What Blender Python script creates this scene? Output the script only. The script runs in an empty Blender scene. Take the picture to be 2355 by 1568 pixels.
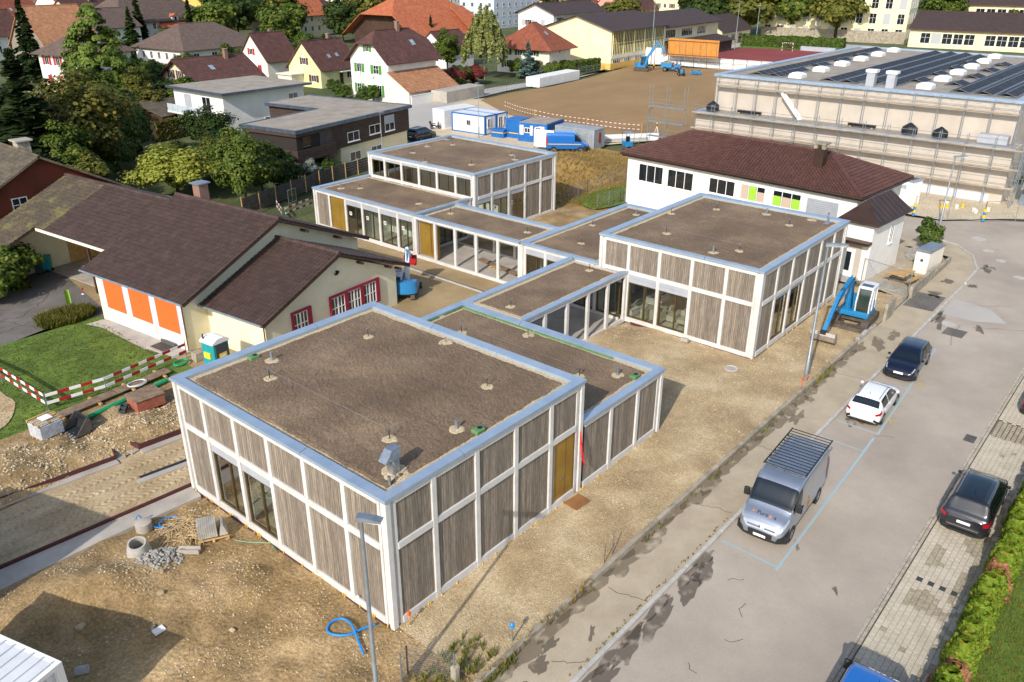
import bpy, bmesh, math, random
from math import radians, sin, cos, pi, sqrt, atan2, tan, floor
from mathutils import Vector, Matrix, noise
SC = bpy.context.scene
COL = SC.collection
random.seed(7)
# ---------------------------------------------------------------- camera
cam_d = bpy.data.cameras.new('camera'); cam = bpy.data.objects.new('camera', cam_d); COL.objects.link(cam)
cam_d.sensor_width = 36.0; cam_d.lens = 1879.71/2354.0*36.0; cam_d.clip_start = 0.5; cam_d.clip_end = 4000
_yaw, _pit, _rol = radians(40.16938), radians(24.84257), radians(0.162)
_f = Vector((cos(_yaw)*cos(_pit), sin(_yaw)*cos(_pit), -sin(_pit))); _r = Vector((sin(_yaw), -cos(_yaw), 0)); _u = _r.cross(_f)
_r2 = _r*cos(_rol)+_u*sin(_rol); _u2 = _u*cos(_rol)-_r*sin(_rol)
cam.matrix_world = Matrix(((_r2.x,_u2.x,-_f.x,-14.5065),(_r2.y,_u2.y,-_f.y,-17.8016),(_r2.z,_u2.z,-_f.z,22.1186),(0,0,0,1)))
SC.camera = cam
# ---------------------------------------------------------------- sky and sun
SUN_EL = radians(33.5); SUN_AZ = radians(180+14.8)          # direction towards the sun, measured from +X
TOSUN = Vector((cos(SUN_EL)*cos(SUN_AZ), cos(SUN_EL)*sin(SUN_AZ), sin(SUN_EL)))
W = bpy.data.worlds.new('World'); SC.world = W; W.use_nodes = True
_n = W.node_tree.nodes; _l = W.node_tree.links
_sky = _n.new('ShaderNodeTexSky'); _sky.sky_type = 'NISHITA'; _sky.sun_disc = False
_sky.sun_elevation = SUN_EL; _sky.sun_rotation = atan2(TOSUN.x, TOSUN.y) % (2*pi)
_sky.air_density = 1.0; _sky.dust_density = 1.6; _sky.ozone_density = 1.0
_l.new(_sky.outputs[0], _n['Background'].inputs[0]); _n['Background'].inputs[1].default_value = 0.15
sun_d = bpy.data.lights.new('sun', 'SUN'); sun_d.energy = 3.35; sun_d.angle = radians(0.53); sun_d.color = (1.0, 0.95, 0.88)
sun = bpy.data.objects.new('sun', sun_d); COL.objects.link(sun); sun.rotation_mode = 'QUATERNION'
sun.rotation_quaternion = TOSUN.to_track_quat('Z', 'Y'); sun.location = (0, 0, 80)
SC.view_settings.view_transform = 'Standard'; SC.view_settings.look = 'None'
SC.view_settings.exposure = 0.38; SC.view_settings.gamma = 1.0; SC.view_settings.use_curve_mapping = False
SC.render.engine = 'CYCLES'
SC.cycles.max_bounces = 8; SC.cycles.transparent_max_bounces = 12

# ---------------------------------------------------------------- materials
MATS = {}
def lin(c):
    if isinstance(c, str):
        c = c.lstrip('#'); c = tuple(int(c[i:i+2], 16)/255 for i in (0, 2, 4))
        return tuple(x/12.92 if x <= 0.04045 else ((x+0.055)/1.055)**2.4 for x in c)
    return c
def mat(name, c1, c2=None, rough=0.8, scale=3.0, bump=0.0, bscale=None, metal=0.0, c3=None, detail=6.0, contrast=(0.35, 0.65), spec=0.5, stretch=None, fine=0.0, finescale=60.0, coat=0.0):
    """noise-mixed procedural surface in world coordinates"""
    m = bpy.data.materials.new(name); m.use_nodes = True; MATS[name] = m
    nt = m.node_tree; N = nt.nodes; L = nt.links; B = N['Principled BSDF']
    c1 = lin(c1); B.inputs['Roughness'].default_value = rough; B.inputs['Metallic'].default_value = metal
    B.inputs['Specular IOR Level'].default_value = spec
    if coat: B.inputs['Coat Weight'].default_value = coat; B.inputs['Coat Roughness'].default_value = 0.05
    B.inputs['Base Color'].default_value = (*c1, 1)
    if c2 is None and not bump: return m
    g = N.new('ShaderNodeNewGeometry'); vec = g.outputs['Position']
    if stretch:
        mp = N.new('ShaderNodeMapping'); mp.inputs['Scale'].default_value = stretch; L.new(vec, mp.inputs[0]); vec = mp.outputs[0]
    if c2 is not None:
        c2 = lin(c2)
        nz = N.new('ShaderNodeTexNoise'); nz.inputs['Scale'].default_value = scale; nz.inputs['Detail'].default_value = detail; nz.inputs['Roughness'].default_value = 0.62
        L.new(vec, nz.inputs['Vector'])
        cr = N.new('ShaderNodeValToRGB'); e = cr.color_ramp.elements
        e[0].position = contrast[0]; e[0].color = (*c1, 1); e[1].position = contrast[1]; e[1].color = (*c2, 1)
        if c3 is not None: x = e.new((contrast[0]+contrast[1])/2); x.color = (*lin(c3), 1)
        L.new(nz.outputs[0], cr.inputs[0]); out = cr.outputs[0]
        if fine:
            n2 = N.new('ShaderNodeTexNoise'); n2.inputs['Scale'].default_value = finescale; n2.inputs['Detail'].default_value = 3
            L.new(vec, n2.inputs['Vector'])
            mr = N.new('ShaderNodeMapRange'); mr.inputs[1].default_value = 0.3; mr.inputs[2].default_value = 0.7; mr.inputs[3].default_value = 1-fine; mr.inputs[4].default_value = 1+fine
            L.new(n2.outputs[0], mr.inputs[0])
            mx = N.new('ShaderNodeMix'); mx.data_type = 'RGBA'; mx.blend_type = 'MULTIPLY'; mx.inputs[0].default_value = 1
            L.new(out, mx.inputs[6]); L.new(mr.outputs[0], mx.inputs[7]); out = mx.outputs[2]
        L.new(out, B.inputs['Base Color'])
    if bump:
        nb = N.new('ShaderNodeTexNoise'); nb.inputs['Scale'].default_value = bscale or scale*4; nb.inputs['Detail'].default_value = 5
        L.new(vec, nb.inputs['Vector'])
        b = N.new('ShaderNodeBump'); b.inputs['Strength'].default_value = 1.0; b.inputs['Distance'].default_value = bump
        L.new(nb.outputs[0], b.inputs['Height']); L.new(b.outputs[0], B.inputs['Normal'])
    return m
def glass(name, tint=(0.7, 0.78, 0.74), refl=0.16, rough=0.02):
    m = bpy.data.materials.new(name); m.use_nodes = True; MATS[name] = m
    nt = m.node_tree; N = nt.nodes; L = nt.links; N.remove(N['Principled BSDF'])
    t = N.new('ShaderNodeBsdfTransparent'); t.inputs[0].default_value = (*tint, 1)
    gl = N.new('ShaderNodeBsdfGlossy'); gl.inputs['Roughness'].default_value = rough; gl.inputs[0].default_value = (1, 1, 1, 1)
    fr = N.new('ShaderNodeLayerWeight'); fr.inputs[0].default_value = .5
    ad = N.new('ShaderNodeMath'); ad.operation = 'ADD'; ad.inputs[1].default_value = refl; ad.use_clamp = True
    pw = N.new('ShaderNodeMath'); pw.operation = 'POWER'; pw.inputs[1].default_value = 3.0; L.new(fr.outputs[1], pw.inputs[0]); L.new(pw.outputs[0], ad.inputs[0])
    mx = N.new('ShaderNodeMixShader'); L.new(ad.outputs[0], mx.inputs[0]); L.new(t.outputs[0], mx.inputs[1]); L.new(gl.outputs[0], mx.inputs[2])
    L.new(mx.outputs[0], N['Material Output'].inputs[0]); return m
def darkglass(name, col=(0.012, 0.016, 0.02), rough=0.04):
    m = mat(name, col, rough=rough, spec=0.9); return m
def leafmat(name, c1, c2, c3=None, trans=0.35):
    """foliage: colour varies from leaf clump to leaf clump"""
    m = bpy.data.materials.new(name); m.use_nodes = True; MATS[name] = m
    nt = m.node_tree; N = nt.nodes; L = nt.links; B = N['Principled BSDF']
    g = N.new('ShaderNodeNewGeometry')
    cr = N.new('ShaderNodeValToRGB'); e = cr.color_ramp.elements
    e[0].position = 0.0; e[0].color = (*lin(c1), 1); e[1].position = 1.0; e[1].color = (*lin(c2), 1)
    if c3 is not None: x = e.new(0.86); x.color = (*lin(c2), 1); e[2].color = (*lin(c3), 1)
    L.new(g.outputs['Random Per Island'], cr.inputs[0])
    L.new(cr.outputs[0], B.inputs['Base Color']); B.inputs['Roughness'].default_value = 0.65; B.inputs['Specular IOR Level'].default_value = 0.25
    tr = N.new('ShaderNodeBsdfTranslucent'); L.new(cr.outputs[0], tr.inputs[0])
    mx = N.new('ShaderNodeMixShader'); mx.inputs[0].default_value = trans
    L.new(B.outputs[0], mx.inputs[1]); L.new(tr.outputs[0], mx.inputs[2]); L.new(mx.outputs[0], N['Material Output'].inputs[0]); return m

# ---------------------------------------------------------------- mesh builder
class MB:
    def __init__(s, M=None): s.v = []; s.f = []; s.M = M
    def p(s, co):
        co = Vector(co)
        if s.M is not None: co = s.M @ co
        s.v.append(co); return len(s.v)-1
    def face(s, pts): s.f.append(tuple(s.p(q) for q in pts)); return s
    def box(s, a, b):
        x0, y0, z0 = a; x1, y1, z1 = b
        i = [s.p(q) for q in ((x0,y0,z0),(x1,y0,z0),(x1,y1,z0),(x0,y1,z0),(x0,y0,z1),(x1,y0,z1),(x1,y1,z1),(x0,y1,z1))]
        for q in ((3,2,1,0),(4,5,6,7),(0,1,5,4),(1,2,6,5),(2,3,7,6),(3,0,4,7)): s.f.append(tuple(i[k] for k in q))
        return s
    def cbox(s, c, d): return s.box((c[0]-d[0]/2, c[1]-d[1]/2, c[2]-d[2]/2), (c[0]+d[0]/2, c[1]+d[1]/2, c[2]+d[2]/2))
    def bev(s, a, b, r=0.03):
        """box with chamfered vertical and top edges"""
        x0, y0, z0 = a; x1, y1, z1 = b
        o = [(x0+r,y0),(x1-r,y0),(x1,y0+r),(x1,y1-r),(x1-r,y1),(x0+r,y1),(x0,y1-r),(x0,y0+r)]
        inn = [(x0+2*r,y0+r),(x1-2*r,y0+r),(x1-r,y0+2*r),(x1-r,y1-2*r),(x1-2*r,y1-r),(x0+2*r,y1-r),(x0+r,y1-2*r),(x0+r,y0+2*r)]
        A = [s.p((x,y,z0)) for x,y in o]; Bq = [s.p((x,y,z1-r)) for x,y in o]; Cq = [s.p((x,y,z1)) for x,y in inn]
        s.f.append(tuple(reversed(A))); s.f.append(tuple(Cq))
        for i in range(8):
            j = (i+1) % 8; s.f.append((A[i],A[j],Bq[j],Bq[i])); s.f.append((Bq[i],Bq[j],Cq[j],Cq[i]))
        return s
    def prism(s, poly, z0, z1, axis='z', cap=True):
        """extrude a polygon; axis z: (x,y) poly; axis y: (x,z) poly extruded along y; axis x: (y,z) poly"""
        def q(a, b, t): return (a,b,t) if axis == 'z' else ((a,t,b) if axis == 'y' else (t,a,b))
        n = len(poly); A = [s.p(q(a,b,z0)) for a,b in poly]; Bq = [s.p(q(a,b,z1)) for a,b in poly]
        if cap: s.f.append(tuple(reversed(A))); s.f.append(tuple(Bq))
        for i in range(n): j = (i+1) % n; s.f.append((A[i],A[j],Bq[j],Bq[i]))
        return s
    def tube(s, a, b, r, n=6, r2=None, cap=True):
        a = Vector(a); b = Vector(b); d = b-a
        if d.length < 1e-6: return s
        d.normalize(); t = Vector((0,0,1)) if abs(d.z) < 0.9 else Vector((1,0,0)); u = d.cross(t).normalized(); w = d.cross(u)
        r2 = r if r2 is None else r2
        A = [s.p(a+(u*cos(2*pi*i/n)+w*sin(2*pi*i/n))*r) for i in range(n)]; Bq = [s.p(b+(u*cos(2*pi*i/n)+w*sin(2*pi*i/n))*r2) for i in range(n)]
        for i in range(n): j = (i+1) % n; s.f.append((A[i],A[j],Bq[j],Bq[i]))
        if cap: s.f.append(tuple(reversed(A))); s.f.append(tuple(Bq))
        return s
    def path(s, pts, r, n=6):
        """a bent tube through points"""
        P = [Vector(q) for q in pts]; rings = []
        for i, q in enumerate(P):
            d = (P[min(i+1,len(P)-1)]-P[max(i-1,0)]).normalized(); t = Vector((0,0,1)) if abs(d.z) < 0.95 else Vector((1,0,0)); u = d.cross(t).normalized(); w = d.cross(u)
            rings.append([s.p(q+(u*cos(2*pi*k/n)+w*sin(2*pi*k/n))*r) for k in range(n)])
        for A, Bq in zip(rings, rings[1:]):
            for i in range(n): j = (i+1) % n; s.f.append((A[i],A[j],Bq[j],Bq[i]))
        s.f.append(tuple(reversed(rings[0]))); s.f.append(tuple(rings[-1])); return s
    def hose(s, pts, r, n=6, k=6):
        """tube along a smooth curve through the points"""
        P = [Vector(q) for q in pts]; out = []
        for i in range(len(P)-1):
            a, b, c, d = P[max(i-1, 0)], P[i], P[i+1], P[min(i+2, len(P)-1)]
            for j in range(k): t = j/k; out.append(.5*((2*b)+(c-a)*t+(2*a-5*b+4*c-d)*t*t+(3*b-a-3*c+d)*t*t*t))
        return s.path(out+[P[-1]], r, n)
    def lathe(s, c, prof, n=16, cap=True):
        """prof: list of (radius, z)"""
        rings = [[s.p((c[0]+r*cos(2*pi*k/n), c[1]+r*sin(2*pi*k/n), c[2]+z)) for k in range(n)] for r, z in prof]
        for A, Bq in zip(rings, rings[1:]):
            for i in range(n): j = (i+1) % n; s.f.append((A[i],A[j],Bq[j],Bq[i]))
        if cap: s.f.append(tuple(reversed(rings[0]))); s.f.append(tuple(rings[-1]))
        return s
    def grid(s, nx, ny, fn):
        I = [[s.p(fn(i/nx, j/ny)) for i in range(nx+1)] for j in range(ny+1)]
        for j in range(ny):
            for i in range(nx): s.f.append((I[j][i],I[j][i+1],I[j+1][i+1],I[j+1][i]))
        return s
    def mesh(s, name):
        me = bpy.data.meshes.new(name); me.from_pydata([tuple(q) for q in s.v], [], s.f); me.update(); return me
    def build(s, name, m, parent=None, smooth=False, fix=True):
        me = s.mesh(name)
        if fix:
            b = bmesh.new(); b.from_mesh(me); bmesh.ops.recalc_face_normals(b, faces=b.faces); b.to_mesh(me); b.free()
        if smooth:
            for q in me.polygons: q.use_smooth = True
            if smooth == 'a': me.set_sharp_from_angle(angle=radians(35))
        return link(name, me, m, parent)
def link(name, me, m, parent=None):
    o = bpy.data.objects.new(name, me); COL.objects.link(o)
    if m is not None and not me.materials: me.materials.append(MATS[m] if isinstance(m, str) else m)
    if parent is not None: o.parent = parent
    return o
def thing(name, label, cat, loc=(0,0,0), rz=0.0, group=None, scale=None):
    o = bpy.data.objects.new(name, None); COL.objects.link(o); o.location = loc; o.rotation_euler = (0,0,rz); o.empty_display_size = 0.2
    if scale: o.scale = (scale,)*3 if not isinstance(scale, tuple) else scale
    return tag(o, label, cat, group)
def tag(o, label, cat, group=None):
    o['label'] = label; o['category'] = cat
    if group: o['group'] = group
    return o
def struct(o): o['kind'] = 'structure'; return o
def stuff(o, label=None, cat=None):
    o['kind'] = 'stuff'
    if label: o['label'] = label; o['category'] = cat
    return o
KIDS = {}
def copy_tree(src, loc, rz=0.0, label=None, scale=None):
    def rec(o, par):
        c = o.copy(); COL.objects.link(c)
        if par is not None: c.parent = par
        for ch in o.children: rec(ch, c)
        return c
    r = rec(src, None); r.location = loc; r.rotation_euler = (0,0,rz)
    if scale: r.scale = (scale,)*3 if not isinstance(scale, tuple) else scale
    if label: r['label'] = label
    return r
def text_obj(s, size, mat_, parent, M, name='lettering', extr=0.004, cx='CENTER'):
    cu = bpy.data.curves.new(name, 'FONT'); cu.body = s; cu.size = size; cu.extrude = extr; cu.align_x = cx; cu.align_y = 'CENTER'
    t = bpy.data.objects.new('tmp_text', cu); COL.objects.link(t)
    dg = bpy.context.evaluated_depsgraph_get(); me = bpy.data.meshes.new_from_object(t.evaluated_get(dg)); me.transform(M)
    bpy.data.objects.remove(t); bpy.data.curves.remove(cu); me.name = name; me.materials.clear()
    return link(name, me, mat_, parent)
def R3(a, b): return random.uniform(a, b)
def nz(x, y, z=0.0, s=1.0): return noise.noise(Vector((x*s, y*s, z)))

# palette
mat('white_paint', '#d3d1cd', '#c3c0ba', 0.55, 1.1, fine=.04, finescale=3)
mat('zinc', '#a9b9ca', '#98aabd', 0.38, 0.9, metal=0.35, bump=0.003, bscale=3)
mat('zinc_edge', '#6e7a88', '#55606c', 0.45, 2, metal=0.6)
mat('larch', '#72675c', '#948979', 0.88, 2.2, bump=0.003, bscale=18, c3='#7f7467', stretch=(7, 7, 0.5), fine=0.22, finescale=7)
def per_piece(name, lo=.82, hi=1.16):
    m = MATS[name]; N = m.node_tree.nodes; L = m.node_tree.links; B = N['Principled BSDF']; src = B.inputs['Base Color'].links[0].from_socket; g = N.new('ShaderNodeNewGeometry')
    mr = N.new('ShaderNodeMapRange'); mr.inputs[3].default_value = lo; mr.inputs[4].default_value = hi; L.new(g.outputs['Random Per Island'], mr.inputs[0]); mx = N.new('ShaderNodeMix'); mx.data_type = 'RGBA'; mx.blend_type = 'MULTIPLY'; mx.inputs[0].default_value = 1
    L.new(src, mx.inputs[6]); L.new(mr.outputs[0], mx.inputs[7]); L.new(mx.outputs[2], B.inputs['Base Color'])
per_piece('larch', .78, 1.2)
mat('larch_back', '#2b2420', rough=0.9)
mat('roof_soil', '#64523f', '#90795f', 0.95, 0.3, bump=0.03, bscale=30, c3='#78644e', fine=0.38, finescale=15, contrast=(0.3, 0.72))
mat('pebble', '#b09a78', '#d8c6a4', 0.9, 16, bump=0.05, bscale=26, c3='#c4b08c', fine=0.3, finescale=22, contrast=(0.3, 0.7))
mat('green_fleece', '#5f8a55', '#4f7748', 0.8, 3)
mat('bronze', '#6b5a34', '#5a4a2a', 0.4, 2, metal=0.5)
mat('gold_door', '#a8873c', '#93742f', 0.38, 0.8, metal=0.35)
mat('brass', '#d9ae58', rough=0.25, metal=0.9)
mat('blind_grey', '#a9adb3', '#9ca0a6', 0.55, 1)
glass('pane', (0.80, 0.88, 0.80), 0.16)
glass('pane_clear', (0.8, 0.85, 0.82), 0.06)
darkglass('pane_dark')
mat('concrete', '#b4aca0', '#9d958a', 0.85, 0.7, bump=0.006, bscale=30, fine=0.1)
mat('concrete_old', '#aba18f', '#817968', 0.92, 1.6, bump=0.02, bscale=18, fine=0.2)
mat('interior', '#e4e2dc', rough=0.8)
mat('steel', '#b9bec4', '#9aa0a6', 0.38, 3, metal=0.85)
mat('galv', '#a9b2bb', '#8f989f', 0.42, 2, metal=0.7)
mat('black', '#141414', rough=0.5)
mat('rubber', '#1a1a1b', '#262524', 0.85, 6)
mat('dark_metal', '#3a3d40', '#2b2d30', 0.5, 3, metal=0.4)
mat('yellow', '#e8b90c', rough=0.55)
mat('orange_paint', '#e8622a', rough=0.6)
mat('red_paint', '#b3232a', '#9a1c22', 0.5, 3)
mat('red_cable', '#d8222a', rough=0.5)
mat('membrane', '#5a2f2e', '#4a2626', 0.7, 2)
mat('raw_wood', '#c9a56c', '#a9824c', 0.8, 2.5, stretch=(1, 1, 1), fine=0.2, finescale=12)
mat('old_wood', '#6f5a48', '#8d7862', 0.9, 2.5, fine=0.25, finescale=14)
mat('rust_plate', '#7d5430', '#986a3c', 0.75, 2)
mat('white_pl', '#efeeea', rough=0.4)
# ---------------------------------------------------------------- ground, street, site
mat('garden', '#3d4a22', '#5c5f35', 0.95, 0.12, bump=0.06, bscale=3, c3='#4a5328', fine=0.3, finescale=2.5)
mat('asphalt', '#9a8e80', '#b3a797', 0.9, 0.13, bump=0.006, bscale=60, c3='#a79b8c', fine=0.07, finescale=22, detail=9)
mat('asphalt_side', '#a5a09a', '#b3ada4', 0.9, 0.12, fine=0.08)
mat('sidewalk', '#b5a78f', '#a4967f', 0.92, 0.6, bump=0.006, bscale=50, fine=0.08, finescale=20)
mat('asphalt_dark', '#76706a', '#5f5a54', 0.9, 0.5, bump=0.01, bscale=30, fine=0.18, finescale=10)
mat('gravel_tan', '#9a8363', '#c4b08d', 0.95, 0.35, bump=0.05, bscale=16, c3='#ae9873', fine=0.24, finescale=11, detail=9)
mat('dirt', '#76623f', '#b59a70', 0.95, 0.35, bump=0.07, bscale=7, c3='#967c54', fine=0.30, finescale=9)
mat('mud_track', '#a08a66', '#bca783', 0.9, 0.5, bump=0.03, bscale=9, c3='#ad9774', fine=0.16, finescale=7)
mat('sand', '#8a6d45', '#987b52', 0.95, 0.05, bump=0.02, bscale=5, c3='#91744b', fine=0.06, finescale=1.2, stretch=(1, 2.2, 1))
mat('court_mud', '#8f7a58', '#a8926c', 0.88, 0.3, bump=0.02, bscale=12, c3='#9b855f', fine=0.12, finescale=8)
mat('yard', '#bba98c', '#cdbd9f', 0.95, 0.25, bump=0.03, bscale=8, fine=0.15, finescale=4)
mat('lawn', '#4a631d', '#6c842e', 0.95, 0.5, bump=0.05, bscale=30, c3='#577024', fine=0.28, finescale=14)
mat('dry_grass', '#8a6a34', '#a88a4a', 0.95, 0.35, bump=0.08, bscale=14, c3='#977741', fine=0.3, finescale=8)
mat('court_red', '#7d3230', '#8a3a36', 0.9, 0.1)
def stain(name, c, a, rough, sc):
    m = mat(name, c, None, rough); nt = m.node_tree; N = nt.nodes; L = nt.links; g = N.new('ShaderNodeNewGeometry'); n = N.new('ShaderNodeTexNoise'); n.inputs['Scale'].default_value = sc; n.inputs['Detail'].default_value = 8; L.new(g.outputs['Position'], n.inputs['Vector'])
    r = N.new('ShaderNodeMapRange'); r.inputs[1].default_value = .30; r.inputs[2].default_value = .47; r.inputs[4].default_value = a; L.new(n.outputs[0], r.inputs[0]); L.new(r.outputs[0], N['Principled BSDF'].inputs['Alpha']); return m
stain('wet', '#574c3f', .5, .7, 1.6); stain('damp', '#6b5d49', .42, .85, 1.4)
mat('kerb_stone', '#bdb9b1', '#a7a39b', 0.85, 2.0, bump=0.006, bscale=30, fine=0.15)
mat('sett', '#b3a999', '#8f877a', 0.85, 5, bump=0.01, bscale=30)
mat('paver', '#c3b8a4', '#b1a691', 0.9, 1.2, fine=0.10, finescale=20)
mat('paver_dirty', '#938871', '#a99d86', 0.9, 3, fine=.25, finescale=14)
mat('paver_joint', '#6d6350', '#5a5142', 0.95, 3)
mat('paver_dark', '#3f3f42', rough=0.85)
mat('line_blue', '#93aeb6', '#a3b2b3', 0.7, 2.0, contrast=(0.3, 0.7))
mat('line_yellow', '#c8a936', rough=0.7)
mat('stone', '#b8a684', '#d6c8ab', 0.9, 2.5, c3='#a08d6c')
mat('stone_grey', '#8e8b84', '#b0aca2', 0.9, 2.0)
mat('crack', '#3b352e', rough=0.95)
mat('iron', '#57534f', '#6b6660', 0.7, 4, metal=0.3)
mat('epswhite', '#e9e9e6', '#dcdcd8', 0.7, 0.6)

def flat(name, poly, m, z):
    return struct(MB().face([(x, y, z) for x, y in poly]).build(name, m, fix=False))
def relief(name, x0, x1, y0, y1, m, res, fn):
    nx = max(2, int((x1-x0)/res)); ny = max(2, int((y1-y0)/res))
    def q(a, b):
        x = x0+(x1-x0)*a; y = y0+(y1-y0)*b; return (x, y, fn(x, y))
    return struct(MB().grid(nx, ny, q).build(name, m, smooth=True, fix=False))
def blob(cx, cy, rx, ry, z, rot=0, n=18, rough=0.35, seed=0):
    out = []
    for k in range(n):
        a = 2*pi*k/n; r = 1+rough*(nz(cos(a)*1.4+seed*3.1, sin(a)*1.4+seed*1.7)*1.6+random.uniform(-.25, .25)); x = rx*r*cos(a); y = ry*r*sin(a)
        out.append((cx+x*cos(rot)-y*sin(rot), cy+x*sin(rot)+y*cos(rot), z))
    return out
ground = flat('ground', [(-900, -900), (2600, -900), (2600, 2600), (-900, 2600)], 'garden', -0.30)
# street, with the far junction and the side street in front of the hall
street = flat('street', [(-40, -12.9), (46, -12.9), (60, -16), (90, -40), (130, -60), (150, -30), (110, -14), (76, -9), (73, -4), (69.6, -0.4), (69, 3.1), (70, 30), (66, 42), (61, 42), (60, 3), (63.0, -1.0), (62.3, -3.3), (60, -5.15), (56.7, -6.3), (52, -6.45), (-40, -6.25)], 'asphalt', -0.115)
SZ = -0.111
walkway = flat('sidewalk', [(-40, -6.22), (52, -6.42), (56.6, -6.28), (59.9, -5.2), (62.2, -3.4), (62.9, -1.2), (59.5, 3), (57.6, 3), (59.2, -0.6), (58.4, -3.8), (57, -4.2), (46.4, -4.1), (-40, -3.95)], 'sidewalk', -0.01)
# kerb stones along the street
kerb = struct(MB().box((-40, -6.30, -0.14), (52, -6.23, -0.02)).build('kerb', 'concrete_old'))
k_me = MB().bev((-0.495, -0.085, -0.12), (0.495, 0.085, 0.035), 0.015).mesh('kerb_stone')
def kerb_at(x, y, rz, lz=1.0):
    o = link('kerb_stone', k_me, 'kerb_stone', kerb); o.location = (x, y, R3(-.006, .006)); o.rotation_euler = (0, 0, rz+R3(-.006, .006)); o.scale = (lz, 1, 1)
for i in range(57): kerb_at(-4.5+i, -6.295-0.0033*(i-4), -0.0033)
cur = [(52.5, -6.47), (56.6, -6.37), (59.95, -5.28), (62.3, -3.5), (63.1, -1.5)]
for a, b in zip(cur, cur[1:]):
    d = Vector(b)-Vector(a); n = max(1, round(d.length))
    for k in range(n): kerb_at(a[0]+d.x*(k+.5)/n, a[1]+d.y*(k+.5)/n, atan2(d.y, d.x), d.length/n)
# wet and damp patches, cracks, manholes, patches on the street
def patch(polys, name, m, par=street):
    mb = MB()
    for q in polys: mb.face(q)
    return mb.build(name, m, par, fix=False)
random.seed(3)
for i, (x, l) in enumerate([(3.2, 1.5), (5.0, 1.3), (6.8, 1.6), (9.2, 1.5), (10.5, 1.2), (29.5, .8), (44, 2.2), (57.5, 1.2)]):
    patch([blob(x, -6.95+R3(-.1, .1), l*.75, .28, SZ, 0.15, 26, .55, i), blob(x+.5, -6.62, l*.6, .2, SZ+.002, 0, 22, .5, i+9)], 'damp_patch', 'wet')
for i, (x, y, a, b) in enumerate([(27.0, -7.6, .7, .5), (26.2, -7.2, .5, .25), (52.6, -7.0, .5, .3), (58.0, -7.3, .4, .12), (44.0, -9.4, .7, .3), (66.6, -8.6, .8, .3), (14.3, -9.2, .3, .08), (17.0, -7.1, .4, .1), (12.7, -11.4, .25, .1)]):
    patch([blob(x, y, a, b, SZ, R3(0, .6), 20, .6, i+20)], 'damp_patch', 'wet' if i % 3 else 'damp')
for i, (x, y, a, b) in enumerate([(2.2, -5.0, .5, .3), (3.2, -4.7, .45, .18), (1.0, -5.4, .4, .25), (4.6, -5.5, .35, .1), (-.6, -5.2, .8, .35), (24.5, -4.9, .8, .3), (27, -4.6, .5, .2), (37, -5.1, 1.0, .4), (39, -5.4, .7, .3), (48.5, -5.3, .7, .5), (52, -5.4, .6, .4)]):
    patch([blob(x, y, a, b, -0.006, R3(0, .5), 24, .6, i+40)], 'damp_patch', 'wet' if i < 5 or i > 8 else 'damp', walkway)
for i in range(26):
    x = -2+i*1.5; patch([blob(x, -4.15-R3(0, .12), 1.0, .28+R3(0, .15), -0.0065+i*.00003, 0, 22, .5, i+60)], 'damp_edge', 'damp', walkway)
def crack(x, y, n, st, a0, par, z, w=0.012):
    mb = MB(); a = a0; q = []
    for k in range(n): q.append((x, y)); a = a0+R3(-.7, .7); x += st*cos(a); y += st*sin(a)
    for (xa, ya), (xb, yb) in zip(q, q[1:]):
        t = Vector((xb-xa, yb-ya)).normalized(); nx, ny = -t.y*w, t.x*w
        mb.face([(xa-nx, ya-ny, z), (xb-nx, yb-ny, z), (xb+nx, yb+ny, z), (xa+nx, ya+ny, z)])
    mb.build('crack', 'crack', par, fix=False)
for x, y, n, a, par, z in [(7.0, -4.6, 14, -1.3, walkway, -.005), (2.6, -5.2, 9, -1.2, walkway, -.005), (14, -4.4, 14, -1.4, walkway, -.005), (20.5, -4.5, 13, -1.5, walkway, -.005), (31, -4.6, 12, -1.3, walkway, -.005),
                           (9, -9.3, 7, .3, street, SZ), (8.0, -9.8, 6, 2.0, street, SZ), (40, -8.6, 30, .2, street, SZ), (44, -9.0, 26, -1.0, street, SZ), (11, -8.4, 6, 2.4, street, SZ), (5.5, -9.3, 5, 1, street, SZ), (26, -9.5, 8, 1.8, street, SZ), (48, -7.5, 22, -.9, street, SZ)]:
    crack(x, y, n, .15, a, par, z)
patch([[(41.6, -7.65, SZ+.002), (43.0, -7.7, SZ+.002), (43.0, -8.95, SZ+.002), (41.6, -8.9, SZ+.002)]], 'asphalt_patch', 'asphalt_dark')
patch([[(45.3, -6.6, SZ), (48.8, -6.7, SZ), (48.3, -9.2, SZ), (46.2, -10.6, SZ), (45.2, -8.8, SZ)]], 'asphalt_patch', 'asphalt_side')
patch([[(44.8, -4.2, -.006), (48.3, -4.2, -.006), (48.4, -6.2, -.006), (44.9, -6.2, -.006)]], 'asphalt_patch', 'asphalt_dark', walkway)
for x, y, r in [(43.6, -7.6, .45), (60.4, -7.3, .4), (56.9, -9.3, .42), (65.8, -4.4, .6), (62.6, -5.9, .45)]:
    MB().lathe((x, y, SZ), [(r, 0), (r, .006), (r-.05, .008), (r-.06, .003), (0.02, .004)], 20).build('manhole_cover', 'kerb_stone', street)
gr = MB()
for k in range(7): gr.box((28.05+k*.1, -12.75, SZ), (28.10+k*.1, -12.3, SZ+.012))
gr.box((28.0, -12.78, SZ), (28.8, -12.27, SZ+.006)).build('drain_grate', 'iron', street)
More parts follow.
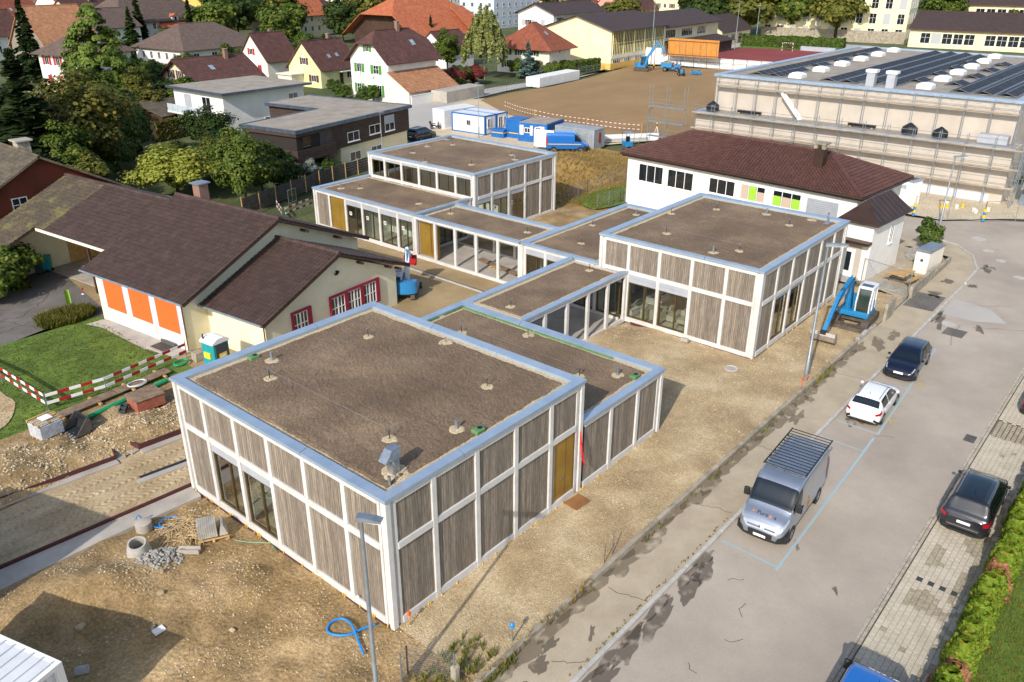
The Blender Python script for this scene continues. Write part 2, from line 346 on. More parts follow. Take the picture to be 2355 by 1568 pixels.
# pale blue parking bays
def strip(a, b, w, m, name='parking_marking', z=SZ+.003):
    a = Vector(a); b = Vector(b); d = (b-a).normalized(); n = Vector((-d.y, d.x))*w/2
    MB().face([(*(a-n), z), (*(b-n), z), (*(b+n), z), (*(a+n), z)]).build(name, m, street, fix=False)
strip((12.3, -9.15), (25.2, -8.72), .12, 'line_blue'); strip((23.6, -6.5), (23.6, -8.75), .09, 'line_blue', z=SZ+.0035); strip((12.6, -6.6), (12.5, -9.2), .10, 'line_blue', z=SZ+.0035)
strip((18.0, -8.5), (18.0, -9.0), .08, 'line_blue', z=SZ+.004)
strip((25.7, -8.75), (38.9, -8.05), .12, 'line_blue'); strip((25.8, -6.5), (25.75, -8.8), .09, 'line_blue', z=SZ+.0035); strip((31.9, -7.6), (31.9, -8.5), .08, 'line_blue', z=SZ+.004)
for x in (27.6, 33.0):
    strip((x, -8.45), (x+.15, -9.15), .05, 'line_yellow', 'spray_mark', SZ+.006); strip((x+.3, -8.6), (x-.35, -8.95), .05, 'line_yellow', 'spray_mark', SZ+.007)
# setts and block paving
setts = struct(MB().box((-10, -13.16, -.3), (70, -12.86, -.125)).build('sett_channel', 'paver_joint'))
mb = MB(); random.seed(5)
x = -2.0
while x < 44:
    l = R3(.10, .15)
    for r in range(2): mb.bev((x+R3(0, .01), -13.14+r*.14, -.14), (x+l-.012, -13.14+r*.14+.125, -.10+R3(-.006, .008)), .012)
    x += l
stuff(mb.build('setts', 'sett', setts))
paving = struct(MB().box((-10, -15.85, -.3), (70, -13.17, -.118)).build('block_paving', 'paver_joint'))
pv = [(i, j) for j in range(12) for i in range(120)]
pm = MB().bev((0, 0, -.05), (.286, .206, 0), .008).mesh('paver')
pd = pm.copy(); pk = pm.copy()
rest = {'paver': MB(), 'paver_dirty': MB()}; cnt = 0; random.seed(11)
slots = {(19.0+k*.02, k) for k in range(6)}
for i, j in pv:
    x = 6.5+i*.295+(j % 2)*.147; y = -13.40-j*.213; z = -.088+R3(-.004, .004)
    if 29.3 < x < 31.4: continue
    dirt_ = (nz(x*.55, y*.8) > .02 and 13.5 < x < 20 and y < -13.7) or random.random() < .02 or (y < -15.2 and random.random() < .4)
    dark = abs(x-15.35) < .15 and j % 2 == 0 and j > 0
    near = x < 14.5 or (abs(x-15.3) < .3)
    if near and cnt < 296:
        o = link('paver', pk if dark else (pd if dirt_ else pm), 'paver_dark' if dark else ('paver_dirty' if dirt_ else 'paver'), paving); o.location = (x, y, z+.004); cnt += 1
    else: rest['paver_dirty' if dirt_ else 'paver'].M = Matrix.Translation((x, y, z+.004)); rest['paver_dirty' if dirt_ else 'paver'].bev((0, 0, -.05), (.286, .206, 0), .008)
for k, q in rest.items(): stuff(q.build('pavers', k, paving))
gp = MB()                                           # turf grid bay between two paved bays
for i in range(9):
    for j in range(11): gp.cbox((29.42+i*.225, -13.36-j*.225, -.10), (.17, .17, .06))
gp.build('grid_paver', 'paver_dirty', paving)
MB().box((29.2, -15.8, -.118), (31.4, -13.2, -.112)).build('grid_bed', 'asphalt_dark', paving)
hedge_lawn = flat('lawn', [(-10, -45), (60, -45), (60, -15.9), (-10, -15.9)], 'lawn', -.10)

# ---- the building site
def hill(x, y, cx, cy, r, h, e=1.0): d = ((x-cx)**2+((y-cy)*e)**2)/r**2; return h*math.exp(-d)
def z_front(x, y):
    return .05+.05*nz(x, y, 0, .5)+.02*nz(x, y, 3, 2.2)+hill(x, y, 26, 6.5, 2.6, .35)+hill(x, y, 24, 2.0, 2.6, .18)-hill(x, y, 29.5, 9.0, 1.2, .25)
def z_low(x, y):
    z = .03+.16*nz(x, y, 0, .35)+.11*nz(x, y, 4, 1.1)+.04*nz(x, y, 9, 3.0)
    z += hill(x, y, -5.8, 9.9, 1.2, .8)+hill(x, y, -4.0, 10.0, 1.0, .30)+hill(x, y, -7.2, 11.2, 1.6, .5)+hill(x, y, -2.4, 6.4, 1.3, .18)
    z -= hill(x, y, -7.0, 7.9, 1.1, .28)+hill(x, y, -8.3, 9.2, 1.0, .2)
    z += hill(x, y, -6.4, 6.9, .5, .25)+hill(x, y, -.3, 3.5, 2.5, .10)
    if y > 12.4: z -= (y-12.4)*.15
    if x > -1.2: z = z*.5-.05*(x+1.2)+.03
    return max(z, -.27)
def z_bank(x, y):
    z = .08+.22*nz(x, y, 0, .55)+.12*nz(x, y, 4, 1.6)+.05*nz(x, y, 8, 4.0)+hill(x, y, -6, 21.3, 2.2, .5, .8)+hill(x, y, -2.8, 20.4, 1.3, .25)+hill(x, y, 1.2, 20.6, 1.6, .30)
    e = min(1, max(0, (y-18.8)/.6))*min(1, max(0, (24.9-y)/.8)); return z*e+.02
def z_back(x, y):
    z = .02+.05*nz(x, y, 0, .4)+hill(x, y, 61.5, 38.2, 5.8, 1.8, 1.0)+hill(x, y, 58, 38, 4, .7); return z-.03
site_front = relief('gravel_ground', 0.2, 46.2, -3.85, 13.0, 'gravel_tan', .28, z_front)
site_low = relief('dirt_ground', -24, 0.5, -3.9, 13.85, 'dirt', .2, z_low)
mud_road = relief('mud_road', -12, 5, 13.9, 18.75, 'mud_track', .055, lambda x, y: -.02+.02*nz(x, y, 0, .8)+.03*sin(x*1.2+y*14*0.06)*0+sum(.035*math.exp(-((y-(c-.05*x))/.17)**2)*(sin(x*21+abs(y-c+.05*x)*22*s)-.4) for c, s in ((17.5, 1), (16.6, 1), (15.6, -1), (14.9, 1))))
bank = relief('dirt_bank', -24, 6.5, 18.75, 25.0, 'dirt', .18, z_bank)
courtyard = flat('courtyard', [(0.5, 13.6), (30, 13.6), (30, 44), (25, 56), (8, 50), (6.2, 25)], 'court_mud', -.015)
site_back = relief('dirt_mound', 33.8, 75.5, 17.8, 47, 'dry_grass', .6, z_back)
site_back2 = flat('dirt_yard', [(33.9, 18.2), (52, 18.2), (50, 28.5), (47, 31), (34.2, 30)], 'dirt', .14)
back_lawn = flat('lawn_strip', [(50.3, 26.5), (50.9, 28.2), (52.0, 29.5), (53.6, 30.0), (55.6, 30.3), (58.5, 30.5), (63, 30.9), (63, 25.4), (57, 25.3), (54.6, 25.5), (52.3, 25.8)], 'lawn', .17)
yard = flat('container_yard', [(49, 44.5), (68, 41), (78, 44), (86, 40), (90, 66), (98, 84), (84, 90), (60, 66), (49, 56)], 'yard', -.05)
hall_yard = flat('hall_yard', [(69.7, -.2), (74.4, -5.2), (77, -9), (90, -12), (90, 34), (70.2, 34)], 'yard', -.05)
annex_yard = flat('paved_yard', [(45.9, -3.9), (57.2, -3.9), (58.6, -.6), (60, 3.2), (47.5, 3.2), (47.5, -.2)], 'sidewalk', .035)
field = flat('sand_field', [(79, 44.6), (84.6, 40.7), (85, 33), (140, 33), (167, 69), (160, 92), (134, 86.3), (118, 84.2), (107, 84.7), (96, 83), (88, 70)], 'sand', .02)
back_road = flat('side_road', [(62, 66), (74, 72), (86, 83), (107, 87), (134, 88.5), (161, 94), (166, 88), (230, 99), (230, 108), (150, 91), (105, 92), (84, 92), (58, 70)], 'asphalt_side', -.03)
far_road = flat('far_yard', [(166, 70), (250, 64), (250, 128), (190, 112), (168, 96)], 'asphalt_side', -.035)
red_court = flat('red_court', [(168.4, 69), (172, 84), (196, 89.5), (216, 90.6), (222, 68)], 'court_red', .3)
green_edge = flat('green_court', [(216, 90.6), (222, 68), (226, 68), (221, 93), (196, 92)], 'lawn', .29)
lawn = relief('lawn_plot', -26, 6.6, 25.0, 37.2, 'lawn', .7, lambda x, y: .02+.02*nz(x, y, 0, .4))
path_k = flat('cracked_drive', [(-26, 37.3), (.2, 37.0), (4.4, 38.0), (6.7, 36.6), (7.3, 36.9), (9.2, 50.6), (7.2, 51), (-3, 48), (-26, 47)], 'asphalt_dark', -.01)
slab_k = flat('house_apron', [(6.65, 36.3), (7.75, 27.1), (6.6, 27.3), (6.0, 29.8), (5.85, 35.0), (5.4, 36.4)], 'concrete', .045)
for i in range(9): crack(R3(-3, 5), R3(38.6, 44), 22, .3, R3(0, 6), path_k, -.004, .02)
flat('sand_bed', [(q[0], q[1]) for q in blob(-3.3, 28.3, 1.1, 2.6, 0, -.35, 26, .1, 4)], 'mud_track', .065)

# loose stones on the site (uncountable)
def scatter(name, n, x0, x1, y0, y1, fn, s0, s1, m, dens, par, seed):
    random.seed(seed); mb = MB(); k = 0
    while k < n:
        x = R3(x0, x1); y = R3(y0, y1)
        if random.random() > dens(x, y): k += .15; continue
        s = s0+(s1-s0)*random.random()**3; z = fn(x, y); a = R3(0, pi)
        pts = [(cos(a)*s, sin(a)*s*.8, 0), (-sin(a)*s*.7, cos(a)*s, .1*s), (-cos(a)*s*.9, -sin(a)*s, 0), (sin(a)*s, -cos(a)*s*.75, .05*s)]
        i = [mb.p((x+q[0], y+q[1], z+q[2]+.1*s)) for q in pts]; t = mb.p((x+R3(-.3, .3)*s, y+R3(-.3, .3)*s, z+s*.75))
        for q in range(4): mb.f.append((i[q], i[(q+1) % 4], t))
        k += 1
    return stuff(mb.build(name, m, par, fix=False))
scatter('loose_stones', 9000, -4.5, 29, -3.8, .1, z_front, .012, .05, 'stone', lambda x, y: .35+.6*(nz(x, y, 5, .6) > 0), site_front, 1)
scatter('loose_stones', 3500, 18.6, 29.3, 0, 9, z_front, .012, .06, 'stone', lambda x, y: .3+.7*(nz(x, y, 5, .5) > .05), site_front, 2)
scatter('loose_stones', 2500, 29, 47, -3.8, -.1, z_front, .015, .07, 'stone', lambda x, y: .6, site_front, 3)
scatter('loose_stones', 6000, -11, .3, -1, 12.8, z_low, .012, .07, 'stone', lambda x, y: .07+.93*(nz(x, y, 5, .45) > .16 or hill(x, y, -4.5, 10, 1.6, 1) > .4 or hill(x, y, -2.6, 6.3, 1.6, 1) > .45), site_low, 4)
scatter('loose_stones', 5200, -8, 5, 18.9, 23, z_bank, .02, .11, 'stone', lambda x, y: .25+.75*(nz(x, y, 2, .7) > .0), bank, 5)
scatter('track_grit', 900, -7, 1, 14.3, 18.5, lambda x, y: -.015, .01, .045, 'stone', lambda x, y: .2+.8*(nz(x, y, 2, 1.0) > .15), mud_road, 6)
# ---------------------------------------------------------------- the new pavilion building
BAY = 2.3; HT = 5.76; HL = 3.65
pav = thing('pavilion_building', 'new flat-roofed pavilion with white timber grid, grey larch panels and zinc roof edges', 'building')
PZ = 0.0
# shared meshes
def panel_mesh(w, h, seed):
    random.seed(seed); mb = MB(); x = -w/2; n = 15; bw = w/n
    for k in range(n):
        d = R3(0, .012); mb.box((x+.006, -.03-d, 0), (x+bw-.006, .0, h)); x += bw
    return mb.mesh('larch_panel')
PAN = {}
def panel(M, w, h):
    k = (round(w, 2), round(h, 2), random.randint(0, 2))
    if k not in PAN: st = random.getstate(); PAN[k] = panel_mesh(w, h, hash(k) % 999); random.setstate(st)
    o = link('larch_panel', PAN[k], 'larch', pav); o.matrix_local = M; return o
def boxpart(name, M, a, b, m, par=pav, bev=0.0):
    mb = MB(M)
    (mb.bev(a, b, bev) if bev else mb.box(a, b)); return mb.build(name, m, par)
def window_part(M, w, z0, h, blind=0.42, mull=.58, sign=False, glz='pane', blindm='blind_grey', deep=.10, par=None):
    """M: local x along the wall, y outward, z up; window opening of width w from z0 to z0+h"""
    par = par or pav
    if blind: boxpart('blind_box', M, (-w/2, -.22, z0+h-blind), (w/2, -deep+.04, z0+h), blindm, par)
    t = z0+h-blind; f = .09; mb = MB(M)
    mb.box((-w/2, -deep-.10, z0), (-w/2+f, -deep, t)).box((w/2-f, -deep-.10, z0), (w/2, -deep, t)).box((-w/2+f, -deep-.10, z0), (w/2-f, -deep, z0+f)).box((-w/2+f, -deep-.10, t-f), (w/2-f, -deep, t))
    xm = -w/2+w*mull; mb.box((xm-.04, -deep-.10, z0+f), (xm+.04, -deep, t-f))
    fr = mb.build('window', 'bronze', par)
    MB(M).face([(-w/2+f, -deep-.055, z0+f), (xm-.04, -deep-.055, z0+f), (xm-.04, -deep-.055, t-f), (-w/2+f, -deep-.055, t-f)]).build('pane', glz, fr, fix=False)
    MB(M).face([(xm+.04, -deep-.055, z0+f), (w/2-f, -deep-.055, z0+f), (w/2-f, -deep-.055, t-f), (xm+.04, -deep-.055, t-f)]).build('pane', glz, fr, fix=False)
    if sign:
        s = .30; c = (-w/2+.42, t-.75)
        pl = MB(M).box((c[0]-s/2, -deep-.045, c[1]-s/2), (c[0]+s/2, -deep-.038, c[1]+s/2)).build('notice', 'white_pl', fr)
        text_obj('4B', .24, 'black', fr, M @ Matrix.Translation((c[0], -deep-.03, c[1])) @ Matrix.Rotation(pi/2, 4, 'X') @ Matrix.Rotation(0, 4, 'Z'), 'notice_text')
    return fr
def door_part(M, w, z0, h, bar=True):
    mb = MB(M); mb.box((-w/2, -.16, z0), (w/2, -.10, z0+h)); d = mb.build('door', 'gold_door', pav)
    fr = MB(M); f = .05; fr.box((-w/2, -.10, z0), (-w/2+f, -.07, z0+h)).box((w/2-f, -.10, z0), (w/2, -.07, z0+h)).box((-w/2+f, -.10, z0+h-f), (w/2-f, -.07, z0+h)).box((-.01+w*.1, -.10, z0), (.01+w*.1, -.095, z0+h-f)).build('door_frame', 'bronze', d)
    if bar: MB(M).tube((-.1, -.03, z0+.5), (-.1, -.03, z0+2.3), .03, 8).tube((-.1, -.10, z0+.7), (-.1, -.03, z0+.7), .015).tube((-.1, -.10, z0+2.1), (-.1, -.03, z0+2.1), .015).build('pull_bar', 'brass', d)
    else: MB(M).tube((-.2, -.06, z0+1.0), (-.06, -.06, z0+1.0), .014).tube((-.2, -.10, z0+1.0), (-.2, -.06, z0+1.0), .014).build('handle', 'steel', d)
    return d
PWID = .225; PDEP = .17
def facade(x, y, ang, n, cells, h, z_rail=None, first=True, last=True, pitch=BAY, base=True, endpost=True):
    """cells: for each bay a string, lower cell then upper cell; P panel W window N window with notice D door G gold door E entrance H hollow (open) '-' nothing"""
    M0 = Matrix.Translation((x, y, PZ)) @ Matrix.Rotation(ang, 4, 'Z') @ Matrix.Diagonal((1, -1, 1, 1))
    top = h-.15
    for i in range(n+1):
        if (i == 0 and not first) or (i == n and not last): continue
        xc = i*pitch; a = xc-PWID/2; b = xc+PWID/2
        if i == 0: a, b = 0.006, PWID
        if i == n: a, b = xc-PWID, xc-.006
        boxpart('post', M0, (a, -PDEP, 0.02 if base else .0), (b, 0, top), 'white_paint', bev=.006)
        if endpost and i in (0, n):       # inner leg of the corner post
            cf = .24 if i == 0 else xc-.38
            boxpart('post_infill', M0, (cf-.01, -.15, .03), (cf+.15, -.10, top-.006), 'white_paint')
            c = .38 if i == 0 else xc-.38-.12
            boxpart('post', M0, (c, -PDEP, .03), (c+.12, -.045, top-.004), 'white_paint')
    for i in range(n):
        xa = i*pitch+(PWID/2 if i else PWID); xb = (i+1)*pitch-(PWID/2 if i < n-1 else PWID)
        if endpost and i == 0 and first: xa = .5
        if endpost and i == n-1 and last: xb = n*pitch-.5
        w = xb-xa; M = M0 @ Matrix.Translation(((xa+xb)/2, 0, 0)); c = cells[i]
        boxpart('rail', M, (-w/2, -.15, h-.36), (w/2, -.02, top-.003), 'white_paint')
        lo_top = (z_rail if z_rail else h-.36)
        if z_rail: boxpart('rail', M, (-w/2, -.15, z_rail), (w/2, -.012, z_rail+.27), 'white_paint', bev=.006)
        for lvl, k in enumerate(c):
            z0 = .36 if lvl == 0 else z_rail+.27; z1 = lo_top if lvl == 0 else h-.36
            if lvl == 0 and k not in '-': boxpart('rail', M, (-w/2, -.15, .04), (w/2, -.014, .36), 'white_paint', bev=.006)
            if k == 'P':
                panel(M @ Matrix.Translation((0, -.085, z0)), w, z1-z0)
                boxpart('panel_backing', M, (-w/2, -.16, z0), (w/2, -.095, z1), 'larch_back')
            elif k in 'WN': window_part(M, w, z0, z1-z0, sign=(k == 'N'), blind=.42 if lvl == 0 else .5)
            elif k == 'V': window_part(M, w, z0, z1-z0, sign=False, blind=.22)
            elif k == 'B':
                boxpart('blind_box', M, (-w/2, -.2, z1-.55), (w/2, -.07, z1-.25), 'blind_grey'); boxpart('lintel', M, (-w/2, -.15, z1-.25), (w/2, -.03, z1), 'blind_grey')
                window_part(M, w, z0, z1-z0-.55, blind=.001)
            elif k == 'D': door_part(M, w, z0, z1-z0, bar=False)
            elif k == 'E':
                boxpart('reveal', M, (-w/2, -.2, z0), (-w/2+.18, -.03, z1), 'larch'); door_part(M @ Matrix.Translation((.09, 0, 0)), w-.18, z0, z1-z0, bar=False)
def roof(x0, x1, y0, y1, h, skip=(), seed=0):
    """soil roof with gravel margin inside a zinc coping"""
    cw = .46; t = h
    sl = MB().box((x0+.18, y0+.18, h-.5), (x1-.18, y1-.18, h-.20)).build('roof', 'concrete', pav)
    o = .05
    X0, X1, Y0, Y1 = x0-o, x1+o, y0-o, y1+o
    g = .004
    edges = {'y0': [(X0, Y0), (X1, Y0), (X1-cw, Y0+cw), (X0+cw, Y0+cw)], 'x1': [(X1, Y0), (X1, Y1), (X1-cw, Y1-cw), (X1-cw, Y0+cw)],
             'y1': [(X1, Y1), (X0, Y1), (X0+cw, Y1-cw), (X1-cw, Y1-cw)], 'x0': [(X0, Y1), (X0, Y0), (X0+cw, Y0+cw), (X0+cw, Y1-cw)]}
    for e, q in edges.items():
        if e in skip: continue
        a, b, c, d = [Vector(v) for v in q]; L = (b-a).length; n = max(1, round(L/4.6))
        for k in range(n):       # sheet lengths with a standing joint
            f0, f1 = k/n, (k+1)/n; pa, pb = a.lerp(b, f0), a.lerp(b, f1); pd_, pc = d.lerp(c, f0), d.lerp(c, f1)
            mb = MB(); u = (b-a).normalized()*.012
            P = [pa+u*(k > 0), pb-u*(k < n-1), pc-u*(k < n-1), pd_+u*(k > 0)]
            zs = (t+.012, t+.012, t-.02, t-.02)
            top = [mb.p((p.x, p.y, z+R3(-.002, .002))) for p, z in zip(P, zs)]; bot = [mb.p((p.x, p.y, z)) for p, z in zip(P, (t-.13, t-.13, t-.17, t-.17))]
            mb.f.append(tuple(top)); mb.f.append(tuple(reversed(bot)))
            for i in range(4): j = (i+1) % 4; mb.f.append((top[i], bot[i], bot[j], top[j]))
            mb.build('coping', 'zinc', sl)
    ix0, ix1, iy0, iy1 = x0+cw-.04, x1-cw+.04, y0+cw-.04, y1-cw+.04
    # gravel margin
    MB().box((ix0, iy0, t-.21), (ix1, iy1, t-.155)).build('gravel_margin', 'pebble', sl)
    gm = .24; random.seed(seed)
    nx = int((ix1-ix0-2*gm)/.12); ny = int((iy1-iy0-2*gm)/.12)
    def q(a, b):
        x = ix0+gm+(ix1-ix0-2*gm)*a; y = iy0+gm+(iy1-iy0-2*gm)*b
        e = min(a*nx, (1-a)*nx, b*ny, (1-b)*ny)
        if e < .5:
            x += .08*nz(x*1.1, y*1.1, 3)+R3(-.03, .03); y += .08*nz(x*1.1, y*1.1, 7)+R3(-.03, .03)
        z = t-.112+.018*nz(x, y, 1, 2.4)+.012*nz(x, y, 4, 7)+R3(-.012, .012)
        if e < .5: z = t-.16
        return (x, y, z)
    MB().grid(nx, ny, q).build('substrate', 'roof_soil', sl, smooth=False, fix=False)
    return sl
def patch_stone(sl, x, y, h, r=.42):
    mb = MB(); n = 14; c = mb.p((x, y, h-.06)); r1 = []; r2 = []
    for k in range(n):
        a = 2*pi*k/n; q = r*R3(.88, 1.12); r1.append(mb.p((x+q*.6*cos(a), y+q*.6*sin(a), h-.07+R3(-.01, .01)))); r2.append(mb.p((x+q*cos(a), y+q*sin(a), h-.14)))
    for k in range(n): j = (k+1) % n; mb.f.append((c, r1[k], r1[j])); mb.f.append((r1[k], r2[k], r2[j], r1[j]))
    mb.build('gravel_patch', 'pebble', sl, fix=False)
def anchor(sl, x, y, h, cable=None):
    patch_stone(sl, x, y, h)
    mb = MB().tube((x, y, h-.1), (x, y, h+.32), .02, 6).build('anchor_post', 'dark_metal', sl)
    MB().cbox((x, y, h+.34), (.09, .05, .07)).tube((x-.05, y, h+.35), (x+.3, y+.12, h+.33), .012, 5).build('anchor_eye', 'steel', sl)
    if cable: MB().tube((x, y, h+.34), (cable[0], cable[1], h+.34), .006, 4).build('safety_cable', 'steel', sl)
def pipe(sl, x, y, h, r=.065, l=.42):
    patch_stone(sl, x, y, h, .48); MB().lathe((x, y, h-.1), [(r, 0), (r, l), (r+.012, l), (r+.012, l+.03), (r*.7, l+.03), (r*.7, l-.05)], 12).build('vent_pipe', 'galv', sl, smooth='a')
def drainbox(sl, x, y, h, rz=0):
    M = Matrix.Translation((x, y, h-.12)) @ Matrix.Rotation(rz, 4, 'Z'); MB(M).bev((-.25, -.18, 0), (.25, .18, .16), .03).build('drain_box', 'green_fleece', sl); MB(M).lathe((.08, 0, .16), [(.11, 0), (.11, .012), (.0, .012)], 12).build('drain_lid', 'black', sl)

AX, AY = 11.5, 13.8
# block nearest the lamp: west face (facing -X) and street face
facade(0, AY, -pi/2, 6, ['PP', 'WP', 'WP', 'PP', 'PP', 'PP'], HT, 3.42)
facade(0, 0, 0, 5, ['PP', 'PP', 'PP', 'PP', 'EP'], HT, 3.42)
facade(AX, 0, pi/2, 6, ['-P']*6, HT, 3.42)
facade(AX, AY, pi, 5, ['PP']*5, HT, 3.42)
rA = roof(0, AX, 0, AY, HT, seed=1)
# its low wing
facade(AX, 0, 0, 3, ['P', 'P', 'P'], HL, None, first=False, pitch=(18.45-AX)/3)
facade(18.45, 0, pi/2, 4, ['P', 'P', 'P', 'P'], HL, None, last=False)
facade(18.45, 13.9, pi, 3, ['W', 'W', 'W'], HL, None, pitch=(18.45-AX)/3)
rA2 = roof(AX+.02, 18.45, 0, 13.9, HL, skip=('x0',), seed=2)
# open link to the second block
LK = (29.4-18.45)/5
for i in range(1, 6):
    for yy, nm in ((9.25, -1), (13.85, 1)):
        xx = 18.45+i*LK-(.12 if i == 5 else 0)
        MB().bev((xx-.12, yy if nm < 0 else yy-.17, .04), (xx+.12, yy+.17 if nm < 0 else yy, HL-.15), .006).build('post', 'white_paint', pav)
for yy in (9.25, 13.72): MB().box((18.5, yy+.015, HL-.36), (29.4, yy+.125, HL-.153)).build('rail', 'white_paint', pav)
for yy in (9.27, 13.66): MB().box((18.5, yy, .0), (29.4, yy+.16, .24)).build('sill_beam', 'white_paint', pav)
MB().box((18.45, 9.3, -.1), (29.45, 13.8, .18)).build('link_floor', 'concrete', pav)
rL1 = roof(18.45, 29.4, 9.25, 13.85, HL, skip=('x0', 'x1'), seed=3)
facade(28.9, 13.7, -pi/2, 2, ['W', 'W'], HL, None, first=False, last=False, endpost=False, pitch=2.2)
# second block
facade(29.4, 11.6, -pi/2, 5, ['WP', 'BP', 'BP', 'PP', 'PP'], HT, 3.42, pitch=11.6/5)
facade(29.4, 0, 0, 6, ['PP', 'VP', 'VP', 'PP', 'PP', 'PP'], HT, 3.42)
facade(43.2, 0, pi/2, 5, ['PP']*5, HT, 3.42, pitch=11.6/5)
facade(43.2, 11.6, pi, 6, ['-P']*6, HT, 3.42)
rC = roof(29.4, 43.2, 0, 11.6, HT, seed=4)
facade(29.4, 18.5, -pi/2, 3, ['W', 'W', '-'], HL, None, pitch=2.3)
facade(43.4, 11.7, pi/2, 3, ['P', 'W', 'P'], HL, None, pitch=6.8/3)
facade(43.4, 18.5, pi, 6, ['W', 'W', 'P', 'W', 'P', 'P'], HL, None, pitch=14.0/6)
rC2 = roof(29.4, 43.4, 11.62, 18.5, HL, skip=('y0',), seed=5)
# open link to the third block
LK2 = (29.6-18.5)/5
for i in range(0, 5):
    for xx, nm in ((29.4, -1), (34.2, 1)):
        yy = 18.5+i*LK2+(.12 if i == 0 else 0)
        MB().bev((xx if nm < 0 else xx-.17, yy-.12, .04), (xx+.17 if nm < 0 else xx, yy+.12, HL-.15), .006).build('post', 'white_paint', pav)
for xx in (29.4, 34.07): MB().box((xx+.015, 18.5, HL-.36), (xx+.125, 29.6, HL-.153)).build('rail', 'white_paint', pav)
for xx in (29.42, 34.0): MB().box((xx, 18.5, .0), (xx+.16, 29.6, .24)).build('sill_beam', 'white_paint', pav)
MB().box((29.45, 18.5, -.1), (34.15, 29.6, .18)).build('link_floor', 'concrete', pav)
rL2 = roof(29.4, 34.2, 18.5, 29.6, HL, skip=('y0', 'y1'), seed=6)
MB().box((29.95, 27.5, .2), (30.1, 29.6, HL-.4)).build('entrance_leaf', 'gold_door', pav)
MB().tube((29.88, 28.3, .5), (29.88, 28.3, 2.9), .035, 8).build('pull_bar', 'brass', pav)
# third block and its low wing
facade(29.5, 43.0, -pi/2, 6, ['P', 'D', 'N', 'N', 'N', 'N'], HL, None, pitch=13.4/6)
facade(29.5, 29.6, 0, 3, ['G', 'W', 'W'], HL, None, pitch=2.2)
facade(36.2, 43.0, pi, 3, ['P', 'P', 'P'], HL, None, pitch=2.2)
rB2 = roof(29.5, 36.2, 29.6, 43.0, HL, skip=('x1',), seed=7)
facade(36.2, 43.05, -pi/2, 6, ['-V']*6, HT, 3.42)
facade(36.2, 29.25, 0, 5, ['WP', 'NP', 'NP', 'PP', 'PP'], HT, 3.42)
facade(47.7, 29.25, pi/2, 6, ['PP']*6, HT, 3.42)
facade(47.7, 43.05, pi, 5, ['PP']*5, HT, 3.42)
rB = roof(36.2, 47.7, 29.25, 43.05, HT, seed=8)
# floors and a few inner walls seen through the glass
for a, b in (((.25, .25), (11.3, 13.6)), ((11.5, .25), (18.3, 13.7)), ((29.6, .25), (43, 11.4)), ((29.6, 11.6), (43.2, 18.3)), ((29.7, 29.8), (36.2, 42.8)), ((36.3, 29.5), (47.5, 42.8))):
    MB().box((*a, -.1), (*b, .17)).build('floor_slab', 'concrete', pav)
for a, b in (((5.4, .3, .17), (5.55, 13.5, 5.2)), ((36.0, 2.6, .17), (36.15, 11.3, 5.2)), ((32.6, 30.2, .17), (32.75, 42.7, 3.1)), ((41.5, 29.6, .17), (41.65, 42.7, 5.2)), ((34, 14.6, .17), (34.15, 18.2, 3.1)), ((30.0, 36.3, .17), (32.6, 36.45, 3.1)), ((.4, 7.3, .17), (5.4, 7.45, 5.2))):
    MB().box(a, b).build('inner_wall', 'interior', pav)
random.seed(21)
mb = MB()
for k in range(10): mb.cbox((R3(29.9, 33), R3(5.2, 9.5), R3(.2, .9)), (R3(.5, 1.6), R3(.3, .9), R3(.1, .8)))
mb.build('inner_fittings', 'concrete', pav)
# roof fittings
hh = HT-.03; hl = HL-.03
for x, y, c in ((2.86, 10.66, (8.54, 10.77)), (2.87, 2.95, (2.86, 10.66)), (8.44, 2.96, None), (8.54, 10.77, None)): anchor(rA, x, y, hh, c)
for x, y in ((3.97, 12.09), (5.05, 1.52)): pipe(rA, x, y, hh)
patch_stone(rA, 10.5, 7.45, hh, .5); MB().tube((10.5, 7.45, hh-.1), (10.5, 7.45, hh+.22), .025).build('vent_pipe', 'galv', rA)
drainbox(rA, 5.5, .78, hh); drainbox(rA, 3.57, 12.95, hh)
patch_stone(rA, 1.5, 1.2, hh, .75)
vb = MB().box((1.3, 1.0, hh-.1), (1.62, 1.32, hh+.62)).prism([(.95, hh+.55), (1.68, hh+.55), (1.68, hh+.95), (1.28, hh+.95)], .97, 1.36, 'y').build('vent_hood', 'steel', rA)
MB().path([(1.28, .97, hh+.55), (1.2, .85, hh+.58), (1.18, .78, hh+.5), (1.18, .74, hh-.1)], .022, 6).build('vent_tube', 'steel', rA)
MB().lathe((.86, .72, hh-.1), [(.055, 0), (.055, .35), (.04, .35), (.04, .2)], 10).build('vent_pipe', 'galv', rA)
pipe(rA2, 16.47, 1.49, hl); drainbox(rA2, 16.9, .75, hl); anchor(rA2, 15.2, 2.9, hl, (15.2, 10.9)); anchor(rA2, 15.2, 10.94, hl); patch_stone(rA2, 17.34, 7.9, hl, .5); MB().tube((17.3, 7.9, hl-.1), (17.3, 7.9, hl+.3), .02).build('anchor_post', 'dark_metal', rA2)
for yy in (4.0, 6.7, 9.4, 12.1): MB().box((17.86, yy-1.3, HL-.17), (17.90, yy+1.3, HL-.05)).build('fleece_edge', 'green_fleece', rA2)
for x in (12.5, 15.0, 17.2): MB().box((x-.9, 13.36, HL-.17), (x+.9, 13.40, HL-.05)).build('fleece_edge', 'green_fleece', rA2)
anchor(rL1, 19.85, 11.3, hl); anchor(rL1, 28.05, 11.4, hl)
anchor(rC2, 32.36, 15.2, hl); anchor(rC2, 36.67, 17.2, hl); pipe(rC2, 41.4, 16.2, hl)
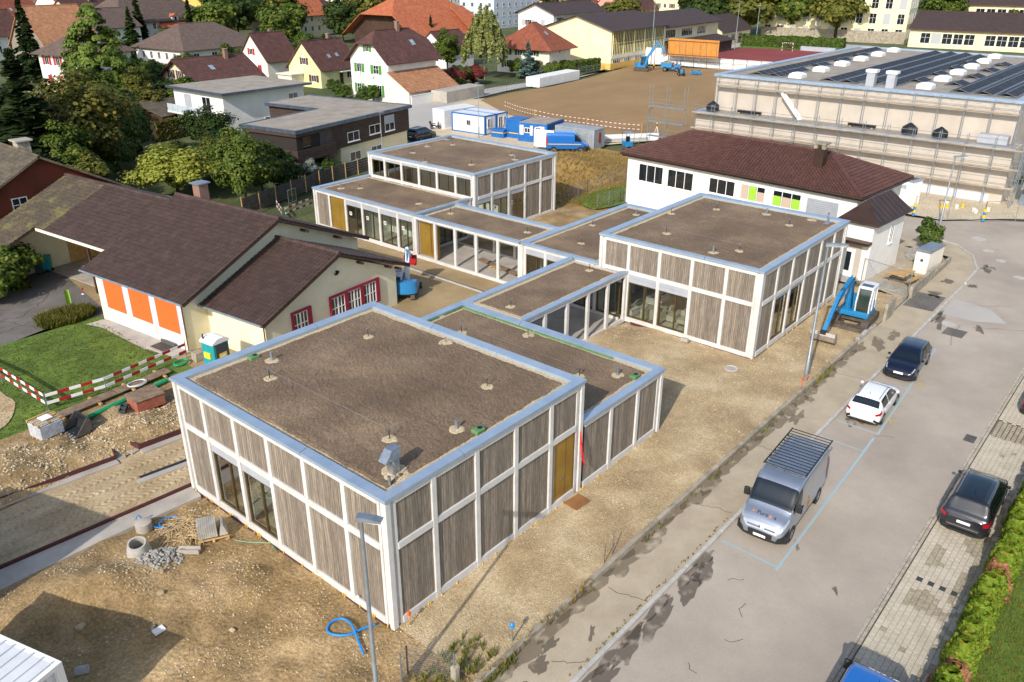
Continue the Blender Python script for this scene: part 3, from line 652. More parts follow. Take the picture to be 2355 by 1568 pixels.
for x, y, c in ((40.12, 8.61, (32.53, 8.4)), (36.98, 10.6, None), (32.53, 8.4, (32.35, 2.99)), (32.35, 2.99, None), (39.75, 2.9, None)): anchor(rC, x, y, hh, c)
pipe(rC, 30.95, 4.09, hh); pipe(rC, 41.3, 5.25, hh); patch_stone(rC, 42.0, 2.2, hh, .5)
MB().cbox((41.87, 1.05, hh-.05), (.5, .4, .04)).tube((41.87, 1.05, hh), (41.87, 1.05, hh+.6), .05, 8).cbox((41.87, 1.05, hh+.62), (.12, .1, .16)).build('vent_pipe', 'steel', rC)
anchor(rL2, 31.93, 19.9, hl); anchor(rL2, 31.82, 27.9, hl)
pipe(rB2, 31.2, 41.1, hl); anchor(rB2, 32.33, 39.77, hl); anchor(rB2, 32.2, 32.0, hl)
for x, y in ((44.28, 39.6), (39.08, 39.84), (37.15, 36.2), (39.08, 32.24), (44.52, 32.12)): anchor(rB, x, y, hh)
pipe(rB, 42.07, 41.0, hh); pipe(rB, 43.18, 30.6, hh); patch_stone(rB, 45.9, 41.9, hh, .5)
MB().box((45.7, 41.7, hh-.1), (46.3, 42.1, hh+.25)).build('vent_hood', 'steel', rB)
# brown membrane skirt, yellow spacers
for a, b in (((-.03, 0.2, -.05), (0.0, 13.6, .06)), ((29.36, 0.1, -.05), (29.39, 8.8, .10)), ((36.3, 29.2, -.05), (47.6, 29.23, .08))):
    MB().box(a, b).build('membrane_skirt', 'membrane', pav)
MB().box((29.6, -.04, -.05), (43, -.006, .07)).build('membrane_skirt', 'membrane', pav)
ch = MB().box((-.015, -.02, 0), (.015, .02, .12)).mesh('spacer')
for k in range(30):
    o = link('spacer', ch, 'yellow', pav); o.location = (-.03, R3(.1, 13.5), .02)
for k in range(24):
    o = link('spacer', ch, 'yellow', pav); o.location = (R3(.1, 18), -.03, .02)
for k in range(14):
    o = link('spacer', ch, 'yellow', pav); o.location = (R3(29.5, 43) if k % 2 else 29.36, -.05 if k % 2 else R3(.2, 8), .04)
MB().cbox((-.06, 1.9, .55), (.03, .10, .10)).build('socket_box', 'white_pl', pav)
# red cables hanging beside the gold door
rc = MB()
for k in range(4): rc.path([(11.15+.02*k, -.1, 3.35), (11.18+.02*k, -.13-.02*k, 2.4), (11.3+.03*k, -.16-.03*k, 1.8-.05*k), (11.65+.04*k, -.12, 1.35-.05*k)], .012, 5)
tag(rc.build('cable_bundle', 'red_cable'), 'bundle of red cables hanging beside the gold door', 'cable')
# ---------------------------------------------------------------- houses
def rowmat(name, c1, c2, c3=None, row=.20, depth=.25, rough=.8, scale=1.2, fine=.25):
    """roof covering: courses follow level lines"""
    m = mat(name, c1, c2, rough, scale, c3=c3, fine=fine, finescale=5); nt = m.node_tree; N = nt.nodes; L = nt.links; B = N['Principled BSDF']
    g = N.new('ShaderNodeNewGeometry'); sp = N.new('ShaderNodeSeparateXYZ'); L.new(g.outputs['Position'], sp.inputs[0])
    a = N.new('ShaderNodeMath'); a.operation = 'DIVIDE'; a.inputs[1].default_value = row; L.new(sp.outputs[2], a.inputs[0])
    f = N.new('ShaderNodeMath'); f.operation = 'FRACT'; L.new(a.outputs[0], f.inputs[0])
    bp = N.new('ShaderNodeBump'); bp.inputs['Distance'].default_value = .05; bp.inputs['Strength'].default_value = 1; bp.invert = True; L.new(f.outputs[0], bp.inputs['Height']); L.new(bp.outputs[0], B.inputs['Normal'])
    st = N.new('ShaderNodeMath'); st.operation = 'GREATER_THAN'; st.inputs[1].default_value = .8; L.new(f.outputs[0], st.inputs[0])
    ml = N.new('ShaderNodeMath'); ml.operation = 'MULTIPLY_ADD'; ml.inputs[1].default_value = -depth; ml.inputs[2].default_value = 1; L.new(st.outputs[0], ml.inputs[0])
    src = B.inputs['Base Color'].links[0].from_socket; mx = N.new('ShaderNodeMix'); mx.data_type = 'RGBA'; mx.blend_type = 'MULTIPLY'; mx.inputs[0].default_value = 1
    L.new(src, mx.inputs[6]); L.new(ml.outputs[0], mx.inputs[7]); L.new(mx.outputs[2], B.inputs['Base Color']); return m
rowmat('tiles_brown', '#4d3028', '#64423a', '#573830'); rowmat('tiles_orange', '#a2532f', '#c07048', '#b0623c'); rowmat('tiles_dark', '#3b2d2a', '#4b3a35', '#423330')
rowmat('tiles_grey', '#5a4a42', '#6f5c50', '#635248'); rowmat('tiles_mossy', '#4a4436', '#6b5f4c', '#5a5040', depth=.15); rowmat('tiles_redbrown', '#7a3f2c', '#92523a', '#86482f')
rowmat('tiles_tan', '#9a6a4a', '#b5845f', '#a87652')
for nm, c, d in (('w_white', '#e9e6df', '#dbd7cf'), ('w_cream', '#e6dcb8', '#d9cea6'), ('w_yellow', '#e3dfa8', '#d7d196'), ('w_ochre', '#b9a04a', '#aa9140'), ('w_grey', '#8e8578', '#7d7568'), ('w_barnred', '#6b2f1c', '#5a2615'),
                 ('w_pale', '#e8dfcf', '#ddd3c2'), ('w_lime', '#cfd08a', '#c3c47c'), ('w_beige', '#bdb4a8', '#b3a99c'), ('w_blue', '#c9d2dc', '#bcc6d1'), ('w_brown', '#4a3327', '#3a271d'), ('w_pink', '#d99a90', '#cf8e84'), ('w_yel2', '#e0b863', '#d4aa52')):
    mat(nm, c, d, .85, .5, bump=.006, bscale=25)
for nm, c in (('sh_green', '#4b8a38'), ('sh_brown', '#5d3a26'), ('sh_red', '#a82a36'), ('sh_grey', '#a9abad'), ('sh_dgreen', '#2c6038'), ('sh_white', '#d9d9d6'), ('chim_brick', '#8a6a5e'), ('sh_orange', '#ef5f1a')): mat(nm, c, None, .6)
mat('pane_sky', '#9fb0b8', '#7f929c', .08, 1, spec=.9); mat('pane_brown', '#3a2c18', '#241a0e', .15, .8, spec=.8)
mat('fascia', '#4a352b', '#3b2a22', .7, 2)
mat('gutter', '#6b4a3a', rough=.5, metal=.3)

def slab(mb, q, t=.16):
    q = [Vector(v) for v in q]; n = (q[1]-q[0]).cross(q[2]-q[0]).normalized()
    if n.z < 0: n = -n
    a = [mb.p(v) for v in q]; b = [mb.p(v-n*t) for v in q]; k = len(q)
    mb.f.append(tuple(a)); mb.f.append(tuple(reversed(b)))
    for i in range(k): j = (i+1) % k; mb.f.append((a[i], b[i], b[j], a[j]))
def wallM(side, L, Wd):
    return {'y0': Matrix.Identity(4), 'x0': Matrix.Translation((0, Wd, 0)) @ Matrix.Rotation(-pi/2, 4, 'Z'), 'x1': Matrix.Translation((L, 0, 0)) @ Matrix.Rotation(pi/2, 4, 'Z'), 'y1': Matrix.Translation((L, Wd, 0)) @ Matrix.Rotation(pi, 4, 'Z')}[side]
def win(par, M, s, z, w, h, sh=None, frame='white_pl', glz='pane_dark', bars=1, state='open', sill=True, cross=False, shmat=None):
    """window proud of a solid wall; M x along the wall, -y outward"""
    T = M @ Matrix.Translation((s, 0, z)); f = .07; mb = MB(T)
    mb.box((-w/2, -.05, 0), (-w/2+f, .02, h)).box((w/2-f, -.05, 0), (w/2, .02, h)).box((-w/2+f, -.05, 0), (w/2-f, .02, f)).box((-w/2+f, -.05, h-f), (w/2-f, .02, h))
    for k in range(1, bars+1): x = -w/2+w*k/(bars+1); mb.box((x-.03, -.045, f), (x+.03, .02, h-f))
    if cross: mb.box((-w/2+f, -.04, h*.55), (w/2-f, .02, h*.55+.05))
    o = mb.build('window', frame, par)
    MB(T).box((-w/2+f, -.02, f), (w/2-f, .01, h-f)).build('pane', glz, o)
    if sill: MB(T).box((-w/2-.06, -.12, -.08), (w/2+.06, .0, -.002)).build('sill', frame, o)
    if sh and state == 'open':
        for sg in (-1, 1): MB(T).box((sg*(w/2+.04)-(w*.5 if sg < 0 else 0), -.07, 0), (sg*(w/2+.04)+(w*.5 if sg > 0 else 0), -.03, h)).build('shutter', sh, par)
    elif sh and state == 'closed': MB(T).box((-w/2, -.09, .01), (w/2, -.055, h)).build('shutter', sh, par)
    return o
def house(label, loc, rz, L, Wd, eave, ridge, wall, roofm, kind='gable', oh=.55, ge=.4, wins=(), chim=(), sky=(), cat='house', name='house', wall2=None, c=None, z0=-.3, dorm=(), ends=(1, 1)):
    H = thing(name, label, cat, (loc[0], loc[1], 0), radians(rz))
    sl = (ridge-eave)/(Wd/2); c = c if c is not None else (Wd*.22 if kind == 'half' else Wd/2)
    hw = Wd/2; ze = eave-oh*sl; rm = MB(); wm = MB(); w2 = MB()
    if kind == 'gable':
        wm.prism([(0, z0), (Wd, z0), (Wd, eave), (hw, ridge-.12), (0, eave)], 0, L, 'x')
        slab(rm, [(-ge, -oh, ze+.1), (L+ge, -oh, ze+.1), (L+ge, hw, ridge+.1), (-ge, hw, ridge+.1)]); slab(rm, [(-ge, Wd+oh, ze+.1), (L+ge, Wd+oh, ze+.1), (L+ge, hw, ridge+.1), (-ge, hw, ridge+.1)])
        rid = ((-ge, hw), (L+ge, hw))
    elif kind == 'half':
        zc = ridge-c*sl*1.0; yc = c
        wm.prism([(0, z0), (Wd, z0), (Wd, eave), (hw+yc*.98, zc-.12), (hw-yc*.98, zc-.12), (0, eave)], 0, L, 'x')
        for sgn in (0, 1):
            y_e = -oh if sgn == 0 else Wd+oh; yk = hw-yc if sgn == 0 else hw+yc
            slab(rm, [(-ge, y_e, ze+.1), (L+ge, y_e, ze+.1), (L+ge, yk, zc+.1), (L-c*.8, hw, ridge+.1), (c*.8, hw, ridge+.1), (-ge, yk, zc+.1)])
        slab(rm, [(-ge, hw-yc, zc+.1), (-ge, hw+yc, zc+.1), (c*.8, hw, ridge+.1)]); slab(rm, [(L+ge, hw-yc, zc+.1), (L+ge, hw+yc, zc+.1), (L-c*.8, hw, ridge+.1)])
        rid = ((c*.8, hw), (L-c*.8, hw))
    else:
        wm.box((0, 0, z0), (L, Wd, eave)); a = c; b = L-c
        if b < a: a = b = L/2
        slab(rm, [(-oh, -oh, ze+.1), (L+oh, -oh, ze+.1), (b, hw, ridge+.1), (a, hw, ridge+.1)]); slab(rm, [(-oh, Wd+oh, ze+.1), (L+oh, Wd+oh, ze+.1), (b, hw, ridge+.1), (a, hw, ridge+.1)])
        slab(rm, [(-oh, -oh, ze+.1), (-oh, Wd+oh, ze+.1), (a, hw, ridge+.1)]); slab(rm, [(L+oh, -oh, ze+.1), (L+oh, Wd+oh, ze+.1), (b, hw, ridge+.1)])
        rid = ((a, hw), (b, hw))
    wm.build('wall', wall, H); ro = rm.build('roof', roofm, H)
    if (Vector(rid[0])-Vector(rid[1])).length > .3: MB().tube((*rid[0], ridge+.1), (*rid[1], ridge+.1), .12, 6).build('ridge_tiles', roofm, ro)
    for yy in (-oh, Wd+oh): MB().tube((-ge, yy, ze+.02), (L+ge, yy, ze+.02), .07, 6).build('gutter', 'gutter', ro)
    for x, y, hh in chim:
        zb = ridge-abs(y-hw)*sl; MB().box((x-.32, y-.32, zb-.6), (x+.32, y+.32, zb+hh)).build('chimney', 'chim_brick', ro); MB().box((x-.4, y-.4, zb+hh), (x+.4, y+.4, zb+hh+.08)).build('chimney_cap', 'concrete_old', ro)
    for x, y, w, h in sky:
        an = math.atan(sl); T = Matrix.Translation((x, y, ridge-abs(y-hw)*sl+.12)) @ Matrix.Rotation(an if y < hw else -an, 4, 'X'); MB(T).box((-w/2, -h/2, 0), (w/2, h/2, .07)).build('skylight', 'galv', ro); MB(T).box((-w/2+.08, -h/2+.08, .071), (w/2-.08, h/2-.08, .085)).build('skylight_pane', 'pane_sky', ro)
    for a in wins:
        side = a[0]; win(H, wallM(side, L, Wd), *a[1:5], **a[6])
    for x, w, dm in dorm:     # dormer on the y0 slope
        zb = eave+.9; d = MB().prism([(x-w/2, zb-.4), (x+w/2, zb-.4), (x+w/2, zb+1.1), (x, zb+1.7), (x-w/2, zb+1.1)], .35, hw*.8, 'y').build('dormer', wall, ro)
        r2 = MB(); slab(r2, [(x-w/2-.3, .1, zb+1.05), (x, .1, zb+1.85), (x, hw*.9, zb+1.85), (x-w/2-.3, hw*.9, zb+1.05)]); slab(r2, [(x+w/2+.3, .1, zb+1.05), (x, .1, zb+1.85), (x, hw*.9, zb+1.85), (x+w/2+.3, hw*.9, zb+1.05)]); r2.build('dormer_roof', roofm, ro)
        MB().box((x-.35, .3, zb), (x+.35, .36, zb+1.0)).build('dormer_window', 'pane_dark', ro)
    return H
Wn = lambda side, s, z, w=1.0, h=1.3, sh=None, st='open', **k: (side, s, z, w, h, None, dict(sh=sh, state=st, **k))
# white house with green shutters and its lean-to
h10 = house('white three-storey gabled house with bright green shutters and a tiled lean-to', (84.5, 93.9), 3, 12.2, 9.4, 6.9, 11.2, 'w_white', 'tiles_brown', 'half', oh=.9, ge=1.0, chim=[(7.2, 4.5, 1.5)], sky=[(8.6, 2.2, .95, 1.3)],
  wins=[Wn('x0', 4.5, 7.9, .95, 1.4, 'sh_green', bars=1, cross=True), Wn('x0', 2.2, 4.4, 1.2, 1.5, 'sh_green'), Wn('x0', 6.4, 4.3, 1.3, 1.5, 'sh_green', cross=True), Wn('x0', 2.0, .9, 1.2, 1.6, 'sh_green', cross=True), Wn('x0', 4.7, .8, 1.3, 1.6, 'sh_green', 'closed'), Wn('x0', 7.0, .5, 1.1, 2.0, 'sh_green')], c=2.2)
MB().prism([(0, -.3), (-4.6, -.3), (-4.6, 2.1), (0, 4.6)], .1, 12.0, 'x').build('lean_to', 'w_pale', h10)
mb = MB(); slab(mb, [(-.4, -5.3, 1.85), (12.6, -5.3, 1.85), (12.6, 0.0, 4.9), (-.4, 0.0, 4.9)], .12); mb.build('lean_to_roof', 'tiles_tan', h10)
MB().box((-1.2, -6.4, -.3), (4.6, -6.2, 1.5)).box((-1.3, -6.45, 1.5), (4.7, -6.15, 1.58)).build('garden_wall', 'w_white', h10)
h9 = house('pale yellow gabled house with brown shutters and two small skylights', (87.8, 117.2), 5, 10, 9.0, 3.6, 8.1, 'w_yellow', 'tiles_brown', oh=.7, chim=[(7.2, 4.9, 1.4)], sky=[(4.0, 1.6, .7, .9), (6.2, 1.7, .7, .9)],
  wins=[Wn('x0', 4.6, 3.9, 1.1, 1.3, 'sh_brown'), Wn('x0', 7.0, .8, 1.3, 1.3, 'sh_brown'), Wn('y0', 7.6, 1.0, 1.5, 1.4), Wn('y0', 5.4, .1, .9, 2.1, frame='sh_brown')])
MB().box((4.6, -1.1, 2.4), (8.6, 0, 2.55)).build('porch_roof', 'w_white', h9); MB().box((-3.0, 5.0, -.3), (-.02, 9.0, 2.1)).box((-3.3, 4.7, 2.1), (-.02, 9.2, 2.3)).build('garage', 'w_pale', h9)
house('white gabled house with ochre side wall and red shutters beside the yellow house', (89.8, 137.6), 3, 8.0, 9.2, 3.5, 8.4, 'w_pale', 'tiles_brown', oh=.6, sky=[], wins=[Wn('x0', 4.2, 4.2, 1.1, 1.3, 'sh_red'), Wn('x0', 6.6, 1.0, 1.2, 1.3, 'sh_red', 'closed'), Wn('x0', 2.4, 1.0, 1.2, 1.3, 'sh_red')], chim=[(5.5, 5.2, 1.2)])
house('cream house with brown-red ribbed tile roof, tall brick chimney and brown shutters', (60.3, 113.6), 3, 12.8, 12.6, 3.2, 7.0, 'w_cream', 'tiles_brown', oh=.7, ge=.9, chim=[(9.3, 5.5, 1.6)], sky=[(5.0, 3.6, .9, 1.3)], wins=[Wn('x0', 4.3, 3.9, 1.0, 1.4, 'sh_brown'), Wn('x0', 6.9, 3.9, 1.0, 1.4, 'sh_brown'), Wn('x0', 3.2, .8, 1.1, 1.6, 'sh_brown'), Wn('x0', 8.6, .8, 1.1, 1.6, 'sh_brown')])
house('white two-storey hip-roofed villa with crimson shutters behind the tall conifer', (53.8, 143.6), 14, 12, 10.5, 7.0, 10.2, 'w_white', 'tiles_grey', 'hip', oh=1.0, dorm=[(5, 1.8, 0)],
  wins=[Wn('x0', s, z, 1.1, 1.6, 'sh_red', st) for s in (2.2, 5.2, 8.2) for z, st in ((1.2, 'closed'), (4.6, 'open'))]+[Wn('y0', s, z, 1.1, 1.6, 'sh_red', 'closed') for s in (2.5, 6, 9.5) for z in (1.2, 4.6)])
house('grey rendered house with a steep tan tiled roof at the edge of the garden', (60, 172), 5, 12, 14, 6.4, 13.5, 'w_grey', 'tiles_tan', oh=1.0, wins=[Wn('y0', 3, 3, 1, 1.4), Wn('y0', 8, 3, 1, 1.4)])
house('white gabled house with a grey-brown roof and two small gable windows', (86, 214), 10, 18, 13, 6.3, 10.5, 'w_white', 'tiles_grey', oh=.8, wins=[Wn('x0', 4, 3.2, 1.2, 1.6), Wn('x0', 8, 3.2, 1.2, 1.6)], chim=[(9, 6, 1.5)])
house('white house with green shutters under an orange hip roof with a small dormer', (115, 226), 12, 17, 14, 5.4, 11.0, 'w_white', 'tiles_orange', 'hip', oh=1.1, c=5.5, dorm=[(5.5, 2.2, 0)], chim=[(9, 7, 1.2)], wins=[Wn('y0', s, 2.6, 1.2, 1.7, 'sh_dgreen') for s in (2.5, 6.2, 10, 14)]+[Wn('x0', s, 2.6, 1.2, 1.7, 'sh_dgreen') for s in (3, 7, 11)])
house('long white house under a broad grey-brown hip roof beside the slim spruce', (88, 167), 6, 22, 19, 3.9, 8.6, 'w_white', 'tiles_grey', 'hip', oh=.9, c=6, wins=[Wn('x0', s, 1.2, 1.0, 1.6, None, 'open') for s in (3, 6, 9, 12, 15)]+[Wn('y0', s, 1.2, 1.6, 1.6) for s in (3, 8, 13)])
house('low white house with a flat grey slate roof between trees', (103.5, 173), 5, 11, 11, 2.9, 4.3, 'w_blue', 'tiles_dark', oh=.5, wins=[Wn('x0', 5, 1.0, 1.6, 1.3)])
# big orange barn behind
bn = house('large farm barn with a wide orange tiled half-hip roof and dark timber gable', (152, 158.5), 3, 28, 24, 4.8, 13.2, 'w_brown', 'tiles_orange', 'half', oh=2.4, ge=2.6, c=6.5, cat='barn', name='barn')
mb = MB(); slab(mb, [(19.5, -3.5, 4.6), (29, -3.5, 4.6), (26.5, 5, 10.4), (21, 5, 10.4)], .15); mb.build('cross_roof', 'tiles_orange', bn)
house('chalet-style house with rust orange hip roof, brown balcony and green shutters', (133.3, 96.6), 8, 9.5, 13.5, 5.6, 10.0, 'w_pale', 'tiles_redbrown', 'hip', oh=1.3, c=3.6, sky=[(4.4, 3.4, .7, 1.2)], chim=[(5, 8.5, 1.2)], wins=[Wn('x0', s, z, 1.3, 1.6, 'sh_dgreen') for s in (2.5, 6, 9.5) for z in (.8, 3.5)]+[Wn('y0', 4.5, 4.2, .5, 1.0, frame='sh_brown')])
house('small white cottage with a brown gable roof behind the pine', (126.5, 121), 5, 10, 9, 4.0, 7.6, 'w_white', 'tiles_brown', oh=.5, wins=[Wn('x0', 3, 1.2), Wn('x0', 6, 1.2)])
house('white apartment house with dark low-pitched roof and grey shutters behind the gym', (176, 128.5), 3, 26, 12, 9.6, 11.9, 'w_white', 'tiles_dark', oh=1.2, ge=1.0, chim=[(12, 6, .8)], wins=[Wn('x0', 3.5, z, 2.2, 1.5, 'sh_grey', 'open', bars=2) for z in (2.0, 6.2)]+[Wn('x0', 8.5, z, 1.3, 1.6, 'sh_grey', 'closed') for z in (2.0, 6.2)]+[Wn('y0', s, 6.4, 3.6, 1.9, bars=4, frame='sh_grey') for s in (3.5, 10, 17)])
# roofscape along the top of the picture
rs = [((97, 236), 20, 26, 16, 6, 12, 'w_cream', 'tiles_brown', 'gable', 'brown-roofed house with skylights in the old quarter'), ((101, 224), 12, 34, 18, 6.8, 14, 'w_pale', 'tiles_grey', 'hip', 'broad old house under a dull brown hip roof with a chimney'),
      ((150, 262), 8, 22, 12, 9, 13, 'w_yel2', 'tiles_orange', 'gable', 'yellow-fronted row house with orange roof'), ((70, 235), 15, 20, 14, 7, 13, 'w_white', 'tiles_redbrown', 'gable', 'red-brown roofed house at the far left of the quarter'),
      ((58, 215), 10, 16, 12, 6, 11, 'w_white', 'tiles_brown', 'gable', 'white house with brown roof behind the tall spruce'), ((66, 268), 10, 22, 14, 8, 14, 'w_cream', 'tiles_orange', 'half', 'half-hipped house with orange roof behind the spruce'),
      ((84, 290), 20, 18, 13, 8, 14, 'w_white', 'tiles_dark', 'gable', 'timber-framed house with white panels and dark roof'), ((150, 215), 10, 20, 15, 7, 14, 'w_cream', 'tiles_orange', 'half', 'orange-roofed house among the garden trees'),
      ((168, 222), 14, 15, 13, 6, 12, 'w_white', 'tiles_brown', 'hip', 'dark brown hip-roofed house among the garden trees'), ((184, 225), 8, 24, 14, 8, 14, 'w_pale', 'tiles_tan', 'gable', 'house with a long pale tan roof among the trees'),
      ((238, 168), 6, 22, 16, 8, 13, 'w_cream', 'tiles_redbrown', 'half', 'red-roofed house behind the dark-roofed apartment house'), ((258, 158), 4, 30, 14, 7, 14, 'w_pink', 'tiles_brown', 'half', 'pink house with brown mansard roof'),
      ((283, 150), 4, 22, 12, 9, 12, 'w_cream', 'tiles_dark', 'gable', 'low brown-roofed house beside the white tower block'), ((118, 300), 12, 24, 14, 8, 14, 'w_white', 'tiles_orange', 'gable', 'white house with orange roof in the far village'),
      ((170, 320), 8, 30, 14, 9, 15, 'w_cream', 'tiles_brown', 'gable', 'far cream village house with brown roof'), ((215, 300), 6, 26, 14, 9, 15, 'w_white', 'tiles_redbrown', 'gable', 'far white village house with red-brown roof'),
      ((90, 340), 14, 30, 16, 8, 15, 'w_white', 'tiles_grey', 'hip', 'far white village house with grey hip roof'), ((260, 360), 5, 34, 16, 9, 16, 'w_pale', 'tiles_orange', 'half', 'far farmhouse with an orange roof'), ((330, 330), 5, 30, 18, 9, 15, 'w_white', 'tiles_dark', 'gable', 'far white house with dark roof'),
      ((400, 260), 5, 30, 18, 9, 15, 'w_cream', 'tiles_redbrown', 'gable', 'far cream house with red roof'), ((60, 330), 10, 20, 14, 8, 14, 'w_cream', 'tiles_redbrown', 'gable', 'far cream house with red-brown roof'), ((128, 390), 10, 40, 18, 9, 16, 'w_white', 'tiles_brown', 'gable', 'farthest long white house with brown roof'),
      ((200, 420), 5, 50, 20, 10, 18, 'w_pale', 'tiles_orange', 'hip', 'farthest broad house with orange hip roof'), ((290, 440), 5, 60, 20, 11, 18, 'w_white', 'tiles_brown', 'gable', 'farthest white house row with brown roof')]
random.seed(33)
for (x, y), rz, L, Wd, ev, rg, wl, rf, kd, lb in rs:
    ws = [Wn('x0', s, z, 1.1, 1.6, random.choice([None, None, 'sh_brown', 'sh_dgreen', 'sh_grey'])) for s in [2.5+i*3 for i in range(int((Wd-2)/3))] for z in (1.5, ev-2.6)]+[Wn('y0', s, z, 1.1, 1.6, None) for s in [2.5+i*3.2 for i in range(int((L-2)/3.2))] for z in (1.5, ev-2.6)]
    house(lb, (x, y), rz, L, Wd, ev, rg, wl, rf, kd, oh=.9, chim=[(L*.4, Wd*.45, 1.4)], wins=ws, sky=[(L*.3, Wd*.22, .8, 1.2), (L*.6, Wd*.25, .8, 1.2)] if kd == 'gable' else ())
# flat white blocks far behind
def block(label, loc, rz, L, Wd, h, wall, nfl, nwx, nwy, cat='building', ww=1.2, wh=1.5, sh=None, cross=False):
    B = thing('apartment_block', label, cat, (loc[0], loc[1], 0), radians(rz)); MB().box((0, 0, -.3), (L, Wd, h)).build('wall', wall, B); MB().box((-.3, -.3, h), (L+.3, Wd+.3, h+.3)).build('roof', 'concrete', B)
    fh = (h-.6)/nfl
    for f in range(nfl):
        for side, n, l in (('x0', nwx, Wd), ('y0', nwy, L)):
            for k in range(n):
                closed = sh and random.random() < .3; win(B, wallM(side, L, Wd), l*(k+.5)/n, f*fh+.9, ww, wh, sh if closed else None, state='closed', cross=cross, sill=not cross)
    return B
block('white modern apartment block with grey balconies behind the barn', (228, 196), 5, 40, 16, 13, 'w_blue', 4, 4, 10)
block('tall white apartment tower with narrow dark windows', (300, 160), 10, 12, 16, 16, 'w_blue', 5, 3, 3, ww=1.0, wh=2.0)
block('long white commercial building at the upper edge of the village', (190, 262), 5, 60, 16, 12, 'w_white', 3, 4, 12)
sc = block('tall cream school building with grey framed white-barred windows', (265, 62), 8, 16, 44, 18, 'w_cream', 4, 11, 4, cat='school', ww=2.0, wh=3.0, sh='sh_grey', cross=True)
MB().box((-.15, -.1, -.3), (-.01, 44, 3.2)).build('plinth', 'concrete_old', sc)
lc = house('long low cream school wing with brown roof and wide white-barred windows', (257.5, 58.6), -84, 46, 22, 4.9, 9.2, 'w_cream', 'tiles_dark', oh=.8, ge=.5, cat='school', name='school_wing',
   wins=[('y0', 4.4+k*2.9+(2.4 if k > 4 else 0), .9, 2.6, 2.9, None, dict(sh='sh_grey' if k == 1 else None, state='closed', bars=1, cross=True)) for k in range(14)])
house('cream school building with dark roof behind the low wing', (335, 62), -84, 50, 18, 9, 13, 'w_cream', 'tiles_dark', oh=.8, cat='school', wins=[('y0', 4+k*3.4, 5.6, 2.8, 2.0, None, dict(bars=1)) for k in range(13)])
# gym hall with tall window front, and its annex
gy = thing('gym_hall', 'cream gym hall with dark roof and tall gridded window front', 'hall', (148.9, 91.1, 0), radians(4))
MB().prism([(0, 1.3), (18.6, 1.3), (18.6, 8.4), (9.3, 11.1), (0, 8.4)], 0, 26.5, 'x').build('wall', 'w_cream', gy); MB().box((-.05, -.05, -.3), (26.5, 18.6, 1.3)).build('plinth', 'w_yel2', gy)
mb = MB(); slab(mb, [(-.8, -1.0, 8.2), (27, -1.0, 8.2), (27, 9.3, 11.35), (-.8, 9.3, 11.35)]); slab(mb, [(-.8, 19.6, 8.2), (27, 19.6, 8.2), (27, 9.3, 11.35), (-.8, 9.3, 11.35)]); mb.build('roof', 'tiles_dark', gy)
for k in range(5):
    x0 = .7+k*5.1
    f = MB()
    for j in range(7): f.box((x0+j*.75-.045, -.12, 3.0), (x0+j*.75+.045, 0, 8.0))
    for z in (3.0, 5.4, 7.88): f.box((x0-.06, -.10, z), (x0+4.56, -.002, z+.12))
    wf = f.build('window', 'w_yellow', gy); MB().box((x0, -.05, 3.1), (x0+4.5, -.01, 7.9)).build('pane', 'pane_brown', wf)
    win(gy, Matrix.Identity(4), x0+2.0, .1, 3.4, 2.0, bars=3, cross=True, sill=False)
MB().box((0, -.16, 2.3), (26.5, -.05, 2.95)).build('spandrel', 'w_pale', gy)
ga = thing('school_annex', 'long cream annex with dark roof and ribbon windows joined to the gym', 'school', (175.6, 92.8, 0), radians(4))
MB().prism([(1.0, -.3), (17, -.3), (17, 7.8), (9, 10.4), (1.0, 7.8)], 0, 34, 'x').build('wall', 'w_cream', ga)
mb = MB(); slab(mb, [(0, -.3, 7.6), (35, -.3, 7.6), (35, 9, 10.6), (0, 9, 10.6)]); slab(mb, [(0, 18, 7.6), (35, 18, 7.6), (35, 9, 10.6), (0, 9, 10.6)]); mb.build('roof', 'tiles_dark', ga)
for s, w in ((4.5, 5.5), (14, 6.5), (23, 5.5)): win(ga, Matrix.Translation((0, 1.0, 0)), s, 4.8, w, 2.0, bars=5)
mb = MB(); slab(mb, [(1, -4.6, 3.0), (34, -4.6, 3.0), (34, 1.0, 4.2), (1, 1.0, 4.2)], .2); mb.build('canopy_roof', 'tiles_dark', ga)
MB().box((3, -4.0, -.3), (33, .9, 2.9)).build('porch_wall', 'w_brown', ga)
house('low cream school pavilion with dark hip roof beyond the annex', (219, 99.5), 4, 22, 12, 4.2, 8.0, 'w_cream', 'tiles_dark', 'half', oh=1.0, cat='school', wins=[Wn('y0', s, 1.2, 3.0, 1.7, bars=3) for s in (3.5, 8.5)]+[Wn('y0', 14, .2, 2.6, 2.6, frame='sh_brown')])
# ---------------------------------------------------------------- near neighbours: tiled kindergarten, barn, white office, sports hall, timber house
mat('tile_brown', '#40302a', '#4d3c34', .72, 1.5, c3='#46352e', fine=.06, finescale=3); per_piece('tile_brown', .86, 1.16)
mat('tile_red', '#4d3029', '#5a3a32', .75, 1.5, c3='#53352d', fine=.06, finescale=3); per_piece('tile_red', .9, 1.14)
mat('tile_lichen', '#4c4436', '#6f6a3e', .85, .9, c3='#564a3c', fine=.3, finescale=5)
mat('k_cream', '#e9e2c4', '#ded6b5', .85, .8, bump=.004, bscale=40)
mat('burnt_larch', '#3a2f2a', '#2a2321', .8, 2.0, c3='#4a372b', stretch=(.5, .5, 5), fine=.3, finescale=3)
mat('gravel_roof', '#a09688', '#8b8174', .95, .6, bump=.02, bscale=20, fine=.2, finescale=8)
mat('solar', '#2b2c33', '#383a41', .6, 1, spec=.2)
mat('dome', '#eef1f3', rough=.15, spec=.7)
mat('slat_white', '#dfe2e8', '#d2d5dc', .5, 1)
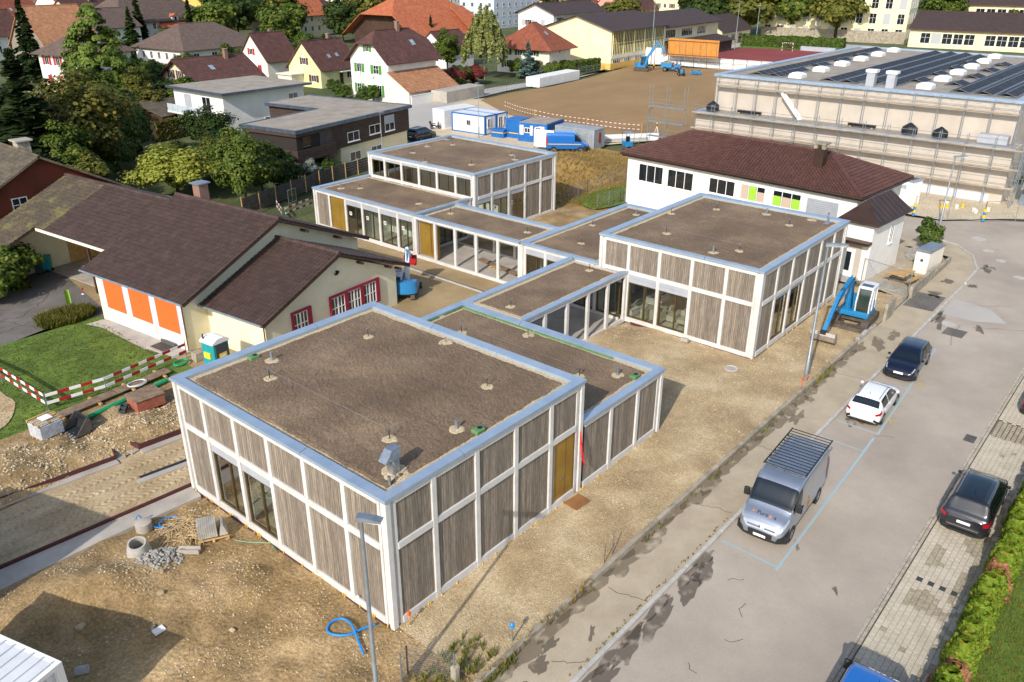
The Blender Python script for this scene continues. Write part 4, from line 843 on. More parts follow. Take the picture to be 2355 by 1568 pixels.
mat('wine', '#9c1f3c', '#8a1a34', .6, 2)
mat('deck_wood', '#a89c8b', '#8f8373', .85, .7, stretch=(1, .3, 1), fine=.2, finescale=6)
mat('brown_metal', '#4f3a31', '#3f2f28', .45, 1.2, metal=.4)
mat('bal_glass', '#c3ced4', '#b4c0c6', .25, 1); mat('bag_black', '#17181b', '#24262a', .45, 3, bump=.04, bscale=5)
mat('old_timber', '#5a524c', '#46403b', .9, 1.5, fine=.2, finescale=8)

def tile_slope(mb, o, u, v, n, Lv, rng, tw=.30, th=.36, amp=.06, lip=.05, seg=4):
    """o eave origin, u along eave, v up the slope, rng(t)->(u0,u1) at slope distance t; every course is stepped and waved"""
    o, u, v, n = Vector(o), Vector(u), Vector(v), Vector(n); rows = int(Lv/th+.5); th = Lv/rows
    for r in range(rows):
        t0, t1 = r*th, (r+1)*th; a0, b0 = rng(t0); a1, b1 = rng(t1); k = max(1, int(round((b0-a0)/tw)))
        for i in range(k):          # every tile is a piece of its own with an open joint beside it
            jit = R3(0, .012); lo, hi, fr = [], [], []
            for f, w in ((.0, .35), (.2, 1), (.7, 1), (.86, .35)):
                g0 = (i+f)/k; p0 = o+u*(a0+(b0-a0)*g0)+v*t0; p1 = o+u*(a1+(b1-a1)*g0)+v*t1
                lo.append(mb.p(p0+n*(w*amp+lip+jit))); hi.append(mb.p(p1+n*(w*amp+jit*.3))); fr.append(mb.p(p0+n*(w*amp*.3-.01)))
            for q in range(3): mb.f.append((lo[q], lo[q+1], hi[q+1], hi[q])); mb.f.append((fr[q], fr[q+1], lo[q+1], lo[q]))
def ridge_caps(mb, a, b, r=.15, step=.38):
    a, b = Vector(a), Vector(b); d = b-a; n = max(1, int(d.length/step))
    for k in range(n): mb.tube(a+d*(k/n)+Vector((0, 0, .01*(k % 2))), a+d*((k+1.04)/n)+Vector((0, 0, .02)), r*1.0, 8, r*.86)

# ---- kindergarten with brown tiled roofs
K = thing('tiled_kindergarten', 'cream kindergarten with brown tiled gable roofs, orange blinds and wine-red window frames', 'building', (7.73, 27.3, 0), radians(6))
MB().prism([(0, -.2), (15.2, -.2), (15.2, 3.4), (7.6, 6.55), (0, 3.4)], 0, 9.35, 'y').build('wall', 'k_cream', K)
def gable_roof(name, xa, xr, xb, ya, yb, ze, zr, m, par, soffit='fascia', tiles=True, seg=4):
    R = MB(); slab(R, [(xa, ya, ze-.03), (xa, yb, ze-.03), (xr, yb, zr-.03), (xr, ya, zr-.03)], .14); slab(R, [(xb, ya, ze-.03), (xb, yb, ze-.03), (xr, yb, zr-.03), (xr, ya, zr-.03)], .14)
    ro = R.build(name, soffit, par)
    for s, x0 in ((1, xa), (-1, xb)):
        v = Vector((xr-x0, 0, zr-ze)); L = v.length; v.normalize(); n = Vector((-v.z*s*(1 if s > 0 else 1), 0, abs(v.x))); n = Vector((-v.z, 0, v.x)) if s > 0 else Vector((v.z*1, 0, -v.x)); 
        if n.z < 0: n = -n
        T = MB(); tile_slope(T, (x0, ya, ze), (0, 1, 0), v, n, L, lambda t: (0, yb-ya), seg=seg); stuff(T.build('roof_tiles', m, ro, fix=False))
    c = MB(); ridge_caps(c, (xr, ya, zr+.05), (xr, yb, zr+.05)); stuff(c.build('ridge_caps', m, ro))
    for x0 in (xa, xb): MB().tube((x0-.06*(1 if x0 == xa else -1), ya+.1, ze-.03), (x0-.06*(1 if x0 == xa else -1), yb, ze-.03), .075, 8).build('gutter', 'galv' if x0 == xa else 'gutter', ro)
    return ro
rK = gable_roof('roof', -.4, 7.6, 15.7, -.75, 10.3, 3.42, 6.8, 'tile_brown', K)
rW = gable_roof('wing_roof', 1.15, 7.7, 14.25, -5.95, -.02, 2.78, 5.4, 'tile_brown', K)
MB().prism([(1.7, -.2), (13.3, -.2), (13.3, 2.75), (7.7, 5.15), (1.7, 2.75)], -5.4, 0, 'y').build('wing_wall', 'k_cream', K)
for x in (9.6, 12.2, 13.2): MB().box((x, -5.95, 5.0-(x-7.7)*.4-.12), (x+.14, -5.4, 5.0-(x-7.7)*.4+.02)).build('purlin_end', 'fascia', K)
for x in (9.8, 12.8): MB().box((x, -.75, 6.4-(x-7.6)*.42-.15), (x+.14, 0, 6.4-(x-7.6)*.42)).build('purlin_end', 'fascia', K)
MK = wallM('x0', 15, 9.35)
for y0, y1 in ((6.27, 8.4), (3.4, 5.58), (.55, 2.75)):
    w = y1-y0; sb = MB()
    for k in range(24): z = 1.05+k*2.05/24; sb.face([(-.09, y0, z), (-.09, y1, z), (-.065, y1, z+.08), (-.065, y0, z+.08)]).face([(-.065, y0, z+.08), (-.065, y1, z+.08), (-.09, y1, z+.0853), (-.09, y0, z+.0853)])
    sb.build('orange_blind', 'sh_orange', K, fix=False)
    MB().box((-.05, y0-.04, .98), (-.005, y1+.04, 3.15)).build('blind_frame', 'slat_white', K)
    ws = MB(); n = 15
    for k in range(n): ws.box((-.055, y0-.2+k*(w+.3)/n, .08), (-.012, y0-.2+(k+.86)*(w+.3)/n, .98))
    ws.build('white_slats', 'slat_white', K)
MB().box((-.045, -.02, .04), (-.004, 9.3, .08)).box((-.04, .0, .98), (-.003, .5, 3.2)).box((-.04, 2.8, .98), (-.003, 3.35, 3.2)).box((-.04, 5.63, .98), (-.003, 6.22, 3.2)).box((-.04, 8.45, .98), (-.003, 9.0, 3.2)).build('white_cladding', 'slat_white', K)
MB().tube((-.1, -.05, .1), (-.1, -.05, 3.3), .045, 8).build('downpipe', 'gutter', K)
MB().tube((1.55, -5.45, .1), (1.55, -5.45, 2.7), .045, 8).build('downpipe', 'gutter', K)
MW = Matrix.Translation((0, -5.4, 0))
for xa, xb, n in ((3.7, 5.3, 1), (6.9, 11.5, 3)):
    f = MB(MW); z0, z1 = .95, 2.6; f.box((xa, -.14, z0-.1), (xa+.12, 0, z1)).box((xb-.32, -.14, z0-.1), (xb, 0, z1)).box((xa+.12, -.14, z1-.14), (xb-.32, 0, z1)).box((xa+.12, -.14, z0-.1), (xb-.32, 0, z0))
    for k in range(1, n): x = xa+(xb-.2-xa)*k/n; f.box((x-.16, -.13, z0), (x+.16, 0, z1-.14))
    wf = f.build('window', 'wine', K); span = (xb-.2-xa)/n
    for k in range(n):
        a = xa+span*k+(.16 if k else .12); b = xa+span*(k+1)-.16; c = MB(MW)
        for q in range(5): x = a+(b-a)*q/4; c.box((x-.025-(.03 if q in (2,) else 0), -.09, z0), (x+.025+(.03 if q in (2,) else 0), -.02, z1-.14))
        for z in (z0, z0+.72, z1-.2): c.box((a, -.088, z), (b, -.021, z+.05))
        c.build('casement', 'white_pl', wf); MB(MW).box((a, -.05, z0), (b, -.01, z1-.14)).build('pane', 'pane_dark', wf)
MB(MW).cbox((7.75, -.12, 4.1), (.12, .22, .14)).cbox((7.6, -.16, 4.0), (.2, .14, .1)).build('wall_lamp', 'black', K)
chk = MB().box((8.0, 8.0, 6.3), (8.75, 8.75, 7.75)).build('chimney', 'chim_brick', K); MB().box((7.85, 7.85, 7.75), (8.9, 8.9, 7.83)).build('chimney_cap', 'galv', chk)
# lower porch section
R2 = MB(); slab(R2, [(1.8, 10.32, 4.12), (1.8, 19.8, 4.12), (7.15, 19.8, 6.37), (7.15, 10.32, 6.37)], .14); slab(R2, [(14.5, 10.32, 3.3), (14.5, 24.2, 3.3), (7.15, 24.2, 6.37), (7.15, 10.32, 6.37)], .14); slab(R2, [(-1.9, 19.8, 2.6), (-1.9, 24.2, 2.6), (7.15, 24.2, 6.37), (7.15, 19.8, 6.37)], .14)
r2 = R2.build('porch_roof', 'fascia', K)
def sl_tiles(xa, ya, yb, ze, xr, zr, m, par):
    v = Vector((xr-xa, 0, zr-ze)); L = v.length; v.normalize(); n = Vector((-v.z, 0, v.x)); n = n if n.z > 0 else -n
    T = MB(); tile_slope(T, (xa, ya, ze), (0, 1, 0), v, n, L, lambda t: (0, yb-ya)); stuff(T.build('roof_tiles', m, par, fix=False))
sl_tiles(1.8, 10.32, 18.6, 4.15, 7.15, 6.4, 'tile_brown', r2); sl_tiles(1.8, 18.6, 19.8, 4.15, 7.15, 6.4, 'tile_lichen', r2); sl_tiles(-1.9, 19.8, 24.2, 2.63, 7.15, 6.4, 'tile_lichen', r2); sl_tiles(14.5, 10.32, 24.2, 3.33, 7.15, 6.4, 'tile_brown', r2)
c = MB(); ridge_caps(c, (7.15, 10.3, 6.45), (7.15, 24.2, 6.45)); stuff(c.build('ridge_caps', 'tile_brown', r2))
MB().box((1.72, 10.3, 3.92), (1.79, 19.7, 4.12)).build('fascia_board', 'w_pale', r2)
MB().box((-1.0, 22.2, -.2), (5.0, 24, 3.2)).box((5.0, 22.2, -.2), (14, 24, 3.6)).build('porch_wall', 'k_cream', K); MB().box((7.6, 9.36, -.2), (14.4, 22.2, 3.5)).build('porch_wall', 'k_cream', K)
dw = MB()
for k in range(22): dw.box((5.0+k*.12, 22.1, 0), (5.11+k*.12, 22.19, 3.0))
dw.build('timber_door', 'raw_wood', K)
MB().box((2.3, 14.0, 0), (2.45, 14.15, 4.1)).build('porch_post', 'fascia', K); MB().box((5.2, 17.0, 0), (5.35, 17.15, 4.1)).build('porch_post', 'fascia', K)
MB().box((3.0, 9.9, -.2), (7.5, 22.1, .03)).build('porch_floor', 'concrete', K)
# cellar grating beside the orange blinds
gl = thing('cellar_grating', 'metal grating with raised lid beside the orange blinds', 'grating', (6.85, 29.0, .05), radians(6)); MB().box((-.55, -.9, -.05), (.55, .9, .06)).build('concrete_rim', 'concrete', gl); g_ = MB()
for k in range(14): g_.box((-.4, -.65+k*.1, .06), (.4, -.59+k*.1, .085))
g_.build('grate', 'iron', gl); MB().box((.38, -.7, .06), (.43, .7, .32)).build('lid', 'iron', gl)
# ---- dark red barn at the edge
br = house('dark red timber barn with a weathered grey tile roof and stone chimney', (18.6, 54.6), 90, 16, 14.6, 3.75, 7.75, 'w_barnred', 'tiles_mossy', oh=.9, ge=.6, cat='barn', name='barn', wins=[('x0', 5.3, 3.4, 1.2, 1.35, None, dict(frame='white_pl', cross=True)), ('x0', 9.6, 2.9, 1.1, 1.5, None, dict(frame='old_timber', sill=False, bars=0))])
MB().box((3.6, 6.2, 6.6), (4.6, 7.2, 8.4)).build('chimney', 'concrete_old', br); MB().box((3.4, 6.0, 8.4), (4.8, 7.4, 8.52)).build('chimney_cap', 'concrete', br)
# ---- white office building with red-brown hip roof
Wb = thing('white_office', 'white rendered building with red-brown hip roof and green and beige window panels', 'building', (52.9, 2.6, 0), radians(-4.7))
MB().box((0, 0, -.2), (9, 23.2, 5.0)).build('wall', 'w_white', Wb)
ev, rg, xr, ya, yb = 5.15, 7.2, 4.5, 4.9, 19.0; e0, e1, f0, f1 = -.6, 9.6, -.6, 23.7
R = MB(); slab(R, [(e0, f0, ev-.03), (e0, f1, ev-.03), (xr, yb, rg-.03), (xr, ya, rg-.03)], .16); slab(R, [(e1, f0, ev-.03), (e1, f1, ev-.03), (xr, yb, rg-.03), (xr, ya, rg-.03)], .16); slab(R, [(e0, f0, ev-.03), (e1, f0, ev-.03), (xr, ya, rg-.03)], .16); slab(R, [(e0, f1, ev-.03), (e1, f1, ev-.03), (xr, yb, rg-.03)], .16)
rw = R.build('roof', 'fascia', Wb)
for (o, u, tip0, tip1, L0) in (((e0, f0, ev), (0, 1, 0), (xr, ya, rg), (xr, yb, rg), f1-f0), ((e0, f0, ev), (1, 0, 0), (xr, ya, rg), (xr, ya, rg), e1-e0), ((e1, f0, ev), (0, 1, 0), (xr, ya, rg), (xr, yb, rg), f1-f0), ((e0, f1, ev), (1, 0, 0), (xr, yb, rg), (xr, yb, rg), e1-e0)):
    o_, u_, a_, b_ = Vector(o), Vector(u), Vector(tip0), Vector(tip1); ua = (a_-o_).dot(u_); ub = (b_-o_).dot(u_); v = (a_-o_)-u_*ua; L = v.length; v.normalize(); n = u_.cross(v); n = n if n.z > 0 else -n
    T = MB(); tile_slope(T, o_, u_, v, n, L, lambda t, L=L, ua=ua, ub=ub, L0=L0: (ua*t/L, L0+(ub-L0)*t/L), tw=.33, th=.36, seg=3); stuff(T.build('roof_tiles', 'tile_red', rw, fix=False))
c = MB(); ridge_caps(c, (xr, ya, rg+.06), (xr, yb, rg+.06)); [ridge_caps(c, (x, y, ev+.05), (xr, yr, rg+.06), .12) for x, y, yr in ((e0, f0, ya), (e1, f0, ya), (e0, f1, yb), (e1, f1, yb))]; stuff(c.build('ridge_caps', 'tile_red', rw))
for a, b in (((e0-.05, f0), (e0-.05, f1)), ((e0, f0-.05), (e1, f0-.05))): MB().tube((*a, ev-.06), (*b, ev-.06), .08, 8).build('gutter', 'brown_metal', rw)
MB().box((e0+.1, f0+.1, ev-.3), (0, f1-.1, ev-.16)).box((0, f0+.1, ev-.3), (9.5, 0, ev-.16)).build('soffit', 'fascia', rw)
cw = MB().box((2.1, 4.4, 6.2), (2.75, 5.2, 7.9)).build('chimney', 'brown_metal', Wb); MB().box((2.0, 4.3, 7.9), (2.3, 4.6, 8.25)).box((2.55, 5.0, 7.9), (2.85, 5.3, 8.25)).box((2.0, 5.0, 7.9), (2.25, 5.3, 8.25)).box((1.95, 4.25, 8.25), (2.9, 5.35, 8.4)).build('chimney_cap', 'concrete_old', cw)
for n_ in ('lime_panel', 'beige_panel'): mat(n_, '#9ccb3c' if n_ == 'lime_panel' else '#c2ab96', None, .6)
MWx = wallM('x0', 9, 23.2)
for i, (y1, y0, z0, z1) in enumerate(((21.8, 18.9, 2.6, 4.35), (18.4, 15.5, 2.6, 4.35), (13.8, 11.1, 2.9, 4.33), (10.55, 8.1, 2.9, 4.33), (7.4, 4.75, 2.9, 4.33))):
    wo = win(Wb, MWx, 23.2-(y0+y1)/2, z0, y1-y0, z1-z0, bars=2); w3 = (y1-y0)/3
    pan = {3: ('beige_panel', 'lime_panel', 'beige_panel'), 4: ('lime_panel', 'beige_panel', 'lime_panel')}.get(i)
    if pan:
        for k in range(3): ya_ = y1-(k+1)*w3+.06; MB().box((-.04, ya_, z0+.08), (-.022, ya_+w3-.12, z1-.08-(.0 if (i == 3 and k < 2) else .42))).build('window_panel', pan[k], wo)
rb = MB()
for k in range(12): rb.box((-.06, 1.5, 2.2+k*.17), (-.005, 4.2, 2.2+k*.17+.15))
rb.build('roller_shutter', 'blind_grey', Wb)
MB().box((-4.85, -3.5, -.2), (1.0, -.9, 4.6)).build('stair_tower', 'w_white', Wb)
an = MB(); slab(an, [(-5.2, -3.85, 4.55), (-5.2, -.75, 4.55), (-3.3, -2.1, 5.9)], .1); slab(an, [(-5.2, -3.85, 4.55), (1.3, -3.85, 4.55), (.8, -2.1, 5.9), (-3.3, -2.1, 5.9)], .1); slab(an, [(-5.2, -.75, 4.55), (.2, -.75, 4.55), (.2, -2.1, 5.9), (-3.3, -2.1, 5.9)], .1); slab(an, [(1.3, -3.85, 4.55), (1.3, -.75, 4.55), (.8, -2.1, 5.9)], .1)
ar = an.build('tower_roof', 'brown_metal', Wb)
for k in range(8):
    x = -4.4+k*.75; t = min(1, (x+5.2)/1.9); MB().tube((x, -3.83, 4.62), (x, -3.83+1.73*t, 4.62+1.35*t), .018, 4).build('standing_seam', 'brown_metal', ar)
MB().tube((-5.25, -3.9, 4.5), (1.35, -3.9, 4.5), .07, 6).tube((-5.25, -3.9, 4.5), (-5.25, -.7, 4.5), .07, 6).build('gutter', 'brown_metal', ar)
MB().box((-5.6, -3.55, 2.95), (-4.86, -.9, 3.15)).build('door_canopy', 'brown_metal', Wb)
MB().box((-4.9, -2.9, .0), (-4.84, -1.2, 2.9)).build('door_recess', 'w_beige', Wb)
dd = MB().box((-4.95, -2.45, .15), (-4.88, -1.55, 2.35)).build('entrance_door', 'white_pl', Wb); MB().box((-4.97, -2.2, .6), (-4.945, -1.8, 2.1)).build('door_glass', 'pane_dark', dd)
MB().box((-5.9, -3.0, -.05), (-4.86, -1.0, .14)).build('door_step', 'concrete', Wb)
win(Wb, Matrix.Translation((-4.85, -3.5, 0)), 3.6, 2.3, .7, 1.5, sill=True)
# ---- sports hall under scaffolding
Hh = thing('sports_hall', 'beige two-level sports hall with terrace, pale walls and zinc roof edge', 'hall', (0, 0, 0))
MB().box((79.7, -3.2, -.2), (84, 31.9, 5.3)).build('lower_wall', 'w_beige', Hh); MB().box((83.2, -2.3, 5.3), (133, 31.3, 9.35)).build('upper_wall', 'w_beige', Hh); MB().box((84, -2.28, -.2), (133, 31.28, 5.29)).build('rear_wall', 'w_beige', Hh)
ter = MB().box((79.9, -3.0, 5.3), (83.2, 31.7, 5.36)).build('terrace', 'gravel_roof', Hh); MB().box((79.55, -3.35, 5.2), (80.0, 32.05, 5.5)).build('terrace_coping', 'zinc', ter); MB().box((79.56, 31.6, 5.21), (83.4, 32.04, 5.49)).build('terrace_coping', 'zinc', ter)
hr = MB().box((83.4, -2.1, 9.35), (132.8, 31.1, 9.45)).build('roof', 'gravel_roof', Hh)
for a, b in (((82.9, -2.6, 9.35), (83.7, 31.6, 9.65)), ((83.7, 30.7, 9.36), (133.3, 31.6, 9.64)), ((83.7, -2.6, 9.36), (133.3, -1.7, 9.64)), ((132.5, -1.7, 9.35), (133.3, 30.7, 9.65))): MB().box(a, b).build('roof_coping', 'zinc', hr)
MB().box((79.6, -2.0, -.2), (79.69, 8.5, .75)).build('foam_plinth', 'w_blue', Hh)
dm = MB().bev((-.95, -.8, 0), (.95, .8, .35), .06).mesh('skylight_kerb'); dm2 = MB().lathe((0, 0, .35), [(1.15, 0), (1.0, .12), (.7, .24), (.3, .3), (.02, .31)], 4).mesh('skylight_dome'); dm2.transform(Matrix.Rotation(pi/4, 4, 'Z'))
for x, y in [(87.7+8.27*k, 22.9+.3*k) for k in range(6)]+[(88+8.2*k, 8.2+.35*k) for k in range(6)]:
    o = link('skylight_kerb', dm, 'white_pl', hr); o.location = (x, y, 9.45); d = link('skylight_dome', dm2, 'dome', hr); d.location = (x, y, 9.45)
for x, y in ((85.4, 13.4), (85.4, 11.2)):
    MB().box((x-.45, y-.45, 9.45), (x+.45, y+.45, 11.0)).build('vent_stack', 'blind_grey', hr); MB().box((x-.55, y-.6, 11.0), (x+.55, y+.6, 11.3)).build('vent_cowl', 'white_pl', hr)
pnl = MB().box((0, 0, 0), (1.36, 1.0, .04)).mesh('solar_panel'); pfr = None
def tent(y, x0, n, wide=1):
    t = thing('solar_panel_row', 'long tent-shaped row of dark solar panels on the hall roof' if n > 5 else ('short end block of dark solar panels beside the first skylight' if n > 2 else 'small pair of tilted solar panels between the roof skylights'), 'solar panels', (x0, y, 9.5), 0, 'long solar rows on the hall roof' if n > 5 else 'small solar panel pairs on the hall roof')
    fr = MB()
    for k in range(n):
        for s in (-1, 1):
            o = link('panel', pnl, 'solar', t); o.location = (k*1.64, 0 if s > 0 else -.02, .36); o.rotation_euler = (radians(-17) if s > 0 else pi+radians(17), 0, 0)
            if s < 0: o.location = (k*1.64, -.02, .40)
        fr.box((k*1.64-.05, -1.02, .02), (k*1.64-.01, 1.02, .06)).box((k*1.64-.035, -1.0, .05), (k*1.64-.005, -.98, .12))
    for s in (-1, 1): fr.box((-.2, s*1.03-.04, 0), (n*1.64, s*1.03+.04, .09))
    sh2 = MB()
    for s in (-1, 1): slab(sh2, [(-.08, 0, .345), (n*1.64, 0, .345), (n*1.64, s*.99, .05), (-.08, s*.99, .05)], .01)
    sh2.build('backing_sheet', 'blind_grey', t)
    fr.box((-.05, -.03, .37), (n*1.64, .03, .43)).build('mounting_frame', 'galv', t)
for y, x0, n in ((27.6, 86.4, 27), (25.4, 86.4, 4), (18.6, 86.4, 27), (16.4, 86.4, 27), (14.2, 87.8, 26), (12.0, 88.0, 25), (4.3, 86.4, 27), (2.0, 86.4, 27), (-.2, 86.4, 27)): tent(y, x0, n)
for x in (92, 100.2, 108.4, 116.6):
    for y in (25.3, 10.4, 6.2): tent(y+.02*(x-90), x, 2)
# scaffolding
def scaffold(label, x, y0, y1, zs, lifts, step=2.57, depth=.8):
    T = thing('scaffold', label, 'scaffolding', (x, y0, zs)); n = int((y1-y0)/step); h = lifts[-1]+1.2
    pm = MB().tube((0, 0, 0), (0, 0, h), .035, 6).mesh('standard'); lm = MB().tube((0, 0, 0), (0, step, 0), .025, 5).mesh('ledger'); dk = MB().box((-depth+.05, .02, -.04), (-.05, step-.02, .03)).mesh('deck')
    for k in range(n+1):
        for dx in (0, -depth): o = link('standard', pm, 'galv', T); o.location = (dx, k*step, 0)
        if k < n:
            for z in lifts:
                o = link('deck', dk, 'deck_wood', T); o.location = (0, k*step, z)
                for dz in (.5, 1.0): o = link('guard_rail', lm, 'galv', T); o.location = (-depth, k*step, z+dz)
                MB().box((-depth-.03, k*step, z+.03), (-depth-.005, (k+1)*step, z+.18)).build('toe_board', 'deck_wood', T)
    return T
scaffold('galvanised scaffold with timber decks along the lower wall of the beige hall', 79.2, -4.2, 33.5, 0, (1.75, 3.6, 5.45))
sc2 = scaffold('galvanised scaffold standing on the terrace against the upper hall wall', 82.8, -2.6, 32.2, 5.37, (3.0,), depth=.75)
tr = MB()
for k in range(27): y = .2+k*1.25; tr.tube((-.78, y, 3.75), (-.78, y+.62, 4.2), .018, 4).tube((-.78, y+.62, 4.2), (-.78, y+1.25, 3.75), .018, 4)
tr.build('lattice_brace', 'galv', sc2)
st = thing('scaffold_stair', 'white aluminium scaffold stair leaning down to the terrace', 'stairs', (82.2, 22.3, 5.4), radians(-90)); q = MB().box((0, -.3, 0), (.01, -.3, .01))
for k in range(10): q.box((.25*k, -.3, 2.8-.28*k), (.25*k+.26, .3, 2.84-.28*k))
for s in (-.32, .30): q.prism([(0, 2.75), (.2, 2.95), (2.8, .1), (2.5, 0)], s, s+.03, 'y')
q.build('stair_flight', 'white_pl', st)
tw = thing('scaffold_tower', 'galvanised scaffold stair tower at the street end of the hall', 'scaffolding', (80.2, -5.4, 0))
for x in (0, 2.4):
    for y in (-1.4, 0, 1.2): MB().tube((x, y, 0), (x, y, 11), .04, 6).build('standard', 'galv', tw)
for k in range(5):
    z = 1.6+k*2.0; MB().box((0, -1.4, z), (2.4, 0, z+.06)).build('deck', 'galv', tw)
    MB().tube((0, -1.4, z+1), (2.4, -1.4, z+1), .025, 5).tube((0, -1.4, z+1), (0, 1.2, z+1), .025, 5).tube((0, -1.4, z), (0, 1.2, z+1.9), .025, 5).tube((2.4, -1.4, z), (0, -1.4, z+1.9), .025, 5).build('brace', 'galv', tw)
    MB().prism([(0, z-1.9), (.25, z-1.9), (2.2, z), (1.95, z)], .1, .8, 'y').build('stair_flight', 'galv', tw)
ol = thing('scaffold_end_frame', 'scaffold frame standing free at the field end of the hall', 'scaffolding', (79.6, 33.2, 0))
for x, y in ((0, 0), (0, 2.5), (0, 5.0), (-.8, 5.0), (-.8, 2.5), (-.8, 0)): MB().tube((x, y, 0), (x, y, 8.2), .035, 6).build('standard', 'galv', ol)
for z in (1.8, 3.6, 5.5): MB().box((-.78, 0, z), (-.02, 5, z+.06)).build('deck', 'galv', ol); MB().tube((-.8, 0, z+1), (-.8, 5, z+1), .025, 5).tube((-.8, 0, z+.5), (-.8, 5, z+.5), .025, 5).tube((0, 5, z-1.7), (-.8, 5, z), .025, 5).build('brace', 'galv', ol)
MB().tube((0, 5, 5.5), (0, 6.8, 0), .03, 5).build('raker', 'galv', ol)
def bag(label, x, y, z, s=1.0, nm='black_bag'):
    mb = MB(); seedv = x
    mb.grid(20, 10, lambda a, b: (x+cos(2*pi*a)*s*.8*(1+.12*nz(cos(2*pi*a)*2, sin(2*pi*a)*2, b*3+seedv))*(.9 if b < .1 else 1)*(1-.85*max(0, b-.6)/.4), y+sin(2*pi*a)*s*1.0*(1+.12*nz(cos(2*pi*a)*2, sin(2*pi*a)*2, b*3+seedv+9))*(1-.85*max(0, b-.6)/.4), z+s*1.5*b+.1*nz(a*9, b*5)*b))
    return tag(mb.build(nm, 'bag_black', smooth=True), label, 'bag', 'black bulk bags on the terrace')

bag('black bulk bag with a gathered top standing on the hall terrace', 81.6, 7.3, 5.4, .8); bag('flat-topped black bulk bag standing on the hall terrace', 81.6, 4.2, 5.4, .75); bag('black bulk bag at the field end of the hall terrace', 81.4, 30.6, 5.4, .8)
def profiles(label, x, y, L):
    t = thing('profile_bundle', label, 'profiles', (x, y, 5.42)); [MB().box((-.1+.0*k, -L/2, .12+.07*k), (.35, L/2, .17+.07*k)).build('profile', 'bag_black', t) for k in range(4)]; MB().box((-.15, -L/2+.2, 0), (.4, -L/2+.4, .12)).box((-.15, L/2-.4, 0), (.4, L/2-.2, .12)).build('bearer', 'raw_wood', t)
profiles('bundle of black profiles on timber bearers, towards the stair end of the terrace', 81.9, 26.0, 3.0); profiles('bundle of black profiles on timber bearers, in the middle of the terrace', 81.9, 12.5, 3.0)
tag(MB().bev((81.3, -2.2, 5.4), (82.6, .6, 6.3), .03).build('vent_unit', 'blind_grey'), 'grey box-shaped ventilation unit at the street end of the terrace', 'ventilation unit')
hut = thing('site_hut', 'small white hut with a planted roof beside the hall yard', 'hut', (73.2, 4.2, 0), radians(-15)); MB().box((-.9, -.95, 0), (.9, .95, 2.5)).build('wall', 'white_pl', hut); MB().box((-1.0, -1.05, 2.5), (1.0, 1.05, 2.62)).build('roof', 'zinc', hut); MB().box((-.6, -.7, 2.6), (.6, .7, 2.66)).build('roof_planting', 'tile_lichen', hut); MB().box((-.92, -.4, 1.7), (-.88, .2, 2.1)).build('hatch', 'blind_grey', hut)
# ---- dark timber house and white modern house
D = thing('timber_house', 'modern flat-roofed house clad in dark scorched timber with a planted balcony', 'house', (38.4, 57.3, 0), radians(10.2))
MB().box((.3, .3, 2.55), (20.5, 8.0, 5.35)).box((13, 8.0, 2.55), (20.5, 17, 5.35)).build('upper_wall', 'burnt_larch', D); MB().box((7.5, .55, -.3), (20.3, 8.0, 2.55)).box((13.2, 8, -.3), (20.3, 16.8, 2.55)).build('lower_wall', 'w_cream', D)
for k in range(12): MB().box((6.0, .28, 2.6+k*.228), (20.5, .297, 2.6+k*.228+.205)).build('cladding_board', 'burnt_larch', D)
rd = MB().prism([(0, 0), (20.8, 0), (20.8, 17.3), (12.6, 17.3), (12.6, 8.3), (0, 8.3)], 5.35, 5.6, 'z').build('roof', 'gravel_roof', D)
for a, b in (((-.05, -.05), (20.85, .15)), ((20.65, .15), (20.85, 17.3)), ((-.05, .15), (.15, 8.35)), ((.15, 8.15), (12.6, 8.35)), ((12.5, 8.35), (12.7, 17.3))): MB().box((*a, 5.3), (*b, 5.68)).build('roof_edge', 'zinc_edge', rd)
MB().box((0, 0, 4.95), (6.0, .25, 5.3)).box((0, .25, 4.95), (.25, 8, 5.3)).build('fascia_board', 'burnt_larch', D)
bal = MB().box((-.2, -.2, 2.3), (6.0, 8, 2.55)).build('balcony', 'burnt_larch', D)
for k in range(5): MB().box((-.2, -.2, 2.55+k*.2), (6.0, -.12, 2.73+k*.2)).box((-.2, -.12, 2.55+k*.2), (-.12, 8, 2.73+k*.2)).build('balcony_board', 'burnt_larch', bal)
MB().box((.28, .29, 2.56), (6.02, 8.02, 5.34)).build('loggia_dark_block', 'larch_back', D)  # solid block, its dark colour stands in for the shade of an open loggia
random.seed(9)
MB().box((3.9, .2, 2.55), (5.9, .28, 4.95)).build('loggia_screen', 'old_timber', D); MB().box((1.2, .25, 2.6), (2.4, .285, 4.8)).build('loggia_glass', 'pane_dark', D)
for s, z, w, h, hb in ((9.6, 3.0, 2.1, 1.1, 0), (13.6, 3.2, 2.1, 1.1, 0), (16.5, 3.1, 1.9, 1.9, 1)):
    wo = win(D, Matrix.Translation((0, .3, 0)), s, z, w, h, bars=1)
    if hb: MB().box((s-.9, .2, z+.9), (s+.9, .25, z+h)).build('blind', 'blind_grey', wo)
for s in (10.0, 14.0): win(D, Matrix.Translation((0, .55, 0)), s, .6, 2.0, 1.1)
Wf = thing('white_flat_house', 'white modern house with flat gravel roof and a glazed balcony', 'house', (47.2, 85.5, 0), radians(2)) 
MB().box((0, 0, -.3), (13.6, 12, 5.9)).build('wall', 'w_white', Wf); rf = MB().box((-.8, -1.2, 5.9), (14.2, 12.5, 6.1)).build('roof', 'gravel_roof', Wf); MB().box((-.85, -1.25, 5.85), (14.25, -1.1, 6.18)).box((-.85, -1.1, 5.85), (-.7, 12.5, 6.18)).build('roof_edge', 'zinc_edge', rf)
bf = MB().box((-1.5, 1.0, 2.6), (-.01, 11.8, 2.85)).build('balcony', 'w_white', Wf)
